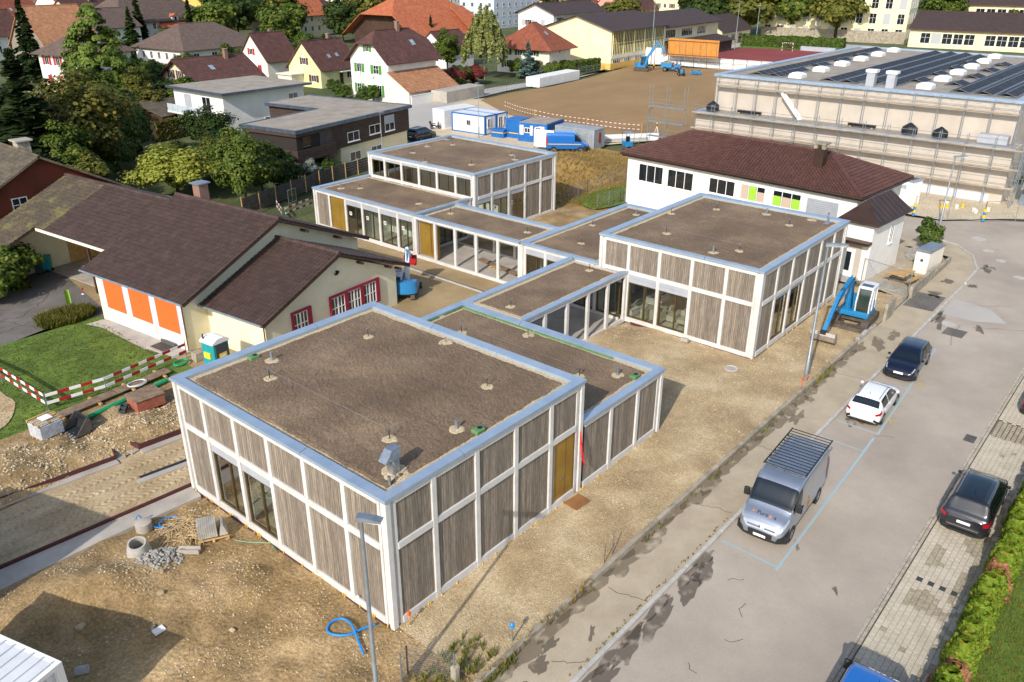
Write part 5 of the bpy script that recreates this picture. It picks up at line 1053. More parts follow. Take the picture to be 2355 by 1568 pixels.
for k in range(8): MB().box((-1.5, 1.05+k*1.34, 2.85), (-1.46, 2.3+k*1.34, 3.85)).build('balustrade_glass', 'bal_glass', bf)

MWf = wallM('x0', 13.6, 12)
for s, z, w, h in ((3.5, 3.0, 1.6, 2.2), (8.0, 3.0, 2.0, 2.2), (3.5, .2, 2.0, 2.1), (8, .2, 2.0, 2.1)): win(Wf, MWf, s, z, w, h, sh='blind_grey' if s < 5 else None, state='closed')
win(Wf, Matrix.Identity(4), 11.6, 3.3, 1.7, 1.6); win(Wf, Matrix.Identity(4), 7.2, .3, 1.8, 1.8)
sh = thing('garden_shed', 'old garden shed with mossy tiled roof under the bare tree', 'shed', (44.5, 97.5, 0), radians(15)); MB().box((0, 0, 0), (7, 4, 2.2)).build('wall', 'w_brown', sh)
mb = MB(); slab(mb, [(-.5, -.6, 2.1), (7.5, -.6, 2.1), (7.5, 4.5, 3.6), (-.5, 4.5, 3.6)], .12); mb.build('roof', 'tiles_mossy', sh)
# ---------------------------------------------------------------- trees, shrubs, hedges
leafmat('lf_dark', '#2b3b18', '#4c5f28'); leafmat('lf_spruce', '#1e2c14', '#40522a'); leafmat('lf_conifer', '#465a20', '#7d8f3c'); leafmat('lf_mid', '#3a4c1b', '#66782c', '#8a8638'); leafmat('lf_olive', '#4a5020', '#777a32', '#948038')
leafmat('lf_autumn', '#4a4c20', '#747232', '#98803a'); leafmat('lf_yellow', '#727c2c', '#a5a846', '#b8ae50'); leafmat('lf_birch', '#6e783e', '#9ea260', '#bab67a'); leafmat('lf_blue', '#4e6a64', '#7d968e'); leafmat('lf_thuja', '#54701c', '#8aa030', '#b08238')
leafmat('lf_thujab', '#9a6a46', '#c09068'); leafmat('lf_hedge', '#3a4e1c', '#61762e'); leafmat('lf_grey', '#7d8478', '#9ca396'); leafmat('lf_pink', '#c9a0a0', '#d8c0b8'); leafmat('lf_grass', '#66762a', '#969046'); leafmat('lf_dry', '#8a7440', '#b59c62'); leafmat('lf_red', '#6a2c26', '#8a463a')
mat('bark', '#4a3d32', '#332a22', .95, 3, bump=.03, bscale=12); mat('bark_pale', '#b0a898', '#7d756a', .9, 3)
def quad(mb, c, n, s, asp=1.0, rnd=True, up=None):
    n = n.normalized(); t = up if up is not None else Vector((R3(-1, 1), R3(-1, 1), R3(-1, 1))); u = n.cross(t)
    if u.length < 1e-3: u = n.cross(Vector((1, 0, 0)))
    u = u.normalized()*s*.5; v = n.cross(u).normalized()*s*.5*asp
    i = [mb.p(c-u*.6-v), mb.p(c+u*.6-v*.9), mb.p(c+u+v*.35), mb.p(c+v), mb.p(c-u+v*.3)]; mb.f.append(tuple(i))
def rdir():
    while True:
        v = Vector((R3(-1, 1), R3(-1, 1), R3(-1, 1)))
        if .05 < v.length < 1: return v.normalized()
def crown_mesh(seed, rx, rz, zc, ncl, nl, s, spread=.42, flat=0.0, gap=0.0):
    """leaf clumps spread through an ellipsoid crown"""
    random.seed(seed); mb = MB(); cl = []
    for k in range(ncl):
        d = rdir(); r = R3(.35, 1.0)**.6
        r *= .82+.3*nz(d.x*1.6+seed, d.y*1.6, d.z*1.6)*2
        cl.append((Vector((d.x*rx*r, d.y*rx*r, zc+d.z*rz*r*(1 if d.z > 0 else .8))), R3(.6, 1.15)))
    for k in range(nl):
        c, q = random.choice(cl); d = rdir(); p = c+Vector((d.x, d.y, d.z*.7))*rx*spread*q*R3(.45, 1.0); n = (d*.6+(p-Vector((0, 0, zc))).normalized()*.5+Vector((0, 0, .55))+rdir()*.5)
        quad(mb, p, n, s*R3(.6, 1.3), R3(.8, 1.5))
    return mb
def trunk_mesh(seed, h, r, br=5, rx=2):
    random.seed(seed+77); mb = MB(); mb.path([(0, 0, -.3), (R3(-.1, .1), R3(-.1, .1), h*.35), (R3(-.2, .2), R3(-.2, .2), h*.75)], r, 7)
    for k in range(br): a = R3(0, 2*pi); z = h*R3(.3, .65); mb.tube((0, 0, z), (cos(a)*rx*R3(.4, .75), sin(a)*rx*R3(.4, .75), z+h*R3(.1, .3)), r*.45, 5, r*.12)
    return mb.mesh('trunk')
def spruce_mesh(seed, h, r, nl, s, droop=.35, tiers=26, power=1.0):
    random.seed(seed); mb = MB()
    br = []
    for t in range(tiers):
        z = h*(.06+.92*t/tiers); rr = r*((1-t/tiers)**power)*R3(.8, 1.12)+.1
        for k in range(max(4, int(9*(1-t/tiers))+3)):
            a = R3(0, 2*pi); br.append((z+R3(-.2, .2), a, rr*R3(.75, 1.15)))
    for k in range(nl):
        z, a, l = random.choice(br); f = R3(.15, 1)**.7; x = cos(a)*l*f; y = sin(a)*l*f; w = R3(-.16, .16)*l
        p = Vector((x-sin(a)*w, y+cos(a)*w, z+.10*l*f-droop*l*f*f+R3(-.12, .08)))
        quad(mb, p, Vector((cos(a)*.25, sin(a)*.25, 1))+rdir()*.55, s*R3(.6, 1.25), R3(1.0, 1.9), up=Vector((-sin(a), cos(a), R3(-.3, .3))))
    for k in range(int(nl*.02)): quad(mb, Vector((R3(-.12, .12), R3(-.12, .12), h*R3(.93, 1.03))), rdir(), s*.6, 1.5)
    return mb
def cone_mesh(seed, h, r, ncl, nl, s):
    random.seed(seed); mb = MB(); cl = []
    for k in range(ncl):
        f = R3(0, 1)**1.35; z = h*(.06+.92*f); rr = r*(1-f)**.72*R3(.55, 1.1)+.2; a = R3(0, 2*pi); cl.append((Vector((cos(a)*rr, sin(a)*rr, z)), a, R3(.7, 1.3)*(1.25-.75*f)))
    for k in range(nl):
        c, a, q = random.choice(cl); d = rdir(); p = c+Vector((d.x*1.35, d.y*1.35, d.z*.62-abs(d.x*cos(a)+d.y*sin(a))*.35))*q*R3(.4, 1.05); quad(mb, p, d*.7+Vector((cos(a)*.5, sin(a)*.5, .6))+rdir()*.4, s*R3(.6, 1.3), R3(1.0, 1.9))
    return mb
def weep_mesh(seed, h, r, nl, s):
    random.seed(seed); mb = MB(); st = []
    for k in range(150):
        a = R3(0, 2*pi); rr = r*R3(.1, 1)**.7; z1 = h*(1-.55*(rr/r)**1.5)*R3(.75, 1.02); st.append((cos(a)*rr, sin(a)*rr, z1, R3(1.2, 4.2)))
    for k in range(nl):
        x, y, z, l = random.choice(st); f = R3(0, 1); quad(mb, Vector((x*(1+.1*f)+R3(-.22, .22), y*(1+.1*f)+R3(-.22, .22), max(1.2, z-l*f))), rdir()+Vector((x, y, 1)).normalized()*.8, s*R3(.6, 1.2), R3(1.2, 2.0), up=Vector((R3(-.3, .3), R3(-.3, .3), 1)).cross(rdir()))
    return mb
CM = {}
CM['broad1'] = crown_mesh(1, 3.0, 3.2, 4.6, 80, 14000, .22).mesh('crown'); CM['broad2'] = crown_mesh(2, 3.4, 2.8, 4.2, 75, 14000, .24).mesh('crown'); CM['broad3'] = crown_mesh(3, 2.6, 3.6, 4.8, 90, 13000, .21, .36).mesh('crown')
CM['bush1'] = crown_mesh(4, 1.5, 1.2, 1.1, 34, 5200, .14, .4).mesh('crown'); CM['bush2'] = crown_mesh(5, 1.4, 1.5, 1.4, 30, 5200, .14, .4).mesh('crown'); CM['round'] = crown_mesh(6, 1.0, .95, .9, 90, 3600, .15, .22).mesh('crown')
CM['sparse'] = crown_mesh(8, 2.6, 2.4, 3.6, 34, 2600, .26, .36).mesh('crown'); CM['spr1'] = spruce_mesh(11, 14, 3.2, 9000, .5).mesh('crown'); CM['spr2'] = spruce_mesh(12, 14, 2.2, 7000, .45, .3).mesh('crown'); CM['fir'] = cone_mesh(13, 16, 7.2, 150, 20000, .36).mesh('crown')
CM['bluespr'] = spruce_mesh(14, 7, 2.4, 6500, .32, .12, 20).mesh('crown'); CM['colum'] = spruce_mesh(15, 10, 1.3, 4500, .4, .0, 30, .45).mesh('crown'); CM['birch'] = weep_mesh(16, 15, 4.6, 11000, .34).mesh('crown'); CM['far1'] = crown_mesh(17, 8, 8, 10, 80, 9000, .9, .36).mesh('crown'); CM['far2'] = crown_mesh(18, 6, 5.5, 6.5, 70, 8000, .62, .36).mesh('crown')
TK = {k: trunk_mesh(i, h, r, b, x) for i, (k, h, r, b, x) in enumerate((('t_small', 1.3, .06, 6, .8), ('t_mid', 5, .16, 8, 2.2), ('t_tall', 13, .2, 0, 2), ('t_birch', 12, .16, 8, 2.5), ('t_big', 12, .45, 10, 6)))}
MCACHE = {}
def tree(kind, x, y, label, lm, s=1.0, sz=None, cat='tree', group=None, name=None, rz=None, z=0):
    t = thing(name or ('tree' if cat == 'tree' else 'shrub'), label, cat, (x, y, z), R3(0, 6.28) if rz is None else rz, group, (s, s, sz or s))
    k = (kind, lm)
    if k not in MCACHE: m = CM[kind].copy(); m.materials.clear(); m.materials.append(MATS[lm]); MCACHE[k] = m
    link('crown', MCACHE[k], None, t)
    tk = {'bush1': 't_small', 'bush2': 't_small', 'round': 't_small', 'broad1': 't_mid', 'broad2': 't_mid', 'broad3': 't_mid', 'sparse': 't_mid', 'spr1': 't_tall', 'spr2': 't_tall', 'fir': 't_tall', 'bluespr': 't_mid', 'colum': 't_mid', 'birch': 't_birch', 'far1': 't_big', 'far2': 't_mid'}[kind]
    link('trunk', TK[tk], 'bark_pale' if kind == 'birch' else 'bark', t); return t
random.seed(50)
tree('fir', 47.6, 121.5, 'tall broad bright-green conifer in front of the villa with crimson shutters', 'lf_conifer', 1.0, 1.02)
tree('spr1', 55.4, 168.5, 'tall dark spruce beside the grey house with the tan roof', 'lf_spruce', 1.1, 1.15); tree('spr2', 100.2, 184.3, 'slim dark spruce before the long white house', 'lf_spruce', 1.0, 1.0); tree('spr2', 107, 224, 'slender dark spruce behind the bright-green conifer', 'lf_spruce', 1.15, 1.1); tree('spr1', 95, 205, 'dark spruce with a wide skirt behind the bright-green conifer', 'lf_dark', .95, .8)
tree('spr1', 17, 86, 'big dark spruce above the red barn', 'lf_dark', 1.35, 1.05); tree('spr1', 11.5, 77, 'wide dark spruce hanging over the red barn roof', 'lf_spruce', 1.25, .85); tree('spr1', 24, 100, 'dark spruce in the shaded garden behind the barn', 'lf_dark', 1.1, .8); tree('spr1', 10, 100, 'dark spruce at the shaded garden edge', 'lf_spruce', 1.4, .9)
tree('spr1', 17.5, 72.5, 'very large dark spruce filling the garden corner behind the barn', 'lf_spruce', 1.7, 1.0); tree('spr1', 13, 84, 'large dark spruce leaning over the barn ridge', 'lf_dark', 1.6, 1.05)
for x, y, s in ((30, 92, 1.2), (36, 99, 1.1), (33, 84, 1.0), (40, 108, 1.2), (25, 108, 1.3), (20, 95, 1.2)): tree('broad1', x, y, 'full green tree in the gardens behind the rust-tinged tree', 'lf_mid' if s != 1.1 else 'lf_olive', s, s*.85, group='green trees in the garden block')
tree('broad1', 24.0, 76, 'rust-tinged bushy tree behind the tiled kindergarten', 'lf_autumn', 1.5, 1.45); tree('broad2', 28.5, 82, 'olive leafy tree beside the rust-tinged tree', 'lf_mid', 1.35, 1.3); tree('broad3', 19.5, 70, 'dark leafy tree between barn and rust-tinged tree', 'lf_mid', 1.0, .95)
tree('broad2', 26.3, 61.5, 'yellow-green spreading tree beyond the kindergarten ridge', 'lf_yellow', 1.15, .78); tree('broad1', 28.8, 53.2, 'leafy garden tree near the kindergarten chimney', 'lf_mid', .95, .98); tree('broad3', 32.2, 55.2, 'light green garden tree by the timber fence', 'lf_mid', .85, .72); tree('bush2', 35.4, 56.3, 'dark green upright shrub by the timber fence', 'lf_dark', 1.6, 1.6, cat='shrub')
tree('broad2', 37, 70, 'dense dark green shrubby tree by the balcony', 'lf_dark', .95, .62); tree('broad1', 41, 80, 'tall dark shrub screening the white flat-roofed house', 'lf_dark', 1.0, .7); tree('broad2', 33, 63, 'olive green tree in front of the balcony', 'lf_olive', .8, .75)
tree('bush1', 42.4, 58.0, 'rounded dark shrub below the timber house', 'lf_dark', 1.15, 1.0, cat='shrub'); tree('bush2', 39.9, 57.4, 'silvery grey shrub below the timber house', 'lf_grey', .95, .9, cat='shrub')
tree('sparse', 54.4, 107.6, 'gnarled fruit tree in front of the cream house', 'lf_mid', 1.15, 1.0); tree('broad3', 48.5, 112, 'olive brown tree next to the tall conifer', 'lf_olive', 1.0, .9); tree('sparse', 47, 104.5, 'half-bare tree leaning over the garden shed', 'lf_autumn', 1.0, .9)
tree('birch', 119.8, 103.4, 'tall drooping birch beside the white house with green shutters', 'lf_birch', 1.0, 1.0); tree('broad3', 121.5, 116, 'bushy pine behind the drooping birch', 'lf_mid', 1.25, 1.1); tree('bluespr', 125.8, 96.4, 'blue-grey spruce in front of the chalet-style house', 'lf_blue', 1.05, 1.0); tree('colum', 188, 196, 'narrow columnar conifer in front of the orange barn roof', 'lf_dark', 1.1, 1.05); tree('spr2', 160, 160, 'small dark conifer beside the orange barn', 'lf_dark', .7, .6)
for x, y, s, lm, lb in ((143, 205, 1.25, 'lf_mid', 'broad round-headed tree behind the yellow house'), (155, 193, 1.1, 'lf_dark', 'dark leafy tree beside the barn gable'), (140, 226, 1.6, 'lf_dark', 'tall dark tree behind the garden houses'), (130, 190, 1.0, 'lf_mid', 'green leafy tree behind the white gabled house'), (172, 203, 1.4, 'lf_olive', 'loose olive tree behind the barn'), (122, 210, 1.2, 'lf_mid', 'mid green tree behind the slim spruce'), (168, 190, .9, 'lf_mid', 'small green tree in the shade of the barn gable')):
    tree('far2', x, y, lb, lm, s, s*.95)
for i, (x, y, s, lm) in enumerate(((262, 82, 1.1, 'lf_olive'), (262, 96, 1.15, 'lf_mid'), (255, 108, 1.1, 'lf_olive'), (248, 120, 1.05, 'lf_dark'), (262, 130, 1.2, 'lf_dark'), (272, 116, 1.25, 'lf_dark'))):
    tree('far1', x, y, ('golden olive chestnut tree with spreading crown before the school' if lm != 'lf_dark' else 'dark leafy tree behind the red court'), lm, s, s*.95, group='trees before the school' if lm != 'lf_dark' else 'dark trees behind the red court')
tree('far1', 318, 66, 'leafy tree between the two school buildings', 'lf_mid', 1.0, .95); tree('far1', 300, 40, 'pale green tree overhanging the school wing', 'lf_olive', .6, .55)
for x, y in ((225, 140), (214, 145), (240, 175), (205, 215), (215, 235), (160, 260), (130, 270), (98, 300), (240, 250), (300, 210), (110, 330), (150, 345), (200, 370), (330, 260), (75, 300), (260, 300)): tree('far2', x, y, 'leafy tree among the far village houses', random.choice(['lf_dark', 'lf_mid', 'lf_olive']), R3(1.0, 1.5), None, group='trees among the far village houses')
for x, y, s in ((83.6, 99.5, 1.3), (82.6, 103.5, 1.2), (84.3, 108.5, 1.4), (86.2, 112, 1.2), (83.2, 96.6, 1.5), (79, 95, 1.4), (77.5, 99, 1.2)): tree('round', x, y, 'clipped round shrub in front of the house with green shutters', 'lf_hedge', s, s, 'shrub', 'clipped round shrubs in front of the green-shuttered house')
for k in range(46):
    x = R3(12, 60); y = R3(66, 132)
    if (36 < x < 63 and 55 < y < 100) or (58 < x < 76 and 110 < y < 128): continue
    lm = random.choice(['lf_dark', 'lf_mid', 'lf_olive', 'lf_hedge']); kd = random.choice(['bush1', 'bush2']); tree(kd, x, y, {'lf_dark': 'dark green', 'lf_mid': 'bright green', 'lf_olive': 'olive', 'lf_hedge': 'deep green'}[lm]+(' spreading' if kd == 'bush1' else ' upright')+' shrub in the gardens beyond the barn', lm, R3(1.2, 2.3), None, 'shrub', 'garden shrubs beyond the barn')
for k in range(40):
    x = R3(62, 135); y = R3(100, 200)
    if (80 < x < 104 and 86 < y < 150) or (118 < x < 150 and 92 < y < 126) or (56 < x < 78 and 108 < y < 130) or (86 < x < 114 and 162 < y < 192): continue
    lm = random.choice(['lf_dark', 'lf_mid', 'lf_hedge']); kd = random.choice(['bush1', 'bush2']); tree(kd, x, y, {'lf_dark': 'dark green', 'lf_mid': 'bright green', 'lf_hedge': 'deep green'}[lm]+(' spreading' if kd == 'bush1' else ' upright')+' shrub between the village houses', lm, R3(1.3, 2.2), None, 'shrub', 'garden shrubs between the village houses')
for x, y in ((106, 99), (109, 100), (112, 99), (128, 91.5), (130, 99), (127, 100)): tree('bush1', x, y, 'low shrub below the birch and chalet-style house', random.choice(['lf_mid', 'lf_red', 'lf_hedge']), R3(1.4, 1.9), None, 'shrub', 'low shrubs below the birch')
for x, y, s in ((4.6, 47.0, 1.6), (2.6, 45.6, 1.5), (5.6, 49.2, 1.3), (.5, 46.5, 1.5), (3.2, 49, 1.4)): tree('bush1', x, y, 'dense leafy shrub beside the drive and waste bins', 'lf_mid', s, s, 'shrub', 'leafy shrubs beside the drive')
tree('bush2', 59.0, -1.9, 'rounded flowering shrub on the stone island by the junction', 'lf_hedge', .85, 1.0, 'shrub'); fl = crown_mesh(44, 1.2, 1.3, 1.5, 40, 60, .12, .2)
fo = fl.mesh('blossom'); fo.transform(Matrix.Diagonal((.85, .85, 1, 1)));
_olea = [o for o in bpy.data.objects if o.parent is None and o.get('label', '').startswith('rounded flowering shrub')][0]; link('blossom', fo, 'lf_pink', _olea)
def hedge(label, pts, h, w, lm, dens, s, name='hedge', cat='hedge'):
    T = thing(name, label, cat, (0, 0, 0)); mb = MB(); core = MB()
    for a, b in zip(pts, pts[1:]):
        a, b = Vector(a), Vector(b); d = (b-a); L = d.length; d.normalize(); n = Vector((-d.y, d.x)); k = int(dens*L*(2*h+w)); 
        core.prism([tuple(a+n*w*.36), tuple(b+n*w*.36), tuple(b-n*w*.36), tuple(a-n*w*.36)], -.1, h*.9)
        for i in range(k):
            t = R3(0, L); q = R3(0, 2*h+w); top = 1+.12*nz((a+d*t).x*.6, (a+d*t).y*.6)
            if q < h: off, z, nn = w/2, q*top, n
            elif q < 2*h: off, z, nn = -w/2, (q-h)*top, -n
            else: off, z, nn = (q-2*h)-w/2, h*top, None
            p = a+d*t+n*(off+R3(-.08, .08)); v = Vector((nn.x, nn.y, .4)) if nn is not None else Vector((0, 0, 1)); quad(mb, Vector((p.x, p.y, z+R3(-.1, .1))), v+rdir()*.8, s*R3(.6, 1.3), R3(.9, 1.6))
    mb.build('foliage', lm, T, fix=False); core.build('stems', 'bark', T); return T
random.seed(61)
hedge('clipped green hedge in front of the gym gable', [(137, 99.2), (141, 95.0), (149.2, 94.4)], 2.2, 1.6, 'lf_hedge', 30, .35); hedge('long clipped hedge behind the red court', [(225.5, 66), (223.5, 95)], 3.2, 2.0, 'lf_hedge', 12, .6); hedge('dark hedge along the road beside the lean-to', [(90, 92.5), (106, 97.0)], 1.6, 1.4, 'lf_hedge', 40, .3)
hedge('rust-tipped garden hedge in front of the shed', [(40, 92), (47, 93.5)], 2.2, 1.0, 'lf_autumn', 40, .3); hedge('dark hedge behind the shaded garden', [(62, 128), (78, 134)], 2.6, 2.0, 'lf_dark', 30, .35)
# thuja hedge by the parked cars: a row of upright plants
TH = thing('thuja_hedge', 'bright yellow-green thuja hedge with browned tips beside the paved bays', 'hedge', (0, 0, -.1)); TV = []
for v in range(4):
    random.seed(70+v); mb = MB()
    for k in range(2800):
        z = R3(.05, 1)**.8*1.75; rr = .46*(1-.55*(z/1.75)**2.5); a = R3(0, 2*pi); r = rr*R3(.75, 1.08)*(1+.25*nz(cos(a)*2+v*5, sin(a)*2, z*2.5))
        quad(mb, Vector((cos(a)*r, sin(a)*r, z+.05*nz(a, z))), Vector((cos(a), sin(a), .5))+rdir()*.6, R3(.045, .10), R3(1.2, 2.4), up=Vector((0, 0, 1)).cross(Vector((cos(a), sin(a), 0)))+rdir()*.3)
    TV.append(mb.mesh('thuja_plant'))
TB = {}
random.seed(81); x = 5.5
while x < 34:
    v = random.randrange(4); b = random.random() < .13 or 9.5 < x < 10.6; k = (v, b)
    if k not in TB: m = TV[v].copy(); m.materials.append(MATS['lf_thujab' if b else 'lf_thuja']); TB[k] = m
    o = link('thuja_plant', TB[k], None, TH); o.location = (x, -16.1+R3(-.07, .07), 0); s = R3(.85, 1.1); o.scale = (s*1.1, s, R3(.85, 1.06) if not b else R3(.6, .85)); o.rotation_euler = (R3(-.04, .04), R3(-.04, .04), R3(0, 6)); x += R3(.36, .5)
# weeds along the low wall and kerb, planting bed, grassy mound
def tufts(name, n, place, hgt, lm, par, label=None, cat=None, seed=0):
    random.seed(seed); mb = MB()
    for k in range(n):
        x, y, z = place(); b = random.randint(5, 9)
        for q in range(b):
            a = R3(0, 2*pi); l = hgt*R3(.5, 1.2); w = .012+.01*random.random(); dx, dy = cos(a)*l*R3(.15, .6), sin(a)*l*R3(.15, .6); i = [mb.p((x-sin(a)*w, y+cos(a)*w, z)), mb.p((x+sin(a)*w, y-cos(a)*w, z)), mb.p((x+dx*.6+sin(a)*w*.8, y+dy*.6-cos(a)*w*.8, z+l*.7)), mb.p((x+dx, y+dy, z+l*.95))]; mb.f.append(tuple(i))
    o = mb.build(name, lm, par, fix=False); stuff(o)
    if label: o['label'] = label; o['category'] = cat
    return o
tufts('wall_weeds', 110, lambda: (random.choice([R3(3.5, 6.8), R3(3.5, 6.8), R3(27.5, 31.5), R3(24, 40), R3(0, 3)]), -4.02+R3(-.12, .1), R3(.0, .2)), .26, 'lf_dry', site_front, seed=1)
tufts('wall_weeds', 120, lambda: (random.choice([R3(29, 31.5), R3(0, 2), R3(10, 25)]), -4.1+R3(-.2, .05), 0), .22, 'lf_grass', site_front, seed=2)
tufts('kerb_weeds', 90, lambda: (R3(0, 14), -6.15+R3(-.04, .08), -.01), .09, 'lf_grass', walkway, seed=3)
tufts('corner_weeds', 110, lambda: (R3(-1.2, 1.6), R3(-3.7, -2.1), .05), .3, 'lf_grass', site_low, seed=4); tufts('mound_grass', 3200, lambda: (lambda x, y: (x, y, z_back(x, y)))(R3(50, 74), R3(30, 46.5)), .35, 'lf_dry', site_back, seed=5)
tufts('lawn_blades', 5200, lambda: (R3(-7, 6.2), R3(25.1, 36.8), .03), .07, 'lf_grass', lawn, seed=6); tufts('lawn_blades', 6000, lambda: (R3(8, 26), R3(-19.5, -16.5), -.1), .08, 'lf_grass', hedge_lawn, seed=7)
tufts('bed_plants', 700, lambda: (lambda a, r: (5.0+cos(a)*r*1.9, 38.3+sin(a)*r*1.3, .0))(R3(0, 6.28), R3(0, 1)**.5), .6, 'lf_olive', path_k, seed=8); tufts('bed_plants', 240, lambda: (lambda a, r: (5.0+cos(a)*r*1.8, 38.3+sin(a)*r*1.2, .0))(R3(0, 6.28), R3(0, 1)**.5), .7, 'lf_autumn', path_k, seed=9)

for x, y, lm in ((39.3, 58.0, 'lf_mid'), (40.6, 58.1, 'lf_grass'), (42.0, 58.4, 'lf_yellow'), (38.6, 60.4, 'lf_mid')):
    t = thing('potted_plant', 'potted plant on the balcony of the timber house', 'plant', (x, y, 2.56), 0, 'potted plants on the balcony', (.4, .4, .5)); m = CM['round'].copy(); m.materials.append(MATS[lm]); link('foliage', m, None, t); MB().lathe((0, 0, 0), [(.35, 0), (.5, .7), (.4, .7)], 10).build('pot', 'white_pl', t)

tufts('lawn_blades', 1500, lambda: (R3(50.6, 62), R3(26, 30.6), .17), .16, 'lf_grass', back_lawn, seed=12)
# ---------------------------------------------------------------- vehicles
def paint(name, c, c2=None, metal=.0, rough=.22): return mat(name, c, c2 or c, rough, 2, metal=metal, spec=.6, coat=.7)
paint('p_white', '#e8e8e8'); paint('p_navy', '#141b30', metal=.3); paint('p_silver', '#aab2be', '#a2aab6', .75, .3); paint('p_grey', '#33343a', metal=.5); paint('p_red', '#4a0a14', metal=.2); paint('p_blue', '#1866b4'); paint('p_machine', '#1c7cb4', rough=.4); paint('p_dark', '#1c1e22', metal=.3)
mat('plastic', '#1b1c1e', '#242527', .6, 4); mat('chrome', '#c9ccd0', rough=.15, metal=1.0); mat('lamp_clear', '#8f979e', rough=.12, spec=.8); mat('lamp_red', '#a3121c', rough=.12, spec=.8); mat('plate', '#ededed', rough=.4); mat('car_glass', '#0f181c', rough=.03, spec=1.0); mat('rim', '#a9adb3', rough=.3, metal=.8); mat('text_dark', '#33353a', rough=.5); mat('text_orange', '#d98a2c', rough=.5)
def crom(p0, p1, p2, p3, t): return .5*((2*p1)+(-p0+p2)*t+(2*p0-5*p1+4*p2-p3)*t*t+(-p0+3*p1-3*p2+p3)*t*t*t)
class Body:
    """smooth car shell: S(x, v) with v 0 at the sill, 6 at the roof centre line"""
    def __init__(s, st): s.st = sorted(st)
    def ring(s, r): x, zb, ws, zm, wm, zB, wB, zr, wr, zt = r; return [(ws*.93, zb), (ws, zb+.12), (wm, zm), (wB, zB), (wr, zr), (wr*.62, zt), (0, zt+.012)]
    def S(s, x, v, off=0.0):
        P = s._S(x, v)
        if off:
            e = .01; a = s._S(x+e, v)-s._S(x-e, v); b = s._S(x, min(6, v+e))-s._S(x, max(0, v-e)); n = a.cross(b)
            if n.length > 1e-9:
                n.normalize()
                if n.dot(Vector((0, P.y, P.z-.7))) < 0: n = -n
                P = P+n*off
        return P
    def _S(s, x, v):
        st = s.st; x = min(max(x, st[0][0]), st[-1][0]); i = 0
        while i < len(st)-2 and x > st[i+1][0]: i += 1
        t = (x-st[i][0])/(st[i+1][0]-st[i][0]); R = [s.ring(st[min(max(k, 0), len(st)-1)]) for k in (i-1, i, i+1, i+2)]
        def at(k, j): return R[k][j]
        j = min(5, int(v)); u = v-j; out = []
        for c in (0, 1):
            cols = [crom(R[0][q][c], R[1][q][c], R[2][q][c], R[3][q][c], t) for q in range(7)]
            g = lambda q: cols[q] if 0 <= q < 7 else (-cols[5] if (q == 7 and c == 0) else (cols[5] if q == 7 else 2*cols[0]-cols[1]))
            out.append(crom(g(j-1), g(j), g(j+1), g(j+2), u))
        return Vector((x, out[0], out[1]))
    def shell(s, nu=46, nv=20):
        mb = MB(); x0, x1 = s.st[0][0], s.st[-1][0]; xs = [x0+(x1-x0)*(.5-.5*cos(pi*k/nu)) for k in range(nu+1)]; I = []
        for x in xs:
            row = [s.S(x, 6*k/nv) for k in range(nv+1)]; full = row+[Vector((p.x, -p.y, p.z)) for p in reversed(row[:-1])]; I.append([mb.p(p) for p in full])
        n = len(I[0])
        for a, b in zip(I, I[1:]):
            for k in range(n-1): mb.f.append((a[k], a[k+1], b[k+1], b[k]))
            mb.f.append((a[n-1], a[0], b[0], b[n-1]))
        mb.f.append(tuple(I[0])); mb.f.append(tuple(reversed(I[-1]))); return mb
    def patch(s, xa, xb, va, vb, off, side=1, nx=12, nv=8, both=False, xf=None):
        """surface piece lifted off the shell; both=True spans across the centre line"""
        mb = MB()
        def q(a, b):
            if both:
                w = (b-.5)*2; v = 6-(6-va)*abs(w); sg = 1 if w >= 0 else -1
            else: v = va+(vb-va)*b; sg = side
            lo, hi = (xa, xb) if xf is None else xf(b if not both else abs((b-.5)*2))
            p = s.S(lo+(hi-lo)*a, v, off); return (p.x, p.y*sg, p.z)
        mb.grid(nx, nv*2 if both else nv, q); return mb
def wheel(par, x, y, r, w=.2, rim='rim'):
    t = MB(); M = Matrix.Translation((x, y, r)) @ Matrix.Rotation(pi/2, 4, 'X'); t.M = M; t.lathe((0, 0, 0), [(r*.62, -w/2), (r*.93, -w/2), (r, -w*.36), (r, w*.36), (r*.93, w/2), (r*.62, w/2)], 22); wo = t.build('wheel', 'rubber', par, smooth='a')
    s = -1 if y > 0 else 1; k = MB(M); k.lathe((0, 0, s*w*.42), [(r*.64, 0), (r*.60, s*.02), (r*.2, s*-.02), (.02, s*-.015)], 18); k.build('rim', rim, wo, smooth='a')
    sp = MB(M)
    for q in range(5): a = q*2*pi/5; sp.tube((r*.1*cos(a), r*.1*sin(a), s*w*.45), (r*.58*cos(a), r*.58*sin(a), s*w*.45), .028, 5)
    sp.build('spokes', rim, wo); return wo
HATCH = [(-2.15, .40, .60, .58, .66, .80, .60, .84, .52, .86), (-2.08, .28, .78, .58, .84, .88, .79, .97, .68, .99), (-1.93, .22, .84, .60, .88, .93, .83, 1.08, .70, 1.10), (-1.60, .20, .86, .60, .89, .96, .85, 1.34, .63, 1.39), (-1.35, .20, .86, .60, .89, .96, .85, 1.40, .61, 1.445), (-.6, .18, .86, .60, .89, .95, .85, 1.43, .61, 1.48), (.1, .18, .86, .60, .89, .94, .85, 1.41, .61, 1.46), (.55, .18, .86, .60, .89, .93, .85, 1.25, .64, 1.31), (1.10, .18, .86, .60, .89, .92, .84, .95, .72, .98), (1.6, .20, .86, .58, .88, .85, .80, .87, .66, .89), (1.95, .24, .82, .55, .84, .73, .76, .76, .62, .78), (2.10, .28, .72, .50, .76, .62, .68, .64, .55, .65), (2.16, .34, .56, .46, .60, .54, .55, .56, .45, .57)]
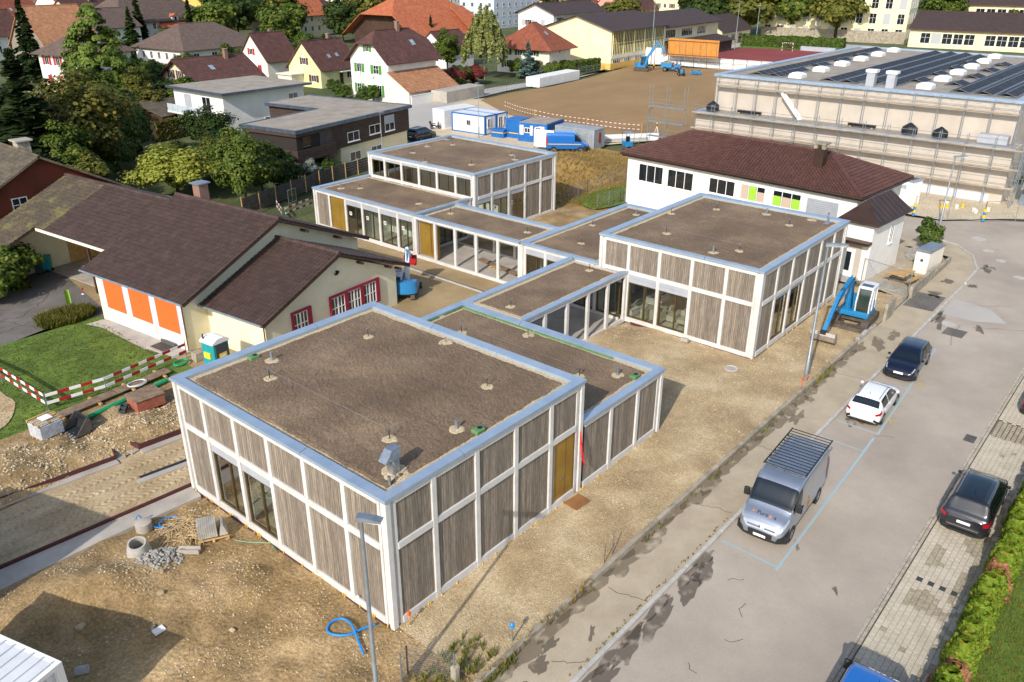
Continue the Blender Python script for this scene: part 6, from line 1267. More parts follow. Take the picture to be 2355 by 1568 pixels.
MPV = [(-2.42, .42, .66, .62, .74, .92, .68, .98, .6, 1.0), (-2.34, .30, .86, .62, .92, 1.0, .88, 1.10, .76, 1.12), (-2.22, .24, .90, .62, .94, 1.04, .90, 1.22, .76, 1.25), (-2.0, .22, .91, .62, .95, 1.06, .91, 1.60, .70, 1.64), (-1.6, .20, .91, .62, .95, 1.06, .91, 1.66, .68, 1.71), (-.6, .19, .91, .62, .95, 1.05, .91, 1.68, .68, 1.735), (.3, .19, .91, .62, .95, 1.03, .91, 1.63, .68, 1.69), (.8, .19, .91, .62, .95, 1.01, .90, 1.40, .72, 1.46), (1.5, .20, .91, .60, .94, .98, .88, 1.02, .78, 1.05), (1.95, .22, .88, .58, .91, .88, .83, .90, .68, .92), (2.25, .26, .82, .54, .84, .76, .76, .79, .62, .80), (2.38, .30, .70, .48, .73, .62, .66, .64, .52, .65), (2.43, .36, .54, .46, .56, .54, .5, .56, .4, .57)]
VAN = [(-2.72, .50, .90, .8, .97, 1.3, .97, 2.10, .86, 2.28), (-2.66, .34, .98, .8, 1.02, 1.3, 1.01, 2.33, .93, 2.44), (-1.5, .30, 1.0, .8, 1.03, 1.35, 1.02, 2.38, .95, 2.48), (0, .30, 1.0, .8, 1.03, 1.35, 1.02, 2.38, .95, 2.48), (.85, .30, 1.0, .8, 1.03, 1.35, 1.02, 2.33, .95, 2.42), (1.2, .30, 1.0, .8, 1.03, 1.34, 1.01, 2.14, .92, 2.23), (1.85, .30, 1.0, .8, 1.02, 1.30, .99, 1.50, .90, 1.55), (2.02, .30, 1.0, .8, 1.02, 1.27, .98, 1.33, .84, 1.37), (2.4, .32, .98, .75, 1.0, 1.10, .94, 1.14, .78, 1.17), (2.64, .36, .90, .65, .92, .88, .84, .91, .68, .93), (2.72, .42, .72, .55, .74, .70, .66, .72, .5, .73)]
def car(label, loc, rz, st, pm, kind, name='parked_car', cat='car', group=None, wr=.32, wx=1.32, roofm=None, rack=None):
    T = thing(name, label, cat, loc, rz, group); B = Body(st); x0, x1 = st[0][0], st[-1][0]
    if x0 > x1: x0, x1 = x1, x0
    bo = B.shell().build('body', pm, T, smooth=True)
    v_top = 4.12
    def P(nm, m, *a, **k): par = k.pop('par', T); return B.patch(*a, **k).build(nm, m, par, smooth=True, fix=True)
    if kind == 'hatch': ws, rw, sw = (.60, 1.06), (-1.92, -1.62), ((-1.5, -.62), (-.52, .42), (.42, .92)); hl = (1.72, 2.06); tl = (-2.14, -1.8)
    elif kind == 'mpv': ws, rw, sw = (.84, 1.46), (-2.21, -2.0), ((-1.95, -1.1), (-1.02, -.05), (.05, .75)); hl = (1.95, 2.3); tl = (-2.41, -2.08)
    else: ws, rw, sw = (1.22, 1.9), None, ((.95, 1.75),); hl = (2.1, 2.55); tl = (-2.71, -2.5)
    P('windscreen', 'car_glass', ws[0], ws[1], 4.0, 6, .012, both=True, nx=10)
    if rw: P('rear_window', 'car_glass', rw[0], rw[1], 4.05, 6, .012, both=True, nx=10)
    for sd in (-1, 1):
        for q, (a, b) in enumerate(sw):
            P('side_window', 'car_glass', a, b, 3.08, 3.92, .010, side=sd, nx=8, nv=5)
        P('headlight', 'lamp_clear', hl[0], hl[1], 2.95, 3.45, .012, side=sd, nx=6, nv=4); P('tail_light', 'lamp_red', tl[0], tl[1], 2.6 if kind != 'van' else 2.2, 3.15 if kind != 'van' else 3.6, .016, side=sd, nx=4, nv=5)
        y = B.S(.95 if kind != 'van' else 1.55, 3.0).y+.02; xm = .82 if kind == 'hatch' else (1.0 if kind == 'mpv' else 1.6); zm = 1.0 if kind == 'hatch' else (1.1 if kind == 'mpv' else 1.45)
        hgt = .11 if kind != 'van' else .36; mw = .15 if kind != 'van' else .24; MB().bev((xm-.06, sd*y if sd > 0 else -y-mw, zm), (xm+.08, sd*y+mw if sd > 0 else -y, zm+hgt), .03).build('mirror', 'plastic' if kind == 'van' else pm, T)
        for wxx in (-wx, wx):
            yy = B.S(wxx, 2.0).y; M = Matrix.Translation((wxx, 0, wr)) @ Matrix.Rotation(pi/2, 4, 'X'); a0, a1 = (yy-.24, yy+.006) if sd > 0 else (-yy-.006, -yy+.24); MB(M).lathe((0, 0, 0), [(wr*1.14, -a1), (wr*1.14, -a0)], 24).build('wheel_arch', 'black', T, smooth='a')
            wheel(T, wxx, sd*(yy-.09), wr)
        for q in range(1 if kind == 'van' else 2): xx = (-.35, -1.25)[q] if kind != 'van' else .7; p = B.S(xx, 2.75, .02); MB().bev((xx-.1, sd*p.y-.015, p.z-.02), (xx+.1, sd*p.y+.015, p.z+.02), .006).build('door_handle', pm if kind != 'van' else 'plastic', T)
        P('sill', 'plastic', x0+.25, x1-.25, .05, .8 if kind != 'van' else 1.15, .006, side=sd, nx=24, nv=3)
    zf = .47; MB().box((x1-.06, -.36, .40), (x1+.02, .36, .50)).build('grille', 'black', T); MB().box((x1, -.26, .50 if kind != 'van' else .42), (x1+.045, .26, .61 if kind != 'van' else .53)).build('number_plate', 'plate', T); MB().box((x0-.025, -.26, .70), (x0+.02, .26, .81)).build('number_plate', 'plate', T)
    fb = .22 if kind != 'van' else .62
    for sd in (1, -1): P('front_bumper', 'plastic', x1-fb, x1-.005, .1, 1.3 if kind != 'van' else 2.25, .008, side=sd, nx=8)
    P('rear_bumper', 'plastic', x0+.005, x0+.2, .1, 1.2, .008, side=1, nx=5); P('rear_bumper', 'plastic', x0+.005, x0+.2, .1, 1.2, .008, side=-1, nx=5)
    wS = st[-2][2]+.12; h0, h1 = (.30, .66) if kind == 'van' else (.20, .36); nb = .03 if kind == 'van' else .025
    MB().prism([(x1-.75, -st[-4][2]-.02), (x1-.28, -wS-.06), (x1-.03, -wS*.72), (x1+nb, -.3), (x1+nb, .3), (x1-.03, wS*.72), (x1-.28, wS+.06), (x1-.75, st[-4][2]+.02)], h0, h1).build('lower_bumper', 'plastic', T)
    MB().prism([(x0+.5, -.87), (x0+.12, -.8), (x0-.015, -.45), (x0-.015, .45), (x0+.12, .8), (x0+.5, .87)], h0+.02, h0+.13).build('rear_valance', 'plastic', T)
    if roofm:
        a, b = (-1.5, .45) if kind == 'hatch' else (-1.85, .6); P('glass_roof', roofm, a, b, 5.0, 6, .010, both=True)
    if rack:
        for sd in (-1, 1):
            pts = []
            for k in range(8): xx = rack[0]+(rack[1]-rack[0])*k/7; p = B.S(xx, 4.35, .02); pts.append((p.x, sd*p.y, p.z))
            MB().path(pts, .016, 6).build('roof_rail', rack[2], T)
    MB().tube((-1.2 if kind != 'van' else .55, 0, B.S(-1.2 if kind != 'van' else .55, 6).z), (-1.32 if kind != 'van' else .45, 0, B.S(-1.2 if kind != 'van' else .55, 6).z+.18), .008, 5).build('aerial', 'black', T)
    return T, B
car('white hatchback parked facing away inside the pale blue bay', (28.25, -7.62, SZ), radians(2.5), HATCH, 'p_white', 'hatch', rack=(-1.5, .3, 'black'))
car('dark navy hatchback parked nose to nose with the white hatchback', (34.75, -7.48, SZ), pi+radians(2.5), HATCH, 'p_navy', 'hatch')
mp, Bm = car('dark grey estate-style people carrier with glass roof on the paved bay', (21.75, -14.2, -.085), radians(.8), MPV, 'p_grey', 'mpv', roofm='car_glass', rack=(-1.8, .5, 'chrome'), wr=.34, wx=1.45)
MB().box((-2.46, -.62, .52), (-2.40, .62, .56)).build('chrome_strip', 'chrome', mp)
car('dark red car parked on the paving by the turf grid', (34.75, -14.75, -.085), radians(1), HATCH, 'p_red', 'hatch')
vn, Bv = car('silver delivery van with a black slatted roof rack and lettering on the bonnet', (16.1, -7.7, SZ), pi+radians(3.5), VAN, 'p_silver', 'van', name='delivery_van', cat='van', wr=.36, wx=1.72)
rk = MB()
for sd in (-1, 1): rk.box((-3.0, sd*.92-.02, 2.56), (.6, sd*.92+.02, 2.62))
for k in range(6): rk.box((-2.4+k*.55, -.9, 2.5), (-2.36+k*.55, -.86, 2.57)).box((-2.4+k*.55, .86, 2.5), (-2.36+k*.55, .9, 2.57))
rko = rk.build('roof_rack', 'plastic', vn)
for k in range(15): MB().box((-2.98+k*.25, -.9, 2.575), (-2.95+k*.25, .9, 2.605)).build('rack_bar', 'plastic', rko)
for xx in (-2.3, .4): MB().box((xx, -.85, 2.51), (xx+.07, .85, 2.56)).build('rack_beam', 'steel', rko)
def on_hood(B, T, s, xs, size, y, m):
    p = B.S(xs, 5.6, .02); q = B.S(xs+.1, 5.6, .02); a = atan2(q.z-p.z, q.x-p.x); M = Matrix.Translation((xs, y, B.S(xs, 5.9).z+.016)) @ Matrix.Rotation(-a, 4, 'Y') @ Matrix.Rotation(pi/2, 4, 'Z'); text_obj(s, size, m, T, M, 'lettering')
for s, y, m in (('>', -.52, 'text_orange'), ('Pure', -.12, 'text_dark'), ('x', .22, 'text_orange'), ('a', .42, 'text_dark')): on_hood(Bv, vn, s, 2.30, .26, y, m)
cv = MB()
for k in range(2):
    for sd in (-1, 1): cv.tube((2.70, 0, .92-.06*k), (2.70, sd*.12, .87-.06*k), .014, 5)
cv.build('grille_emblem', 'chrome', vn); MB().box((2.66, -.6, .82), (2.72, .6, .85)).build('grille_trim', 'chrome', vn)
for sd in (-1, 1):
    p = Bv.S(-.2, 2.4); MB().lathe((0, 0, 0), [(.2, 0), (.2, .006), (0.01, .006)], 14).build('side_graphic', 'raw_wood', vn).matrix_local = Matrix.Translation((-.1, sd*(p.y+.004), .95)) @ Matrix.Rotation(-sd*pi/2, 4, 'X') @ Matrix.Diagonal((1, 1.7, 1, 1))
bv, Bb = car('bright blue panel van with white script on its front, on the paving', (5.95, -14.65, -.085), radians(1.5), VAN, 'p_blue', 'van', name='panel_van', cat='van', wr=.36, wx=1.72)
on_hood(Bb, bv, 'Ol Rum', 1.12, .3, 0, 'plate')
# cars farther away
car('dark pickup with silver hardtop parked beside the timber house', (64.4, 65.2, -.03), radians(8), MPV, 'p_dark', 'mpv', rack=(-1.8, .5, 'chrome')); car('small dark car parked below the blue spruce', (126.5, 93.2, -.03), radians(20), HATCH, 'p_dark', 'hatch')
# blue flatbed truck in the container yard
tk, Bt = car('blue delivery truck with yellow side stripe in the container yard', (71.5, 45.6, -.05), radians(-52), VAN, 'p_blue', 'van', name='site_truck', cat='truck', wr=.36, wx=1.72)
for sd in (-1, 1): MB().box((-2.5, sd*1.03-.012, 1.02), (1.8, sd*1.03+.012, 1.10)).build('side_stripe', 'yellow', tk)
# ---------------------------------------------------------------- excavators and plant
mat('track', '#5c5348', '#463e35', .9, 3, fine=.3, finescale=10); mat('bucket_steel', '#b0a8a0', '#8a8078', .5, 2, metal=.5); mat('machine_white', '#d9dbdf', '#cfd1d6', .4, 2); mat('hose', '#15171a', rough=.5)
mat('cab_glass', '#33443c', '#202c28', .05, 1, spec=.9)
def link_bar(mb, a, b, w, h0, h1):
    """boom section: tapering box from a to b, half width w in the horizontal normal"""
    a, b = Vector(a), Vector(b); d = (b-a).normalized(); n = Vector((-d.y, d.x, 0)); n = n.normalized() if n.length > .01 else Vector((0, 1, 0)); u = n.cross(d); u = u if u.z >= 0 or True else -u
    A = [a+n*w*s1+u*h0*s2 for s1, s2 in ((-1, -1), (1, -1), (1, 1), (-1, 1))]; Bq = [b+n*w*s1+u*h1*s2 for s1, s2 in ((-1, -1), (1, -1), (1, 1), (-1, 1))]
    i = [mb.p(q) for q in A]; j = [mb.p(q) for q in Bq]; mb.f.append(tuple(reversed(i))); mb.f.append(tuple(j))
    for k in range(4): l = (k+1) % 4; mb.f.append((i[k], i[l], j[l], j[k]))
def tracks(T, L, G, w, h):
    for s in (-1, 1):
        prof = []; r = h/2
        for k in range(9): a = pi/2+pi*k/8; prof.append((-L/2+r+r*cos(a), r+r*sin(a)))
        for k in range(9): a = -pi/2+pi*k/8; prof.append((L/2-r+r*cos(a), r+r*sin(a)))
        t = MB().prism(prof, s*G-w/2, s*G+w/2, 'y').build('track', 'track', T); sh_ = MB(); n = int(L/.16)
        for k in range(n): x = -L/2+r+(L-2*r)*k/(n-1); sh_.box((x-.05, s*G-w/2-.01, h-.01), (x+.03, s*G+w/2+.01, h+.02))
        sh_.build('track_shoes', 'track', t)
def excavator(label, loc, rz, upper, pose, body, cabm, size=1.0, bw=1.5, blade=True, tail=1.0, track=(3.0, .95, .45, .62), cabw=.95, cabtop=2.6, bucket='bucket_steel', arm=None):
    """pose: boom points in upper-structure frame: base, knee, elbow, stick end; upper: slew angle"""
    T = thing('excavator', label, 'excavator', loc, rz, None, size); tracks(T, *track); h = track[3]
    MB().box((-.6, -track[1], h*.45), (.6, track[1], h*.8)).lathe((0, 0, h*.8), [(.55, 0), (.55, .2)], 16).build('undercarriage', 'track', T)
    if blade:
        MB().prism([(1.75, .0), (1.95, .05), (1.85, .28), (1.93, .5), (1.8, .52), (1.7, .25)], -1.08, 1.08, 'y').build('dozer_blade', 'track', T); MB().box((.9, -.6, .2), (1.75, -.45, .35)).box((.9, .45, .2), (1.75, .6, .35)).build('blade_arm', 'track', T)
    z = h*.8+.2; U = Matrix.Rotation(upper, 4, 'Z')
    n = 14; prof = [(.9, -1.0), (.9, .95), (-.7, .98)]+[(-.7-tail*sin(pi*k/n)*.9, .98*cos(pi*k/n)) for k in range(1, n)]+[(-.7, -.98)]
    MB(U).prism(prof, z, z+.35).build('base_frame', body, T); prof2 = [(-.25, .95), (-.7, .96)]+[(-.7-tail*sin(pi*k/n)*.86, .95*cos(pi*k/n)) for k in range(1, n)]+[(-.7, -.96), (-.25, -.95)]
    MB(U).prism(prof2, z+.35, z+.95).build('engine_cover', body, T)
    yc0, yc1 = .98-cabw, .98       # cab on the left of the boom
    cab = MB(U).prism([(-.55, z+.3), (.85, z+.3), (.95, z+1.0), (.70, cabtop), (-.5, cabtop)], yc0+.06, yc1-.06, 'y').build('cab', 'cab_glass', T); fr = MB(U)
    for y in (yc0, yc1-.09):
        for a, b in (((-.55, z+.3), (-.5, cabtop)), ((.85, z+.3), (.95, z+1.0)), ((.95, z+1.0), (.70, cabtop)), ((.15, z+.3), (.15, cabtop))): fr.tube((a[0], y+.045, a[1]), (b[0], y+.045, b[1]), .05, 6)
    fr.bev((-.6, yc0-.02, cabtop-.04), (.78, yc1+.02, cabtop+.10), .05).build('cab_frame', cabm, cab); MB(U).box((-.58, yc0-.01, z+.18), (.93, yc1+.01, z+.40)).build('cab_sill', body, cab); MB(U).box((.1, yc0+.12, cabtop+.10), (.6, yc1-.12, cabtop+.115)).build('roof_hatch', 'cab_glass', cab)
    MB(U).box((.0, yc0+.3, z+.4), (.4, yc1-.3, z+1.0)).build('seat', 'black', cab)
    P = [Vector((p[0], p[1], p[2])) for p in pose]; bm = MB(U); link_bar(bm, P[0], P[1], .16, .20, .26); link_bar(bm, P[1], P[2], .15, .26, .16); boom = bm.build('boom', arm or body, T)
    sm = MB(U); back = P[2]+(P[2]-P[3]).normalized()*.5; link_bar(sm, back, P[2], .11, .10, .20); link_bar(sm, P[2], P[3], .11, .20, .11); stick = sm.build('stick', arm or body, T)
    cy = MB(U); m = (P[1]+P[2])/2+Vector((0, 0, .35)); cy.tube(P[0]+Vector((.3, .0, -.1)), (P[0]+P[1])/2+Vector((.25, 0, .0)), .07, 8).tube(P[1]+Vector((0, 0, .32)), back, .06, 8).tube(P[2]+Vector((0, 0, .28)), P[3]+(P[2]-P[3])*.25+Vector((0, 0, .22)), .05, 8); cy.build('hydraulic_ram', body, boom)
    MB(U).path([P[0]+Vector((0, .2, .1)), P[1]+Vector((0, .2, .3)), P[2]+Vector((0, .18, .25)), (P[2]+P[3])/2+Vector((0, .16, .15))], .025, 5).build('hydraulic_hose', 'hose', boom)
    e = P[3]; BM = U @ Matrix.Translation(e); pr = [(.05, .12), (.12, -.1), (.05, -.45), (-.25, -.62), (-.62, -.55), (-.55, -.48), (-.3, -.5), (-.05, -.35), (-.05, .05)]; MB(BM).prism(pr, -bw/2, bw/2, 'y').build('bucket', bucket, T)
    for s in (-1, 1): MB(BM).prism([(.05, .1), (.12, -.1), (.05, -.45), (-.25, -.62), (-.62, -.55), (-.35, .0)], s*bw/2-.02, s*bw/2+.02, 'y').build('bucket_cheek', bucket, T)
    MB(BM).box((-.12, -.18, -.05), (.1, .18, .22)).build('quick_hitch', 'dark_metal', T)
    return T
# near excavator: cab towards the street, arm reaching down along the site
excavator('blue excavator with white cab and dozer blade on the gravel beside the second block', (39.55, -2.65, .02), pi+.06, 0.0, [(.5, -.42, 1.0), (.95, -.45, 3.15), (3.3, -.5, 2.6), (5.3, -.55, .85)], 'p_machine', 'machine_white', blade=True, cabw=.95, cabtop=2.72, tail=.55)
# ---------------------------------------------------------------- more machines
excavator('blue excavator loading a dumper at the far corner of the sand field', (151.6, 84.2, .05), radians(-75), 0.0, [(.6, -.1, 1.3), (1.1, -.1, 3.1), (3.3, -.1, 6.0), (5.2, -.1, 3.9)], 'p_machine', 'p_machine', size=1.0, blade=False, tail=1.25, track=(3.4, 1.15, .6, .8), bw=1.2, cabtop=3.0)
excavator('white and blue mini excavator with red bucket behind the kindergarten wing', (22.9, 23.9, 0), radians(40), 0.0, [(.5, -.1, .8), (.9, -.1, 2.2), (1.6, -.1, 3.3), (3.0, -.1, 2.3)], 'p_machine', 'machine_white', arm='machine_white', size=.92, tail=.5, track=(2.0, .65, .32, .5), bw=1.0, cabw=.8, cabtop=1.9, bucket='red_paint')
dp = thing('dumper', 'blue wheeled dumper with skip and roll bar beside the far excavator', 'dumper', (154.9, 78.9, .03), radians(-75))
MB().prism([(-1.9, .9), (.3, .9), (.5, 1.9), (-2.2, 1.9)], -1.0, 1.0, 'y').build('skip', 'p_machine', dp); MB().box((-1.6, -.5, .55), (2.0, .5, .9)).build('chassis', 'p_machine', dp); MB().box((1.0, -.7, .8), (2.2, .7, 1.5)).build('engine_cover', 'p_machine', dp)
MB().path([(1.9, -.6, 1.4), (2.0, -.6, 3.0), (2.0, .6, 3.0), (1.9, .6, 1.4)], .06, 6).build('roll_bar', 'p_machine', dp); MB().grid(8, 8, lambda a, b: (-2.0+2.2*a, -.95+1.9*b, 1.85+.45*sin(pi*a)*sin(pi*b)+.06*nz(a*6, b*6))).build('load', 'dirt', dp)
for x in (-1.1, 1.6):
    for y in (-.85, .85): wheel(dp, x, y, .52, .4, 'white_pl')
ta = thing('tractor', 'small blue tractor standing on the sand field', 'tractor', (150.3, 73.7, .03), radians(215)); MB().bev((.2, -.35, .7), (1.7, .35, 1.25), .08).build('bonnet', 'p_machine', ta); MB().box((-.9, -.3, .5), (.3, .3, .8)).build('chassis', 'plastic', ta); MB().box((-.9, -.75, 1.0), (-.3, -.45, 1.15)).box((-.9, .45, 1.0), (-.3, .75, 1.15)).build('fender', 'p_machine', ta); MB().box((-.6, -.25, .85), (-.2, .25, 1.3)).build('seat', 'black', ta); MB().path([(-.9, -.5, .9), (-.95, -.5, 2.1), (-.95, .5, 2.1), (-.9, .5, .9)], .04, 6).build('roll_bar', 'black', ta)
for x, y, r in ((-.6, -.6, .6), (-.6, .6, .6), (1.3, -.5, .4), (1.3, .5, .4)): wheel(ta, x, y, r, .3, 'white_pl')
gd = thing('grading_implement', 'blue towed levelling implement behind the tractor', 'implement', (153.0, 71.4, .03), radians(215)); MB().tube((1.4, 0, .6), (-1.2, 0, .7), .09, 8).box((-.6, -1.2, .1), (-.45, 1.2, .6)).box((-1.4, -.9, .5), (-.8, .9, .7)).tube((1.4, 0, .6), (-.5, -1.0, .5), .05).tube((1.4, 0, .6), (-.5, 1.0, .5), .05).build('frame', 'p_machine', gd)
for y in (-.8, .8): wheel(gd, -1.6, y, .4, .25, 'white_pl')
ml = thing('mini_dumper', 'small blue machine with canopy frame beside the field parapet', 'machine', (77.6, 40.3, 0), radians(60)); tracks(ml, 1.6, .42, .22, .4); MB().bev((-.7, -.5, .4), (.6, .5, 1.0), .06).build('body', 'p_machine', ml); MB().box((-.75, -.6, 2.1), (.6, .6, 2.18)).build('canopy', 'galv', ml)
for x in (-.7, .5):
    for y in (-.55, .55): MB().tube((x, y, .9), (x, y, 2.1), .03, 6).build('canopy_post', 'dark_metal', ml)
MB().box((-.25, -.2, 1.0), (.15, .2, 1.6)).build('seat', 'black', ml)
# ---------------------------------------------------------------- people (small, far off)
mat('hivis', '#e4d21a', rough=.7); mat('cloth_blue', '#24467c', rough=.8); mat('cloth_red', '#a8342c', rough=.8); mat('skin', '#c58f70', rough=.6); mat('hair', '#2a1f18', rough=.8); mat('cloth_dark', '#23252b', rough=.85)
def person(label, loc, rz, joints, top, legs):
    """joints: dict of name -> point; a single skinned body with clothes over it"""
    T = thing('person', label, 'person', loc, rz); J = joints; names = list(J); E = [('pelvis', 'chest'), ('chest', 'neck'), ('neck', 'head'), ('chest', 'shl'), ('shl', 'ell'), ('ell', 'hal'), ('chest', 'shr'), ('shr', 'elr'), ('elr', 'har'), ('pelvis', 'hil'), ('hil', 'knl'), ('knl', 'fol'), ('fol', 'tol'), ('pelvis', 'hir'), ('hir', 'knr'), ('knr', 'for'), ('for', 'tor')]
    rad = dict(pelvis=.15, chest=.17, neck=.06, head=.105, shl=.075, shr=.075, ell=.05, elr=.05, hal=.04, har=.04, hil=.10, hir=.10, knl=.07, knr=.07, fol=.05, **{'for': .05}, tol=.045, tor=.045)
    def skin(nm, keep, grow, m):
        ks = [n for n in names if n in keep]; me = bpy.data.meshes.new(nm); me.from_pydata([J[n] for n in ks], [(ks.index(a), ks.index(b)) for a, b in E if a in keep and b in keep], []); o = bpy.data.objects.new('tmp', me); COL.objects.link(o)
        md = o.modifiers.new('s', 'SKIN'); 
        for i, n in enumerate(ks): me.skin_vertices[0].data[i].radius = (rad[n]*grow, rad[n]*grow); me.skin_vertices[0].data[i].use_root = (i == 0)
        sb = o.modifiers.new('d', 'SUBSURF'); sb.levels = 2; dg = bpy.context.evaluated_depsgraph_get(); m2 = bpy.data.meshes.new_from_object(o.evaluated_get(dg)); bpy.data.objects.remove(o); m2.name = nm; m2.materials.clear()
        for p in m2.polygons: p.use_smooth = True
        return link(nm, m2, m, T)
    skin('body', names, 1.0, 'skin'); skin('jacket', ['chest', 'pelvis', 'shl', 'shr', 'ell', 'elr'], 1.12, top); skin('trousers', ['pelvis', 'hil', 'knl', 'fol', 'hir', 'knr', 'for'], 1.1, legs)
    h = Vector(J['head']); MB().lathe((h.x-.01, h.y, h.z), [(.115, .0), (.12, .05), (.09, .12), (.02, .145)], 12).build('hair', 'hair', T, smooth=True); return T
ST = dict(pelvis=(0, 0, .95), chest=(0, 0, 1.35), neck=(.02, 0, 1.52), head=(.04, 0, 1.66), shl=(0, .2, 1.42), ell=(.03, .26, 1.14), hal=(.14, .24, .92), shr=(0, -.2, 1.42), elr=(.03, -.26, 1.14), har=(.14, -.24, .92), hil=(0, .1, .9), knl=(.02, .11, .5), fol=(-.02, .11, .08), tol=(.14, .12, .04), hir=(0, -.1, .9), knr=(.02, -.11, .5), tor=(.14, -.12, .04)); ST['for'] = (-.02, -.11, .08)
SI = dict(ST, pelvis=(0, 0, .12), chest=(-.04, 0, .55), neck=(-.02, 0, .72), head=(0, 0, .86), shl=(-.04, .2, .62), ell=(.14, .26, .42), hal=(.36, .16, .45), shr=(-.04, -.2, .62), elr=(.14, -.26, .42), har=(.36, -.16, .45), hil=(.05, .1, .1), knl=(.45, .12, .14), fol=(.5, .12, -.26), tol=(.64, .12, -.3), hir=(.05, -.1, .1), knr=(.45, -.12, .14), tor=(.64, -.12, -.3)); SI['for'] = (.5, -.12, -.26)
person('person in red top and blue trousers sitting on the dumper', (155.15, 77.6, 1.55), radians(105), SI, 'cloth_red', 'cloth_blue'); person('person in yellow high-visibility jacket standing beside the far excavator', (154.2, 82.9, .03), radians(-100), ST, 'hivis', 'cloth_dark'); person('person in dark clothes standing inside the glazed bay', (30.9, 31.1, .17), radians(150), ST, 'cloth_dark', 'cloth_dark')
# ---------------------------------------------------------------- street furniture
def street_lamp(label, x, y, h, rz, r=.075, head=.9, tilt=.1, z0=-.05, style='flat'):
    T = thing('street_lamp', label, 'street lamp', (x, y, z0), rz); MB().lathe((0, 0, 0), [(r*1.5, 0), (r*1.5, 1.6), (r*1.05, 1.65), (r*.8, h), (r*.4, h)], 12).build('pole', 'galv', T, smooth='a')
    M = Matrix.Translation((0, 0, h)) @ Matrix.Rotation(-tilt, 4, 'Y'); hd = MB(M).prism([(-.12, -.03), (head, .0), (head+.02, .06), (head*.7, .11), (-.1, .12)], -.13, .13, 'y').build('lamp_head', 'galv', T); MB(M).box((.15, -.1, -.045), (head-.05, .1, -.02)).build('lens', 'white_pl', hd); return T
street_lamp('tall grey street lamp with a flat tilted head beside the nearest block', -2.9, -2.45, 7.95, radians(-62), .072, .62, .0); street_lamp('grey street lamp on the gravel beside the near excavator', 28.9, -3.55, 8.3, radians(-70), .08, 1.0)
street_lamp('slender street lamp at the junction by the flowering shrub', 67.9, -.6, 6.3, radians(-60), .07, 1.0); street_lamp('white-headed street lamp before the white site cabins', 70.5, 60.1, 7.3, radians(180), .06, .5); street_lamp('thin lamp post standing against the timber house', 51.5, 58.6, 5.9, radians(0), .05, .5); street_lamp('street lamp before the white house with green shutters', 80.5, 96.5, 6.4, radians(160), .06, .6)
for x, y, h, lb in ((210.7, 91, 13.5, 'tall floodlight mast beside the red court'), (223.8, 91, 11, 'thin mast beside the court hedge'), (163, 89, 15, 'tall mast in front of the gym windows')):
    T = thing('floodlight_mast', lb, 'mast', (x, y, 0)); MB().lathe((0, 0, 0), [(.14, 0), (.06, h), (.01, h)], 8).build('pole', 'galv', T); MB().box((-.3, -.4, h), (.3, .4, h+.25)).build('lamp_head', 'galv', T)
# low concrete wall along the sidewalk
wl = thing('low_wall', 'low weathered concrete wall between sidewalk and gravel', 'wall', (0, 0, 0)); random.seed(91); x = -3.2
while x < 36.2: l = R3(1.9, 2.1); MB().bev((x, -4.06, -.1), (x+l-.012, -3.86, .24+R3(-.01, .01)), .012).build('wall_segment', 'concrete_old', wl); x += l
wb = thing('broken_wall', 'pale freshly cut stub of concrete wall beside the near excavator', 'wall', (0, 0, 0)); MB().prism([(36.3, -.1), (39.6, -.1), (39.6, .12), (38.6, .16), (37.9, .30), (37.2, .22), (36.3, .28)], -4.08, -3.84, 'y').build('stub', 'kerb_stone', wb); MB().bev((39.7, -4.05, -.1), (46.3, -3.85, .10), .01).build('base', 'concrete_old', wb)
tag(MB().bev((40.9, -4.25, -.1), (42.6, -4.05, 1.25), .02).build('concrete_slab', 'concrete_old'), 'upright grey concrete slab left standing by the sidewalk', 'slab')
w2 = thing('garden_wall', 'weathered concrete wall from the mesh fence to the stone island', 'wall', (0, 0, 0)); MB().bev((46.5, -4.3, -.1), (52.2, -4.08, .85), .02).build('wall_segment', 'concrete_old', w2); MB().bev((52.22, -4.3, -.1), (57.0, -4.08, .45), .02).build('wall_segment', 'concrete_old', w2)
cb = thing('power_cabinet', 'cream electrical cabinet with metal lid beside the stone island', 'cabinet', (53.9, -3.3, 0), radians(-6)); MB().bev((-1.5, -.5, 0), (1.5, .55, 1.75), .03).build('housing', 'w_pale', cb); MB().prism([(-1.55, 1.75), (1.55, 1.75), (1.55, 1.83), (-1.55, 1.95)], -.55, .6, 'y').build('lid', 'galv', cb); MB().box((-1.52, -.1, 1.0), (-1.50, .1, 1.2)).build('lock_plate', 'dark_metal', cb)
isl = thing('stone_island', 'kerbed island of pale river stones by the junction', 'planting bed', (0, 0, 0)); MB().prism([tuple(q[:2]) for q in blob(57.0, -2.2, 2.5, 1.5, 0, .35, 24, .05, 2)], -.1, .07).build('kerb_ring', 'concrete_old', isl); random.seed(4); mb = MB()
for k in range(900):
    a, r = R3(0, 6.28), R3(0, 1)**.5; x, y = r*2.3*cos(a), r*1.32*sin(a); mb.cbox((57.0+x*cos(.35)-y*sin(.35), -2.2+x*sin(.35)+y*cos(.35), .09), (R3(.06, .16), R3(.05, .12), R3(.05, .1)))
stuff(mb.build('river_stones', 'stone_grey', isl))
mb = MB()
for k in range(700): mb.cbox((R3(47.9, 53.5), R3(-1.35, -1.0)-.55+.0*k, .07), (R3(.05, .14), R3(.05, .12), R3(.04, .09)))
for k in range(260): mb.cbox((R3(47.0, 48.0), R3(-3.4, -.4), .07), (R3(.05, .14), R3(.05, .12), R3(.04, .09)))
ss = stuff(mb.build('stone_strip', 'stone_grey'), 'strip of pale stones along the white stair tower', 'stones')
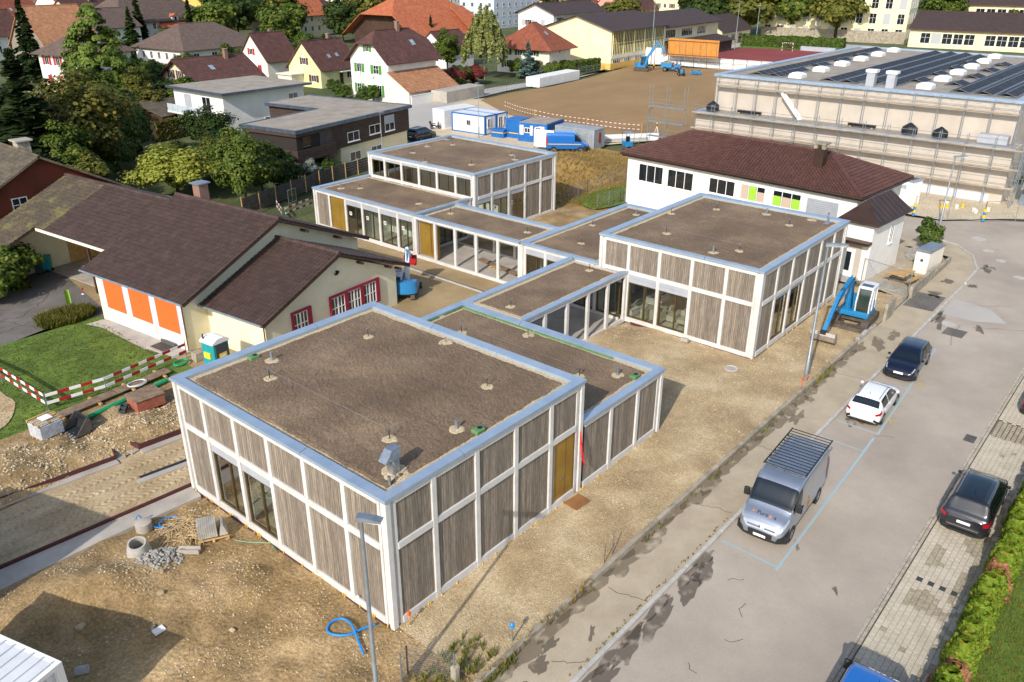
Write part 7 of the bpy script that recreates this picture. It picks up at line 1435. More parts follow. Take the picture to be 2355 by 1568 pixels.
pt = thing('picnic_table', 'yellow timber picnic table with benches inside the mesh fence', 'picnic table', (49.6, -2.7, .04), radians(-8)); MB().box((-1.0, -.5, .70), (1.0, .5, .76)).build('table_top', 'raw_wood', pt)
for s in (-1, 1): MB().box((-1.0, s*.85-.17, .42), (1.0, s*.85+.17, .46)).build('bench', 'raw_wood', pt)
for x in (-.7, .7): MB().box((x-.04, -.9, .36), (x+.04, .9, .42)).tube((x, -.4, .7), (x, -.8, 0), .03).tube((x, .4, .7), (x, .8, 0), .03).build('leg_frame', 'black', pt)
def mesh_fence(label, pts, h, step=2.0, name='mesh_fence', dx=.16, dz=.16, wr=.005, pr=.03, z=0, m='galv', rail=True):
    T = thing(name, label, 'fence', (0, 0, z))
    for a, b in zip(pts, pts[1:]):
        a, b = Vector((*a, 0)), Vector((*b, 0)); L = (b-a).length; d = (b-a)/L; n = max(1, round(L/step))
        for k in range(n):
            p0 = a+d*(L*k/n); p1 = a+d*(L*(k+1)/n); w = MB(); l = (p1-p0).length
            for q in range(1, int(l/dx)): w.tube(p0+d*q*dx+Vector((0, 0, .05)), p0+d*q*dx+Vector((0, 0, h-.02)), wr, 3, cap=False)
            for q in range(int(h/dz)+1): w.tube(p0+Vector((0, 0, min(.06+q*dz, h-.02))), p1+Vector((0, 0, min(.06+q*dz, h-.02))), wr, 3, cap=False)
            w.build('wire_panel', m, T, fix=False); MB().tube(p0, p0+Vector((0, 0, h)), pr, 6).build('post', m, T)
            if rail: MB().tube(p0+Vector((0, 0, h)), p1+Vector((0, 0, h)), .022, 5).tube(p0+Vector((0, 0, .06)), p1+Vector((0, 0, .06)), .022, 5).build('rail', m, T)
        MB().tube(b, b+Vector((0, 0, h)), pr, 6).build('post', m, T)
    return T
mesh_fence('galvanised site fence panels across the yard of the stair tower', [(47.6, -.3), (46.5, -4.0)], 1.9, 4.0); mesh_fence('light garden fence around the strip of lawn behind the third block', [(51.3, 30.3), (55.3, 30.8), (62, 30.6)], 1.5, 2.0, z=.2, rail=False); mesh_fence('light fence between lawn strip and dirt', [(50.9, 26.5), (54.4, 26.1), (54.6, 25.7)], 1.4, 1.8, z=.2, rail=False); mesh_fence('galvanised railing along the road beside the sand field', [(97, 84.6), (107, 86.3), (116, 86.5)], 1.3, 3.0, z=0, dx=.5, dz=.45, wr=.02); mesh_fence('galvanised railing along the road before the gym', [(139, 92.8), (150, 92.4)], 1.3, 3.0, dx=.5, dz=.45, wr=.02)
mesh_fence('galvanised site fence panels with weighted feet along the hall yard', [(69.3, 2.2), (71.6, -3.4), (76, -8)], 1.9, 3.2, dx=.3, dz=.4)
for i, (x, y) in enumerate(((69.3, 2.2), (71.6, -3.4), (75, -7))):
    T = thing('fence_foot', 'yellow and blue striped fence weight in the hall yard', 'fence weight', (x, y, 0), 0, 'fence weights in the hall yard'); [MB().lathe((0, 0, .3*k), [(.14, 0), (.14, .3)], 8).build('band', ('p_machine', 'yellow')[k % 2], T) for k in range(4)]
mat('bucket_w', '#e8e4d4', rough=.5)
for k in range(8): tag(MB().lathe((74.6+R3(-1, 1.6), R3(-3.0, 1.2), -.05), [(.14, 0), (.17, .34), (.17, .36), (.01, .36)], 10).build('paint_bucket', 'bucket_w' if k % 3 else 'yellow'), 'paint bucket left in the hall yard' if k % 3 else 'yellow paint bucket left in the hall yard', 'bucket', 'paint buckets in the hall yard')
cf = mesh_fence('sagging chain-link fence remnant at the dirt corner', [(-1.4, -1.9), (-1.05, -1.84), (-.23, -3.25)], 1.25, 2.0, dx=.09, dz=.09, wr=.003, pr=.03, rail=False, z=.05); tag(MB().bev((-.34, -3.4, -.1), (-.12, -3.16, .72), .02).build('concrete_post', 'concrete_old'), 'short concrete fence post at the dirt corner', 'post')
# long timber fence below the timber house
random.seed(14); wf = thing('timber_fence', 'long weathered timber board fence below the timber house', 'fence', (0, 0, 0)); fp = [(27.0, 51.0), (34.2, 53.2), (41, 55.0), (49.5, 56.6)]
for a, b in zip(fp, fp[1:]):
    a, b = Vector(a), Vector(b); L = (b-a).length; an = atan2((b-a).y, (b-a).x); n = round(L/2.3)
    for k in range(n):
        p = a+(b-a)*k/n; M = Matrix.Translation((p.x, p.y, 0)) @ Matrix.Rotation(an, 4, 'Z'); [MB(M).box((0, -.02, .08+q*.27), (L/n-.01, .02, .08+q*.27+.235)).build('board', 'old_timber', wf) for q in range(6)]; MB(M).box((-.05, -.09, 0), (.05, -.02, 1.85)).build('post', 'raw_wood', wf)
# red and white board barriers
def barrier(label, p, q, z=0, group=None, name='board_barrier'):
    a, b = Vector((*p, 0)), Vector((*q, 0)); L = (b-a).length; T = thing(name, label, 'barrier', (*p, z), atan2((b-a).y, (b-a).x), group); n = max(3, int(L/.5)); w = L/n
    for zz in (.42, .88):
        for k in range(n): MB().box((k*w+.001, -.015, zz), ((k+1)*w-.001, .015, zz+.17)).build('board', 'red_paint' if k % 2 else 'white_pl', T)
    for x in ([0, L/2, L] if L > 3 else [0, L]): MB().tube((x, .03, 0), (x, .03, 1.12), .02, 6).build('stake', 'galv', T)
barrier('red and white board barrier running from the lawn corner to the kindergarten', (-1.2, 26.2), (1.75, 25.75)); barrier('red and white board barrier ending at the kindergarten corner', (1.8, 25.75), (7.1, 26.5)); barrier('red and white board barrier along the dirt edge of the lawn', (-1.25, 26.25), (-1.5, 31.6)); barrier('red and white board barrier beside the sand bed', (-1.52, 31.65), (-2.2, 37.0))
barrier('red and white board barrier beside the low wing of the third block', (29.2, 47.2), (33.2, 48.4)); barrier('short red and white barrier below the timber fence', (29.0, 47.5), (30.2, 50.0))
T = thing('leaning_gate', 'pale metal mesh gate leaning on the timber fence', 'gate', (32.4, 51.2, 0), radians(14)); MB().tube((0, 0, 0), (0, 0, 1.4), .025).tube((1.2, 0, 0), (1.2, 0, 1.4), .025).tube((0, 0, 1.4), (1.2, 0, 1.4), .025).tube((0, 0, .1), (1.2, 0, .1), .025).tube((.6, 0, 0), (.6, 0, 1.4), .02).build('frame', 'galv', T); MB().face([(.05, 0, .15), (1.15, 0, .15), (1.15, 0, 1.35), (.05, 0, 1.35)]).build('mesh', 'pane_clear', T, fix=False)
# portable toilet
mat('teal', '#1a9aa0', '#168a90', .45, 2); mat('loo_dark', '#3c464c', rough=.5); mat('sign_yellow', '#f0d030', rough=.5); mat('sign_blue', '#2a3c78', rough=.5)
lo = thing('portable_toilet', 'teal and grey portable toilet with white roof by the kindergarten', 'portable toilet', (7.4, 23.45, 0), radians(6)); MB().bev((-.55, -.55, 0), (.55, .55, 2.05), .05).build('cabin', 'teal', lo); MB().prism([(-.60, 2.03), (.60, 2.03), (.60, 2.12), (.25, 2.32), (-.25, 2.32), (-.60, 2.12)], -.6, .6, 'y').build('roof', 'white_pl', lo); MB().bev((-.42, -.60, .12), (.42, -.54, 1.95), .02).build('door', 'loo_dark', lo); MB().box((-.22, -.625, 1.05), (.28, -.60, 1.4)).build('door_sign', 'sign_yellow', lo); MB().box((-.13, -.632, 1.17), (.19, -.625, 1.29)).build('sign_text', 'white_pl', lo); MB().box((-.63, -.25, 1.1), (-.55, .3, 1.45)).build('side_sign', 'sign_yellow', lo); MB().tube((-.45, .4, 2.2), (-.45, .4, 2.5), .05, 8).build('vent', 'dark_metal', lo)
tag(MB().bev((7.15, 25.55, 0), (7.7, 26.1, .55), .02).build('concrete_block', 'concrete_old'), 'pale concrete block beside the portable toilet', 'block')
# ---------------------------------------------------------------- left bank: formwork, pipes, pallets
def pallet(T, L=1.2, Wd=.8, z=0):
    for k in range(5): MB().box((-L/2, -Wd/2+k*(Wd-.1)/4, z+.11), (L/2, -Wd/2+k*(Wd-.1)/4+.1, z+.135)).build('pallet_board', 'raw_wood', T)
    for x in (-L/2, -.05, L/2-.1):
        for y in (-Wd/2, -.05, Wd/2-.1): MB().box((x, y, z), (x+.1, y+.1, z+.11)).build('pallet_block', 'raw_wood', T)
mat('wrap', '#c9cdd2', '#a9aeb4', .2, 4, bump=.02, bscale=9); mat('pipe_green', '#1f9a68', '#1a8a5c', .4, 3); mat('hose_blue', '#1583cf', rough=.45); mat('rope', '#cdb48a', '#b39a70', .9, 6); mat('crate_red', '#8c4a3a', '#a86450', .8, 3, fine=.2)
ps = thing('wrapped_pallet', 'pallet of wrapped grey blocks with an empty pallet on top', 'pallet', (-2.35, 23.5, .1), radians(8)); pallet(ps); MB().bev((-.6, -.55, .14), (.6, .55, .85), .03).build('wrapped_load', 'wrap', ps); pallet(ps, 1.25, 1.1, .87); MB().box((-.2, -.3, 1.01), (.3, .25, 1.05)).build('cover_sheet', 'white_pl', ps)
cr = thing('timber_crate', 'faded red timber tool chest with a plank lid on the dirt', 'crate', (2.45, 22.55, .12), radians(-3)); MB().box((-.75, -.68, .1), (.75, .68, .72)).build('chest', 'crate_red', cr); [MB().box((-.8, -.72+k*.29, .72), (.8, -.72+k*.29+.28, .76)).build('lid_plank', 'old_wood', cr) for k in range(5)]; MB().box((-.7, -.6, 0), (-.55, .6, .1)).box((.55, -.6, 0), (.7, .6, .1)).build('skid', 'old_wood', cr)
bk = thing('excavator_bucket', 'worn excavator bucket with teeth lying on the dirt', 'bucket', (-.9, 22.75, .1), radians(185)); MB().prism([(0, 0), (.75, -.02), (.78, .04), (.1, .08), (-.12, .45), (-.05, .8), (-.12, .85), (-.22, .4)], -.6, .6, 'y').build('shell', 'dark_metal', bk)
for s in (-1, 1): MB().prism([(0, 0), (.75, 0), (.0, .85), (-.12, .8), (-.2, .4)], s*.6-.02, s*.6+.02, 'y').build('cheek', 'iron', bk)
for k in range(5): MB().prism([(.7, -.02), (1.0, .02), (.7, .07)], -.55+k*.25, -.45+k*.25, 'y').build('tooth', 'bucket_steel', bk)
tag(MB().tube((-.3, 23.55, .22), (4.6, 24.3, .25), .13, 12).build('drain_pipe', 'pipe_green', smooth='a'), 'long green drain pipe lying along the bank', 'pipe'); tag(MB().tube((1.5, 23.35, .18), (2.6, 23.7, .18), .08, 10).build('drain_pipe', 'pipe_green', smooth='a'), 'short thin green pipe next to the timber crate', 'pipe')
pw = thing('plank_walk', 'long brown plank walkway laid beside the lawn barrier', 'planks', (-1.4, 24.5, .12), radians(5.5)); [MB().box((R3(-.1, .1)+kx*3.4, k*.24, .1), (3.38+kx*3.4, k*.24+.225, .15)).build('plank', 'old_wood', pw) for k in range(3) for kx in range(2)]; [MB().box((x, -.25, 0), (x+.12, 1.05, .1)).build('bearer', 'raw_wood', pw) for x in (.2, 2.2, 4.2, 6.2)]
bxx = thing('tool_bin', 'small dark plastic tool bin next to the crate', 'bin', (1.15, 22.6, .15), radians(5)); MB().lathe((0, 0, 0), [(.2, 0), (.24, .3), (.21, .3), (.18, .05)], 4).build('bin', 'loo_dark', bxx); MB().lathe((.3, .35, 0), [(.2, 0), (.24, .3), (.21, .3), (.18, .05)], 4).build('bin', 'loo_dark', bxx)
def coil(name, label, c, loops, r, m, rad, cat='hose', seed=0, z=.1):
    random.seed(seed); pts = []
    for k in range(loops*14): a = k/14*2*pi; q = r*(1+.25*nz(k*.11+seed, 2.2)); pts.append((c[0]+q*cos(a)+.3*nz(k*.03, 1+seed)*r, c[1]+q*.7*sin(a)+.3*nz(k*.03, 5+seed)*r, z+.02*(k//14)+.05*abs(nz(k*.2, 3))))
    return tag(MB().path(pts, rad, 5).build(name, m, smooth=True), label, cat)
coil('rope_coil', 'tangled pale cable heap on the plank walkway', (3.2, 25.1), 4, .5, 'epswhite', .018, 'cable', 3, .3); coil('mesh_heap', 'heap of green netting by the kindergarten corner', (6.4, 26.0), 6, .45, 'pipe_green', .02, 'netting', 5, .1)
# formwork edges of the mud road
def formwork(label, pts, h=.28, t=.05, m='membrane', name='formwork_board'):
    T = thing(name, label, 'formwork', (0, 0, 0))
    for a, b in zip(pts, pts[1:]): a, b = Vector((*a, 0)), Vector((*b, 0)); M = Matrix.Translation(a) @ Matrix.Rotation(atan2((b-a).y, (b-a).x), 4, 'Z'); MB(M).box((0, -t/2, -.05), ((b-a).length, t/2, h)).build('board', m, T); MB(M).box((0, -.45, -.02), ((b-a).length, -t/2-.002, .06)).build('footing', 'concrete', T)
formwork('dark red formwork board with concrete footing along the mud road', [(-9, 19.6), (-1.15, 18.75), (-.95, 19.5)]); formwork('dark red formwork board between mud road and nearest block', [(-.1, 19.3), (.05, 18.75), (6, 18.2)], .34)
cs = thing('concrete_strip', 'pale concrete footing strip with a black edge across the dirt', 'footing', (0, 0, 0)); MB().prism([(-16, 13.2), (-4.5, 13.15), (-.1, 12.85), (.2, 13.85), (-16, 15.0)], -.1, .06).build('footing', 'concrete', cs); a, b = Vector((-16, 15.05, 0)), Vector((.1, 13.9, 0)); M = Matrix.Translation(a) @ Matrix.Rotation(atan2((b-a).y, (b-a).x), 4, 'Z'); MB(M).box((0, 0, -.05), ((b-a).length, .06, .2)).build('edge_board', 'membrane', cs)
T = thing('drain_channel', 'dark slotted drain channel bedded in fresh concrete', 'drain', (-.75, 16.35, 0), radians(-8)); MB().box((-.4, -.1, -.05), (2.0, .1, .06)).build('channel', 'dark_metal', T); MB().box((-.6, -.45, -.05), (2.0, -.1, .04)).build('bedding', 'concrete', T)
cc = thing('kerb_line', 'straight line of setting-out kerb across the courtyard', 'kerb', (27.1, 20.2, 0), radians(89)); [MB().bev((k*1.0, -.08, -.03), (k*1.0+.985, .08, .05), .01).build('kerb_stone', 'kerb_stone', cc) for k in range(10)]; MB().box((0, -.28, -.02), (10, -.12, .015)).build('dark_strip', 'asphalt_dark', cc)  # kerb stones with a flat dark strip along one side
# lower left: blocks, rings, rubble, hoses
bp = thing('kerb_pallet', 'pallet stacked with grey kerb slabs beside the rope pile', 'pallet', (-1.3, 9.85, .1), radians(-28)); pallet(bp, 1.25, 1.0); [MB().bev((-.58+k*.085, -.35, .14), (-.58+k*.085+.08, .38, .74), .006).build('kerb_slab', 'stone_grey', bp) for k in range(9)]; MB().prism([(.25, .14), (.6, .14), (.45, .6), (.35, .62)], -.35, .35, 'y').build('leaning_slab', 'stone_grey', bp)
tag(MB().lathe((-2.95, 12.55, .02), [(.34, 0), (.34, .38), (.31, .40), (.01, .41)], 24).build('concrete_plug', 'concrete', smooth='a'), 'short solid concrete cylinder beside the blue hose', 'cylinder'); rg = MB(Matrix.Translation((-3.95, 10.95, .22)) @ Matrix.Rotation(.18, 4, 'X') @ Matrix.Rotation(-.12, 4, 'Y')); rg.lathe((0, 0, 0), [(.48, .02), (.46, .2), (.36, .62), (.30, .62), (.30, .60), (.38, .3), (.40, .02)], 28); tag(rg.build('cone_ring', 'kerb_stone', smooth='a'), 'white tapered concrete manhole ring on the rubble', 'manhole ring')
T = thing('channel_stone', 'upturned concrete channel stone beside the rubble heap', 'channel', (-2.55, 9.6, .12), radians(-50)); MB().prism([(-.15, 0), (.15, 0), (.15, .2), (.10, .2), (.07, .07), (-.07, .07), (-.10, .2), (-.15, .2)], -.45, .45, 'x').build('channel', 'concrete', T)
def rock(mb, x, y, z, s): M = Matrix.Translation((x, y, z)) @ Matrix.Rotation(R3(0, 6), 4, 'Z') @ Matrix.Rotation(R3(-.5, .5), 4, 'X'); mb.M = M; mb.bev((-s*R3(.5, .9), -s*R3(.35, .6), -s*.3), (s*R3(.5, .9), s*R3(.35, .6), s*R3(.25, .5)), s*.12); mb.M = None
random.seed(17); mb = MB()
for k in range(230): a, r = R3(0, 6.28), R3(0, 1)**.6; x, y = -3.55+cos(a)*r*.95, 9.95+sin(a)*r*.75; rock(mb, x, y, z_low(x, y)+.12*(1-r), R3(.04, .13))
stuff(mb.build('rubble', 'stone_grey'), 'grey heap of broken concrete rubble below the manhole ring', 'rubble')
for i, (x, y, s) in enumerate(((-4.55, 8.15, .16), (-4.0, 9.05, .13), (-5.6, 6.8, .13), (-3.8, 4.5, .14), (-8.2, 6.7, .3), (-7.3, 8.9, .22))): mb = MB(); rock(mb, x, y, z_low(x, y)+.06, s); tag(mb.build('boulder', 'stone' if i != 4 else 'stone_grey'), ('single tan boulder lying on the bare dirt', 'single tan boulder lying on the bare dirt', 'single tan boulder lying on the bare dirt', 'single tan boulder lying on the bare dirt', 'grey slab-like boulder in the shaded hollow', 'single tan boulder lying on the bare dirt')[i], 'boulder', 'boulders on the dirt' if i != 4 else None)
random.seed(23); mb = MB()
for k in range(150):
    x, y = -2.0+R3(-.75, .75), 11.0+R3(-1.0, .7); a = R3(0, 3.1); l = R3(.2, .6); mb.path([(x-cos(a)*l, y-sin(a)*l, .12+R3(0, .2)), (x, y, .2+R3(0, .25)), (x+cos(a+R3(-1, 1))*l, y+sin(a)*l, .1+R3(0, .15))], .013, 4)
stuff(mb.build('straw_pile', 'rope'), 'heap of pale straw-like strapping behind the kerb pallet', 'straw')
tag(MB().hose([(-3.0, 13.1, .3), (-2.9, 13.0, .5), (-2.7, 12.9, .1), (-2.6, 12.2, .1), (-2.2, 11.6, .12)], .028, 6).build('blue_hose', 'hose_blue', smooth=True), 'thin blue hose rising by the concrete cylinder', 'hose'); tag(MB().path([(-2.05+.42*cos(a*.5), 12.1+.35*sin(a*.5), .12) for a in range(12)], .03, 6).build('blue_hose', 'hose_blue', smooth=True), 'small blue hose loop behind the rope pile', 'hose')
tag(MB().hose([(-.3, .70, .13), (-.75, .88, .14), (-1.2, 1.0, .14), (-1.55, 1.32, .15), (-1.66, 1.72, .15), (-1.35, 1.98, .15), (-.95, 1.88, .15), (-.85, 1.5, .15), (-1.0, 1.05, .20), (-1.25, .5, .13), (-1.5, -.05, .12)], .045, 8).build('blue_hose', 'hose_blue', smooth=True), 'thick bright blue hose loop on the dirt near the tall lamp', 'hose')
tag(MB().path([(-.9, 8.9, .1), (-.6, 8.4, .06), (.0+.0, 7.6, .06), (-.2, 6.9, .05)], .015, 5).build('green_string', 'pipe_green'), 'thin green strap trailing from the kerb pallet', 'strap'); tag(MB().box((-5.75, 6.35, .05), (-5.35, 6.65, .12)).build('white_tray', 'epswhite'), 'white plastic tray lying in the shade', 'tray')
# front strip
tag(MB(Matrix.Translation((10.6, -.47, .09)) @ Matrix.Rotation(-.1, 4, 'Z')).box((-.5, -.38, 0), (.5, .38, .012)).build('steel_plate', 'rust_plate'), 'rusty square plate lying before the gold door', 'plate'); T = thing('manhole', 'round pale manhole rim in the gravel between the blocks', 'manhole', (27.3, .35, .12)); MB().lathe((0, 0, 0), [(.42, 0), (.42, .05), (.36, .06), (.33, .02)], 20).build('rim', 'kerb_stone', T); MB().lathe((0, 0, .02), [(.32, 0), (.01, .01)], 20).build('cover', 'concrete', T)
tag(MB().bev((28.5, 4.0, .3), (28.75, 4.5, .5), .02).build('concrete_block', 'concrete'), 'loose concrete block on the gravel mound', 'block'); tag(MB().tube((8.0, -3.72, 0), (8.05, -3.7, .9), .02, 5).build('iron_stake', 'iron'), 'upright iron stake by the low wall', 'stake'); tag(MB().tube((8.6, -3.7, .05), (9.0, -3.45, .85), .02, 5).build('iron_stake', 'iron'), 'slanting iron stake by the low wall', 'stake')
T = thing('marker_post', 'short blue-capped marker post by the low wall', 'post', (2.37, -3.6, 0)); MB().tube((0, 0, 0), (0, 0, .8), .03, 8).build('post', 'galv', T); MB().lathe((0, 0, .7), [(.03, 0), (.09, .05), (.09, .16), (.03, .24)], 10).build('cap', 'hose_blue', T); T = thing('survey_stake', 'wooden survey stake with red tip at the block corner', 'stake', (.53, -.25, 0)); MB().box((-.02, -.02, 0), (.02, .02, .55)).build('stake', 'raw_wood', T); MB().box((-.05, -.05, .55), (.05, .05, .72)).build('tip', 'orange_paint', T)
T = thing('cable_ring', 'orange cable ends at the lamp foot', 'cable', (28.7, -3.6, .1)); MB().path([(0, 0, .0), (-.3, .1, .3), (-.7, -.1, .12), (-1.0, -.2, .05)], .02, 5).path([(0, 0, 0), (.2, -.1, .35), (.35, .0, .2)], .02, 5).build('cable', 'orange_paint', T)
# link floor odds and ends
T = thing('plank_stack', 'planks on a pallet under the open link', 'planks', (31.4, 22.4, .19), radians(80)); pallet(T, 1.2, .8); [MB().box((-2.2+R3(-.2, .2), -.35+k*.2, .14), (2.4, -.35+k*.2+.18, .19)).build('plank', 'old_wood', T) for k in range(3)]
# kindergarten forecourt
def bin_(label, x, y, m, s=1.0): T = thing('waste_bin', label, 'waste bin', (x, y, 0), radians(10), None, s); MB().lathe((0, 0, .05), [(.34, 0), (.42, .95), (.42, 1.0)], 4).build('body', m, T); MB().lathe((0, 0, 1.05), [(.46, 0), (.4, .1), (.05, .13)], 4).build('lid', m, T); MB().tube((-.3, -.2, .1), (.3, -.2, .1), .1, 10).build('wheels', 'rubber', T)
bin_('teal wheeled waste bin by the cream porch wall', 8.3, 49.2, 'teal', 1.1); bin_('narrow grey bin beside the teal waste bin', 7.6, 49.0, 'loo_dark', .8)
fg = thing('banner_flag', 'small lime green feather flag in the planting bed', 'flag', (6.0, 39.6, 0)); MB().tube((0, 0, 0), (.0, .0, 1.5), .012, 5).build('pole', 'galv', fg); MB().grid(6, 8, lambda a, b: (-.35*a, .05*sin(a*4), .5+1.0*b+.08*a)).build('cloth', 'lime_panel', fg)
pw2 = thing('garden_pinwheel', 'red and white garden pinwheel beside the flag', 'ornament', (6.9, 39.7, 0)); MB().tube((0, 0, 0), (0, 0, 1.3), .012, 5).build('stick', 'galv', pw2); MB().lathe((0, 0, 1.3), [(.02, -.1), (.12, 0), (.02, .1)], 8).build('head', 'red_paint', pw2); MB().lathe((.0, .02, .9), [(.02, -.06), (.1, 0), (.02, .06)], 8).build('disc', 'white_pl', pw2)
ch_ = thing('garden_chair', 'turquoise garden chair under the kindergarten porch', 'chair', (10.4, 44.0, 0), radians(40)); MB().box((-.2, -.2, .42), (.2, .2, .46)).build('seat', 'teal', ch_); MB().box((-.2, .18, .46), (.2, .22, .95)).build('backrest', 'teal', ch_); [MB().box((x-.02, y-.02, 0), (x+.02, y+.02, .42)).build('leg', 'teal', ch_) for x in (-.18, .18) for y in (-.18, .18)]
# ---------------------------------------------------------------- containers
mat('cont_white', '#dcdedf', '#cfd1d3', .5, 1.5, fine=.05); mat('cont_blue', '#1f6cb6', '#1a5fa4', .5, 1.5); mat('cont_grey', '#9aa0a4', '#888e92', .55, 1.5)
def container(label, loc, rz, L, Wd, h, wall, frame, group=None, rib=True, roofrib=False, name='site_container', cat='container', doors=True, win_=()):
    T = thing(name, label, cat, loc, rz, group); w = MB(); n = int(L/.3)
    if rib:
        for y in (0, Wd):
            for k in range(n): x = .1+(L-.2)*k/n; s = -.03 if y == 0 else .03; w.box((x, min(y, y+s), .15), (x+(L-.2)/n*.55, max(y, y+s), h-.15))
        for x in (0, L):
            for k in range(int(Wd/.3)): y = .1+(Wd-.2)*k/int(Wd/.3); s = -.03 if x == 0 else .03; w.box((min(x, x+s), y, .15), (max(x, x+s), y+.16, h-.15))
    w.box((.02, .02, .1), (L-.02, Wd-.02, h-.05)).build('wall', wall, T); f = MB()
    for x in (0, L-.14):
        for y in (0, Wd-.14): f.box((x-.04, y-.04, 0), (x+.18, y+.18, h))
    for z in (0, h-.16):
        for y in (-.04, Wd-.12): f.box((.18, y, z), (L-.18, y+.16, z+.16))
        for x in (-.04, L-.12): f.box((x, .18, z), (x+.16, Wd-.18, z+.16))
    f.build('frame', frame, T); r = MB().box((.1, .1, h-.05), (L-.1, Wd-.1, h-.01))
    if roofrib:
        for k in range(int(L/.42)): r.box((.15+k*.42, .12, h-.01), (.15+k*.42+.05, Wd-.12, h+.05))
    r.build('roof', wall, T)
    for side, s, z, ww, hh, dk in win_: win(T, wallM(side, L, Wd) @ Matrix.Translation((0, -.05, 0)), s, z, ww, hh, sill=False, frame='white_pl' if dk else 'blind_grey')
    return T
container('white site cabin without windows next to the scooter', (72.0, 68.3, -.05), radians(-6), 6.0, 2.5, 2.7, 'cont_white', 'white_pl'); container('white office cabin with blue frame and a small dark window', (72.4, 60.6, -.05), radians(3), 2.5, 6.2, 2.65, 'cont_white', 'cont_blue', win_=[('x0', 3.2, 1.1, .7, .7, 0), ('y0', .8, .9, .8, 1.3, 1)]); container('white office cabin with blue frame and glazed door beside the windowed cabin', (74.98, 60.75, -.05), radians(3), 2.5, 6.2, 2.65, 'cont_white', 'cont_blue', win_=[('y0', .8, .2, .9, 2.0, 1), ('y0', 1.9, .9, .7, 1.2, 1)])
container('blue steel container with yellow stripe', (73.7, 55.2, -.05), radians(8), 2.6, 2.4, 2.55, 'cont_blue', 'cont_blue'); container('low blue skip container in front of the blue steel container', (72.5, 57.3, -.05), radians(8), 1.4, 2.0, 1.1, 'cont_blue', 'cont_blue', name='skip_container')
bw_ = container('blue and white crew cabin with pale roof', (73.4, 50.4, -.05), radians(12), 5.2, 4.3, 2.5, 'cont_blue', 'cont_blue', win_=[('x0', 1.4, 1.2, .9, .7, 1), ('x0', 3.0, .9, .8, 1.2, 1)]); container('grey ribbed storage container with red label', (74.4, 43.4, -.05), radians(3), 2.5, 6.1, 2.5, 'cont_grey', 'cont_grey')
T = [o for o in bpy.data.objects if o.get('label') == 'grey ribbed storage container with red label'][0]; MB().box((1.2, -.06, .7), (1.6, -.035, 2.0)).build('red_label', 'red_paint', T)
MB().box((-.06, .35, .9), (-.035, 1.2, 2.2)).box((-.06, 2.1, .9), (-.035, 2.5, 2.2)).box((-.06, 3.5, .9), (-.035, 4.1, 2.2)).build('white_panel', 'cont_white', bw_); MB().box((.1, .1, 2.5), (5.1, 4.2, 2.56)).build('pale_roof', 'gravel_roof', bw_)
for o_ in [o for o in bpy.data.objects if o.get('label', '').startswith(('blue steel container', 'low blue skip'))]: L_ = 2.6 if 'steel' in o_['label'] else 1.4; MB().box((.05, -.075, .62), (L_-.05, -.045, .74)).box((-.075, .05, .62), (-.045, 1.9, .74)).build('yellow_stripe', 'yellow', o_)
wb_ = thing('site_board', 'large blank white site board on galvanised posts', 'board', (69.3, 49.4, -.05), radians(-82)); MB().box((.1, -.03, .5), (3.0, .03, 2.7)).build('panel', 'white_pl', wb_); [MB().box((x-.05, .03, 0), (x+.05, .13, 2.9)).build('post', 'galv', wb_) for x in (.1, 3.0)]; MB().box((.1, -.05, 1.55), (3.0, -.031, 1.62)).build('cross_rail', 'galv', wb_)
container('white site container with ribbed roof and blue stripe at the dirt corner', (-9.3, 4.45, .25), radians(106.3), 6.06, 2.44, 2.65, 'cont_white', 'white_pl', roofrib=True, name='site_container')
container('unseen white container stack added to shade the mud road', (-11.1, 12.0, 0), radians(106.3), 6.06, 2.44, 5.3, 'cont_white', 'white_pl')  # out of view, added so its shadow falls across the mud road
sct = thing('scooter', 'dark scooter parked before the white cabin', 'scooter', (71.2, 69.3, -.05), radians(-30)); wheel(sct, -.55, 0, .25, .12); wheel(sct, .6, 0, .25, .12); MB().prism([(-.8, .5), (-.1, .45), (.1, .3), (.45, .35), (.5, .9), (.42, .95), (.3, .45), (-.1, .62), (-.8, .75)], -.16, .16, 'y').build('body', 'p_dark', sct); MB().box((-.75, -.14, .75), (-.05, .14, .84)).build('seat', 'black', sct); MB().tube((.5, 0, .9), (.45, 0, 1.05), .03).tube((.45, -.3, 1.05), (.45, .3, 1.05), .02).build('handlebar', 'black', sct); MB().box((-.95, -.2, .85), (-.65, .2, 1.15)).build('top_box', 'p_grey', sct)
# edges of the sand field
pa = thing('field_parapet', 'low white foam-clad parapet along the near edge of the sand field', 'wall', (0, 0, 0)); pts = [(79.2, 45.2), (84.4, 41.1), (85.2, 40.2)]; [MB(Matrix.Translation((*a, 0)) @ Matrix.Rotation(atan2(b[1]-a[1], b[0]-a[0]), 4, 'Z')).box((0, -.2, 0), (sqrt((b[0]-a[0])**2+(b[1]-a[1])**2), .2, .95)).build('wall_section', 'epswhite', pa) for a, b in zip(pts, pts[1:])]; MB(Matrix.Translation((79.2, 45.2, 0)) @ Matrix.Rotation(atan2(-4.1, 5.2), 4, 'Z')).box((.2, -.215, .1), (6.4, -.202, .45)).build('grey_base', 'blind_grey', pa)
tag(MB(Matrix.Translation((115.2, 84.9, 0)) @ Matrix.Rotation(.1, 4, 'Z')).bev((0, 0, 0), (15.5, 3.2, 1.8), .05).build('white_block', 'epswhite'), 'long white foam-clad block at the road side of the sand field', 'block'); tag(MB(Matrix.Translation((89.4, 84.8, 0)) @ Matrix.Rotation(.1, 4, 'Z')).bev((0, 0, 0), (11, 3.5, 1.9), .05).build('grey_block', 'concrete'), 'pale concrete box beside the road railing', 'block')
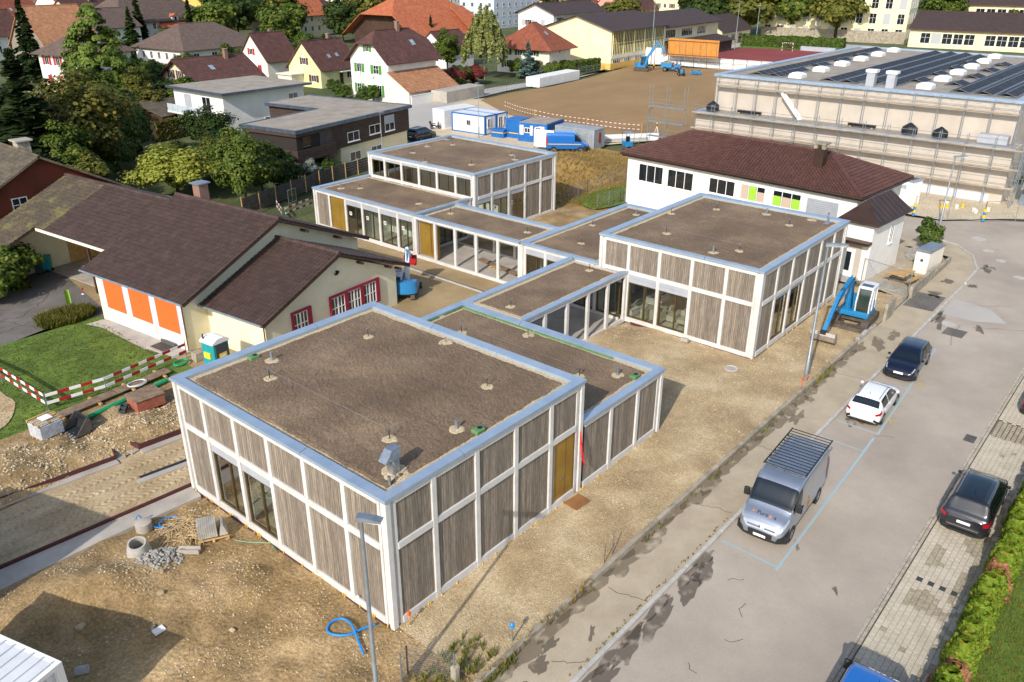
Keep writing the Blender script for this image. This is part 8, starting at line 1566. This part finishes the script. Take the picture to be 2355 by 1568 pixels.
fw = thing('field_wall', 'long white foam-clad wall with rusty railing at the far edge of the sand field', 'wall', (166.4, 88.2, 0), radians(-84)); MB().box((0, 0, 0), (42, .5, 2.1)).build('wall_section', 'epswhite', fw); MB().box((-4.5, -.4, 0), (0, .6, 3.6)).build('wall_end', 'epswhite', fw); mat('rusty', '#7a4a3a', '#5f392d', .8, 3)
for k in range(13): MB().tube((2+k*3.2, -.5, 0), (2+k*3.2, -.5, 2.4), .05, 5).build('railing_post', 'rusty', fw)
for z in (1.2, 2.3): MB().tube((2, -.5, z), (40.4, -.5, z), .05, 5).build('railing', 'rusty', fw)
ow = thing('timber_backstop', 'orange vertical-board ball wall on thin steel posts', 'ball wall', (164.6, 85.6, 0), radians(-87)); mat('orange_wood', '#c98a3c', '#b8782e', .75, 1.2, fine=.1)
for k in range(26): MB().box((k*.49, -.04, 2.35), (k*.49+.475, .04, 6.2)).build('board', 'orange_wood', ow)
for z in (2.6, 5.6): MB().box((0, -.12, z), (12.7, -.042, z+.16)).build('batten', 'rusty', ow)
for x in (.3, 3.0, 4.6, 6.4, 8.2, 9.8, 12.3): MB().tube((x, -.2, 0), (x, -.2, 5.6), .05, 5).build('post', 'galv', ow)
gl_ = thing('goal', 'red and white handball goal on the red court', 'goal', (215.3, 77.7, .3), radians(0)); [MB().box((-.05, s*1.5-.05, .4*k), (.05, s*1.5+.05, .4*k+.4)).build('post_band', 'red_paint' if k % 2 else 'white_pl', gl_) for s in (-1, 1) for k in range(5)]; [MB().box((-.05, -1.45+.29*k, 2.0), (.05, -1.45+.29*k+.29, 2.1)).build('bar_band', 'red_paint' if k % 2 else 'white_pl', gl_) for k in range(10)]; MB().box((.9, -1.4, 0), (.92, 1.4, 1.9)).build('net', 'pane_clear', gl_)
tag(MB().box((219, 66, .3), (220, 75.5, 1.4)).build('bench_box', 'blind_grey'), 'long grey storage box beside the goal', 'box')
tp = thing('barrier_tape', 'red and white tape line on timber stakes along the sand field', 'barrier tape', (0, 0, 0)); q = [(91, 73), (87.4, 63.7), (86.5, 53.1), (87.5, 44.3)]
for a, b in zip(q, q[1:]):
    MB().box((b[0]-.04, b[1]-.04, 0), (b[0]+.04, b[1]+.04, 1.5)).build('stake', 'raw_wood', tp)
    for z in (.6, 1.2):
        n = 24
        for k in range(n):
            t0, t1 = k/n, (k+1)/n; s0, s1 = (z-.12*sin(pi*t) for t in (t0, t1)); MB().face([(a[0]+(b[0]-a[0])*t0, a[1]+(b[1]-a[1])*t0, s0), (a[0]+(b[0]-a[0])*t1, a[1]+(b[1]-a[1])*t1, s1), (a[0]+(b[0]-a[0])*t1, a[1]+(b[1]-a[1])*t1, s1+.07), (a[0]+(b[0]-a[0])*t0, a[1]+(b[1]-a[1])*t0, s0+.07)]).build('tape_piece', 'red_paint' if k % 2 else 'white_pl', tp, fix=False)
tr_ = thing('survey_tripod', 'yellow-topped survey tripod by the field parapet', 'tripod', (86.7, 41.4, 0)); [MB().tube((.5*cos(a), .5*sin(a), 0), (0, 0, 1.6), .03, 6).build('leg', 'white_pl', tr_) for a in (.3, 2.4, 4.5)]; MB().tube((0, 0, 1.5), (0, 0, 1.85), .05, 8).build('instrument', 'dark_metal', tr_); MB().lathe((0, 0, 1.85), [(.1, 0), (.14, .08), (.1, .18), (.01, .2)], 10).build('antenna', 'yellow', tr_)
tm = thing('trampoline', 'blue-netted trampoline on the terrace of the villa garden', 'trampoline', (46.5, 139, 0)); MB().lathe((0, 0, .7), [(1.9, 0), (1.9, .08), (.01, .06)], 20).build('mat', 'black', tm); [MB().tube((1.9*cos(a), 1.9*sin(a), 0), (1.9*cos(a), 1.9*sin(a), 2.4), .04, 6).build('pole', 'hose_blue', tm) for a in [k*pi/4 for k in range(8)]]; MB().lathe((0, 0, .8), [(1.88, 0), (1.88, 1.5)], 20, cap=False).build('net', 'pane_clear', tm)
bpy.context.view_layer.update()
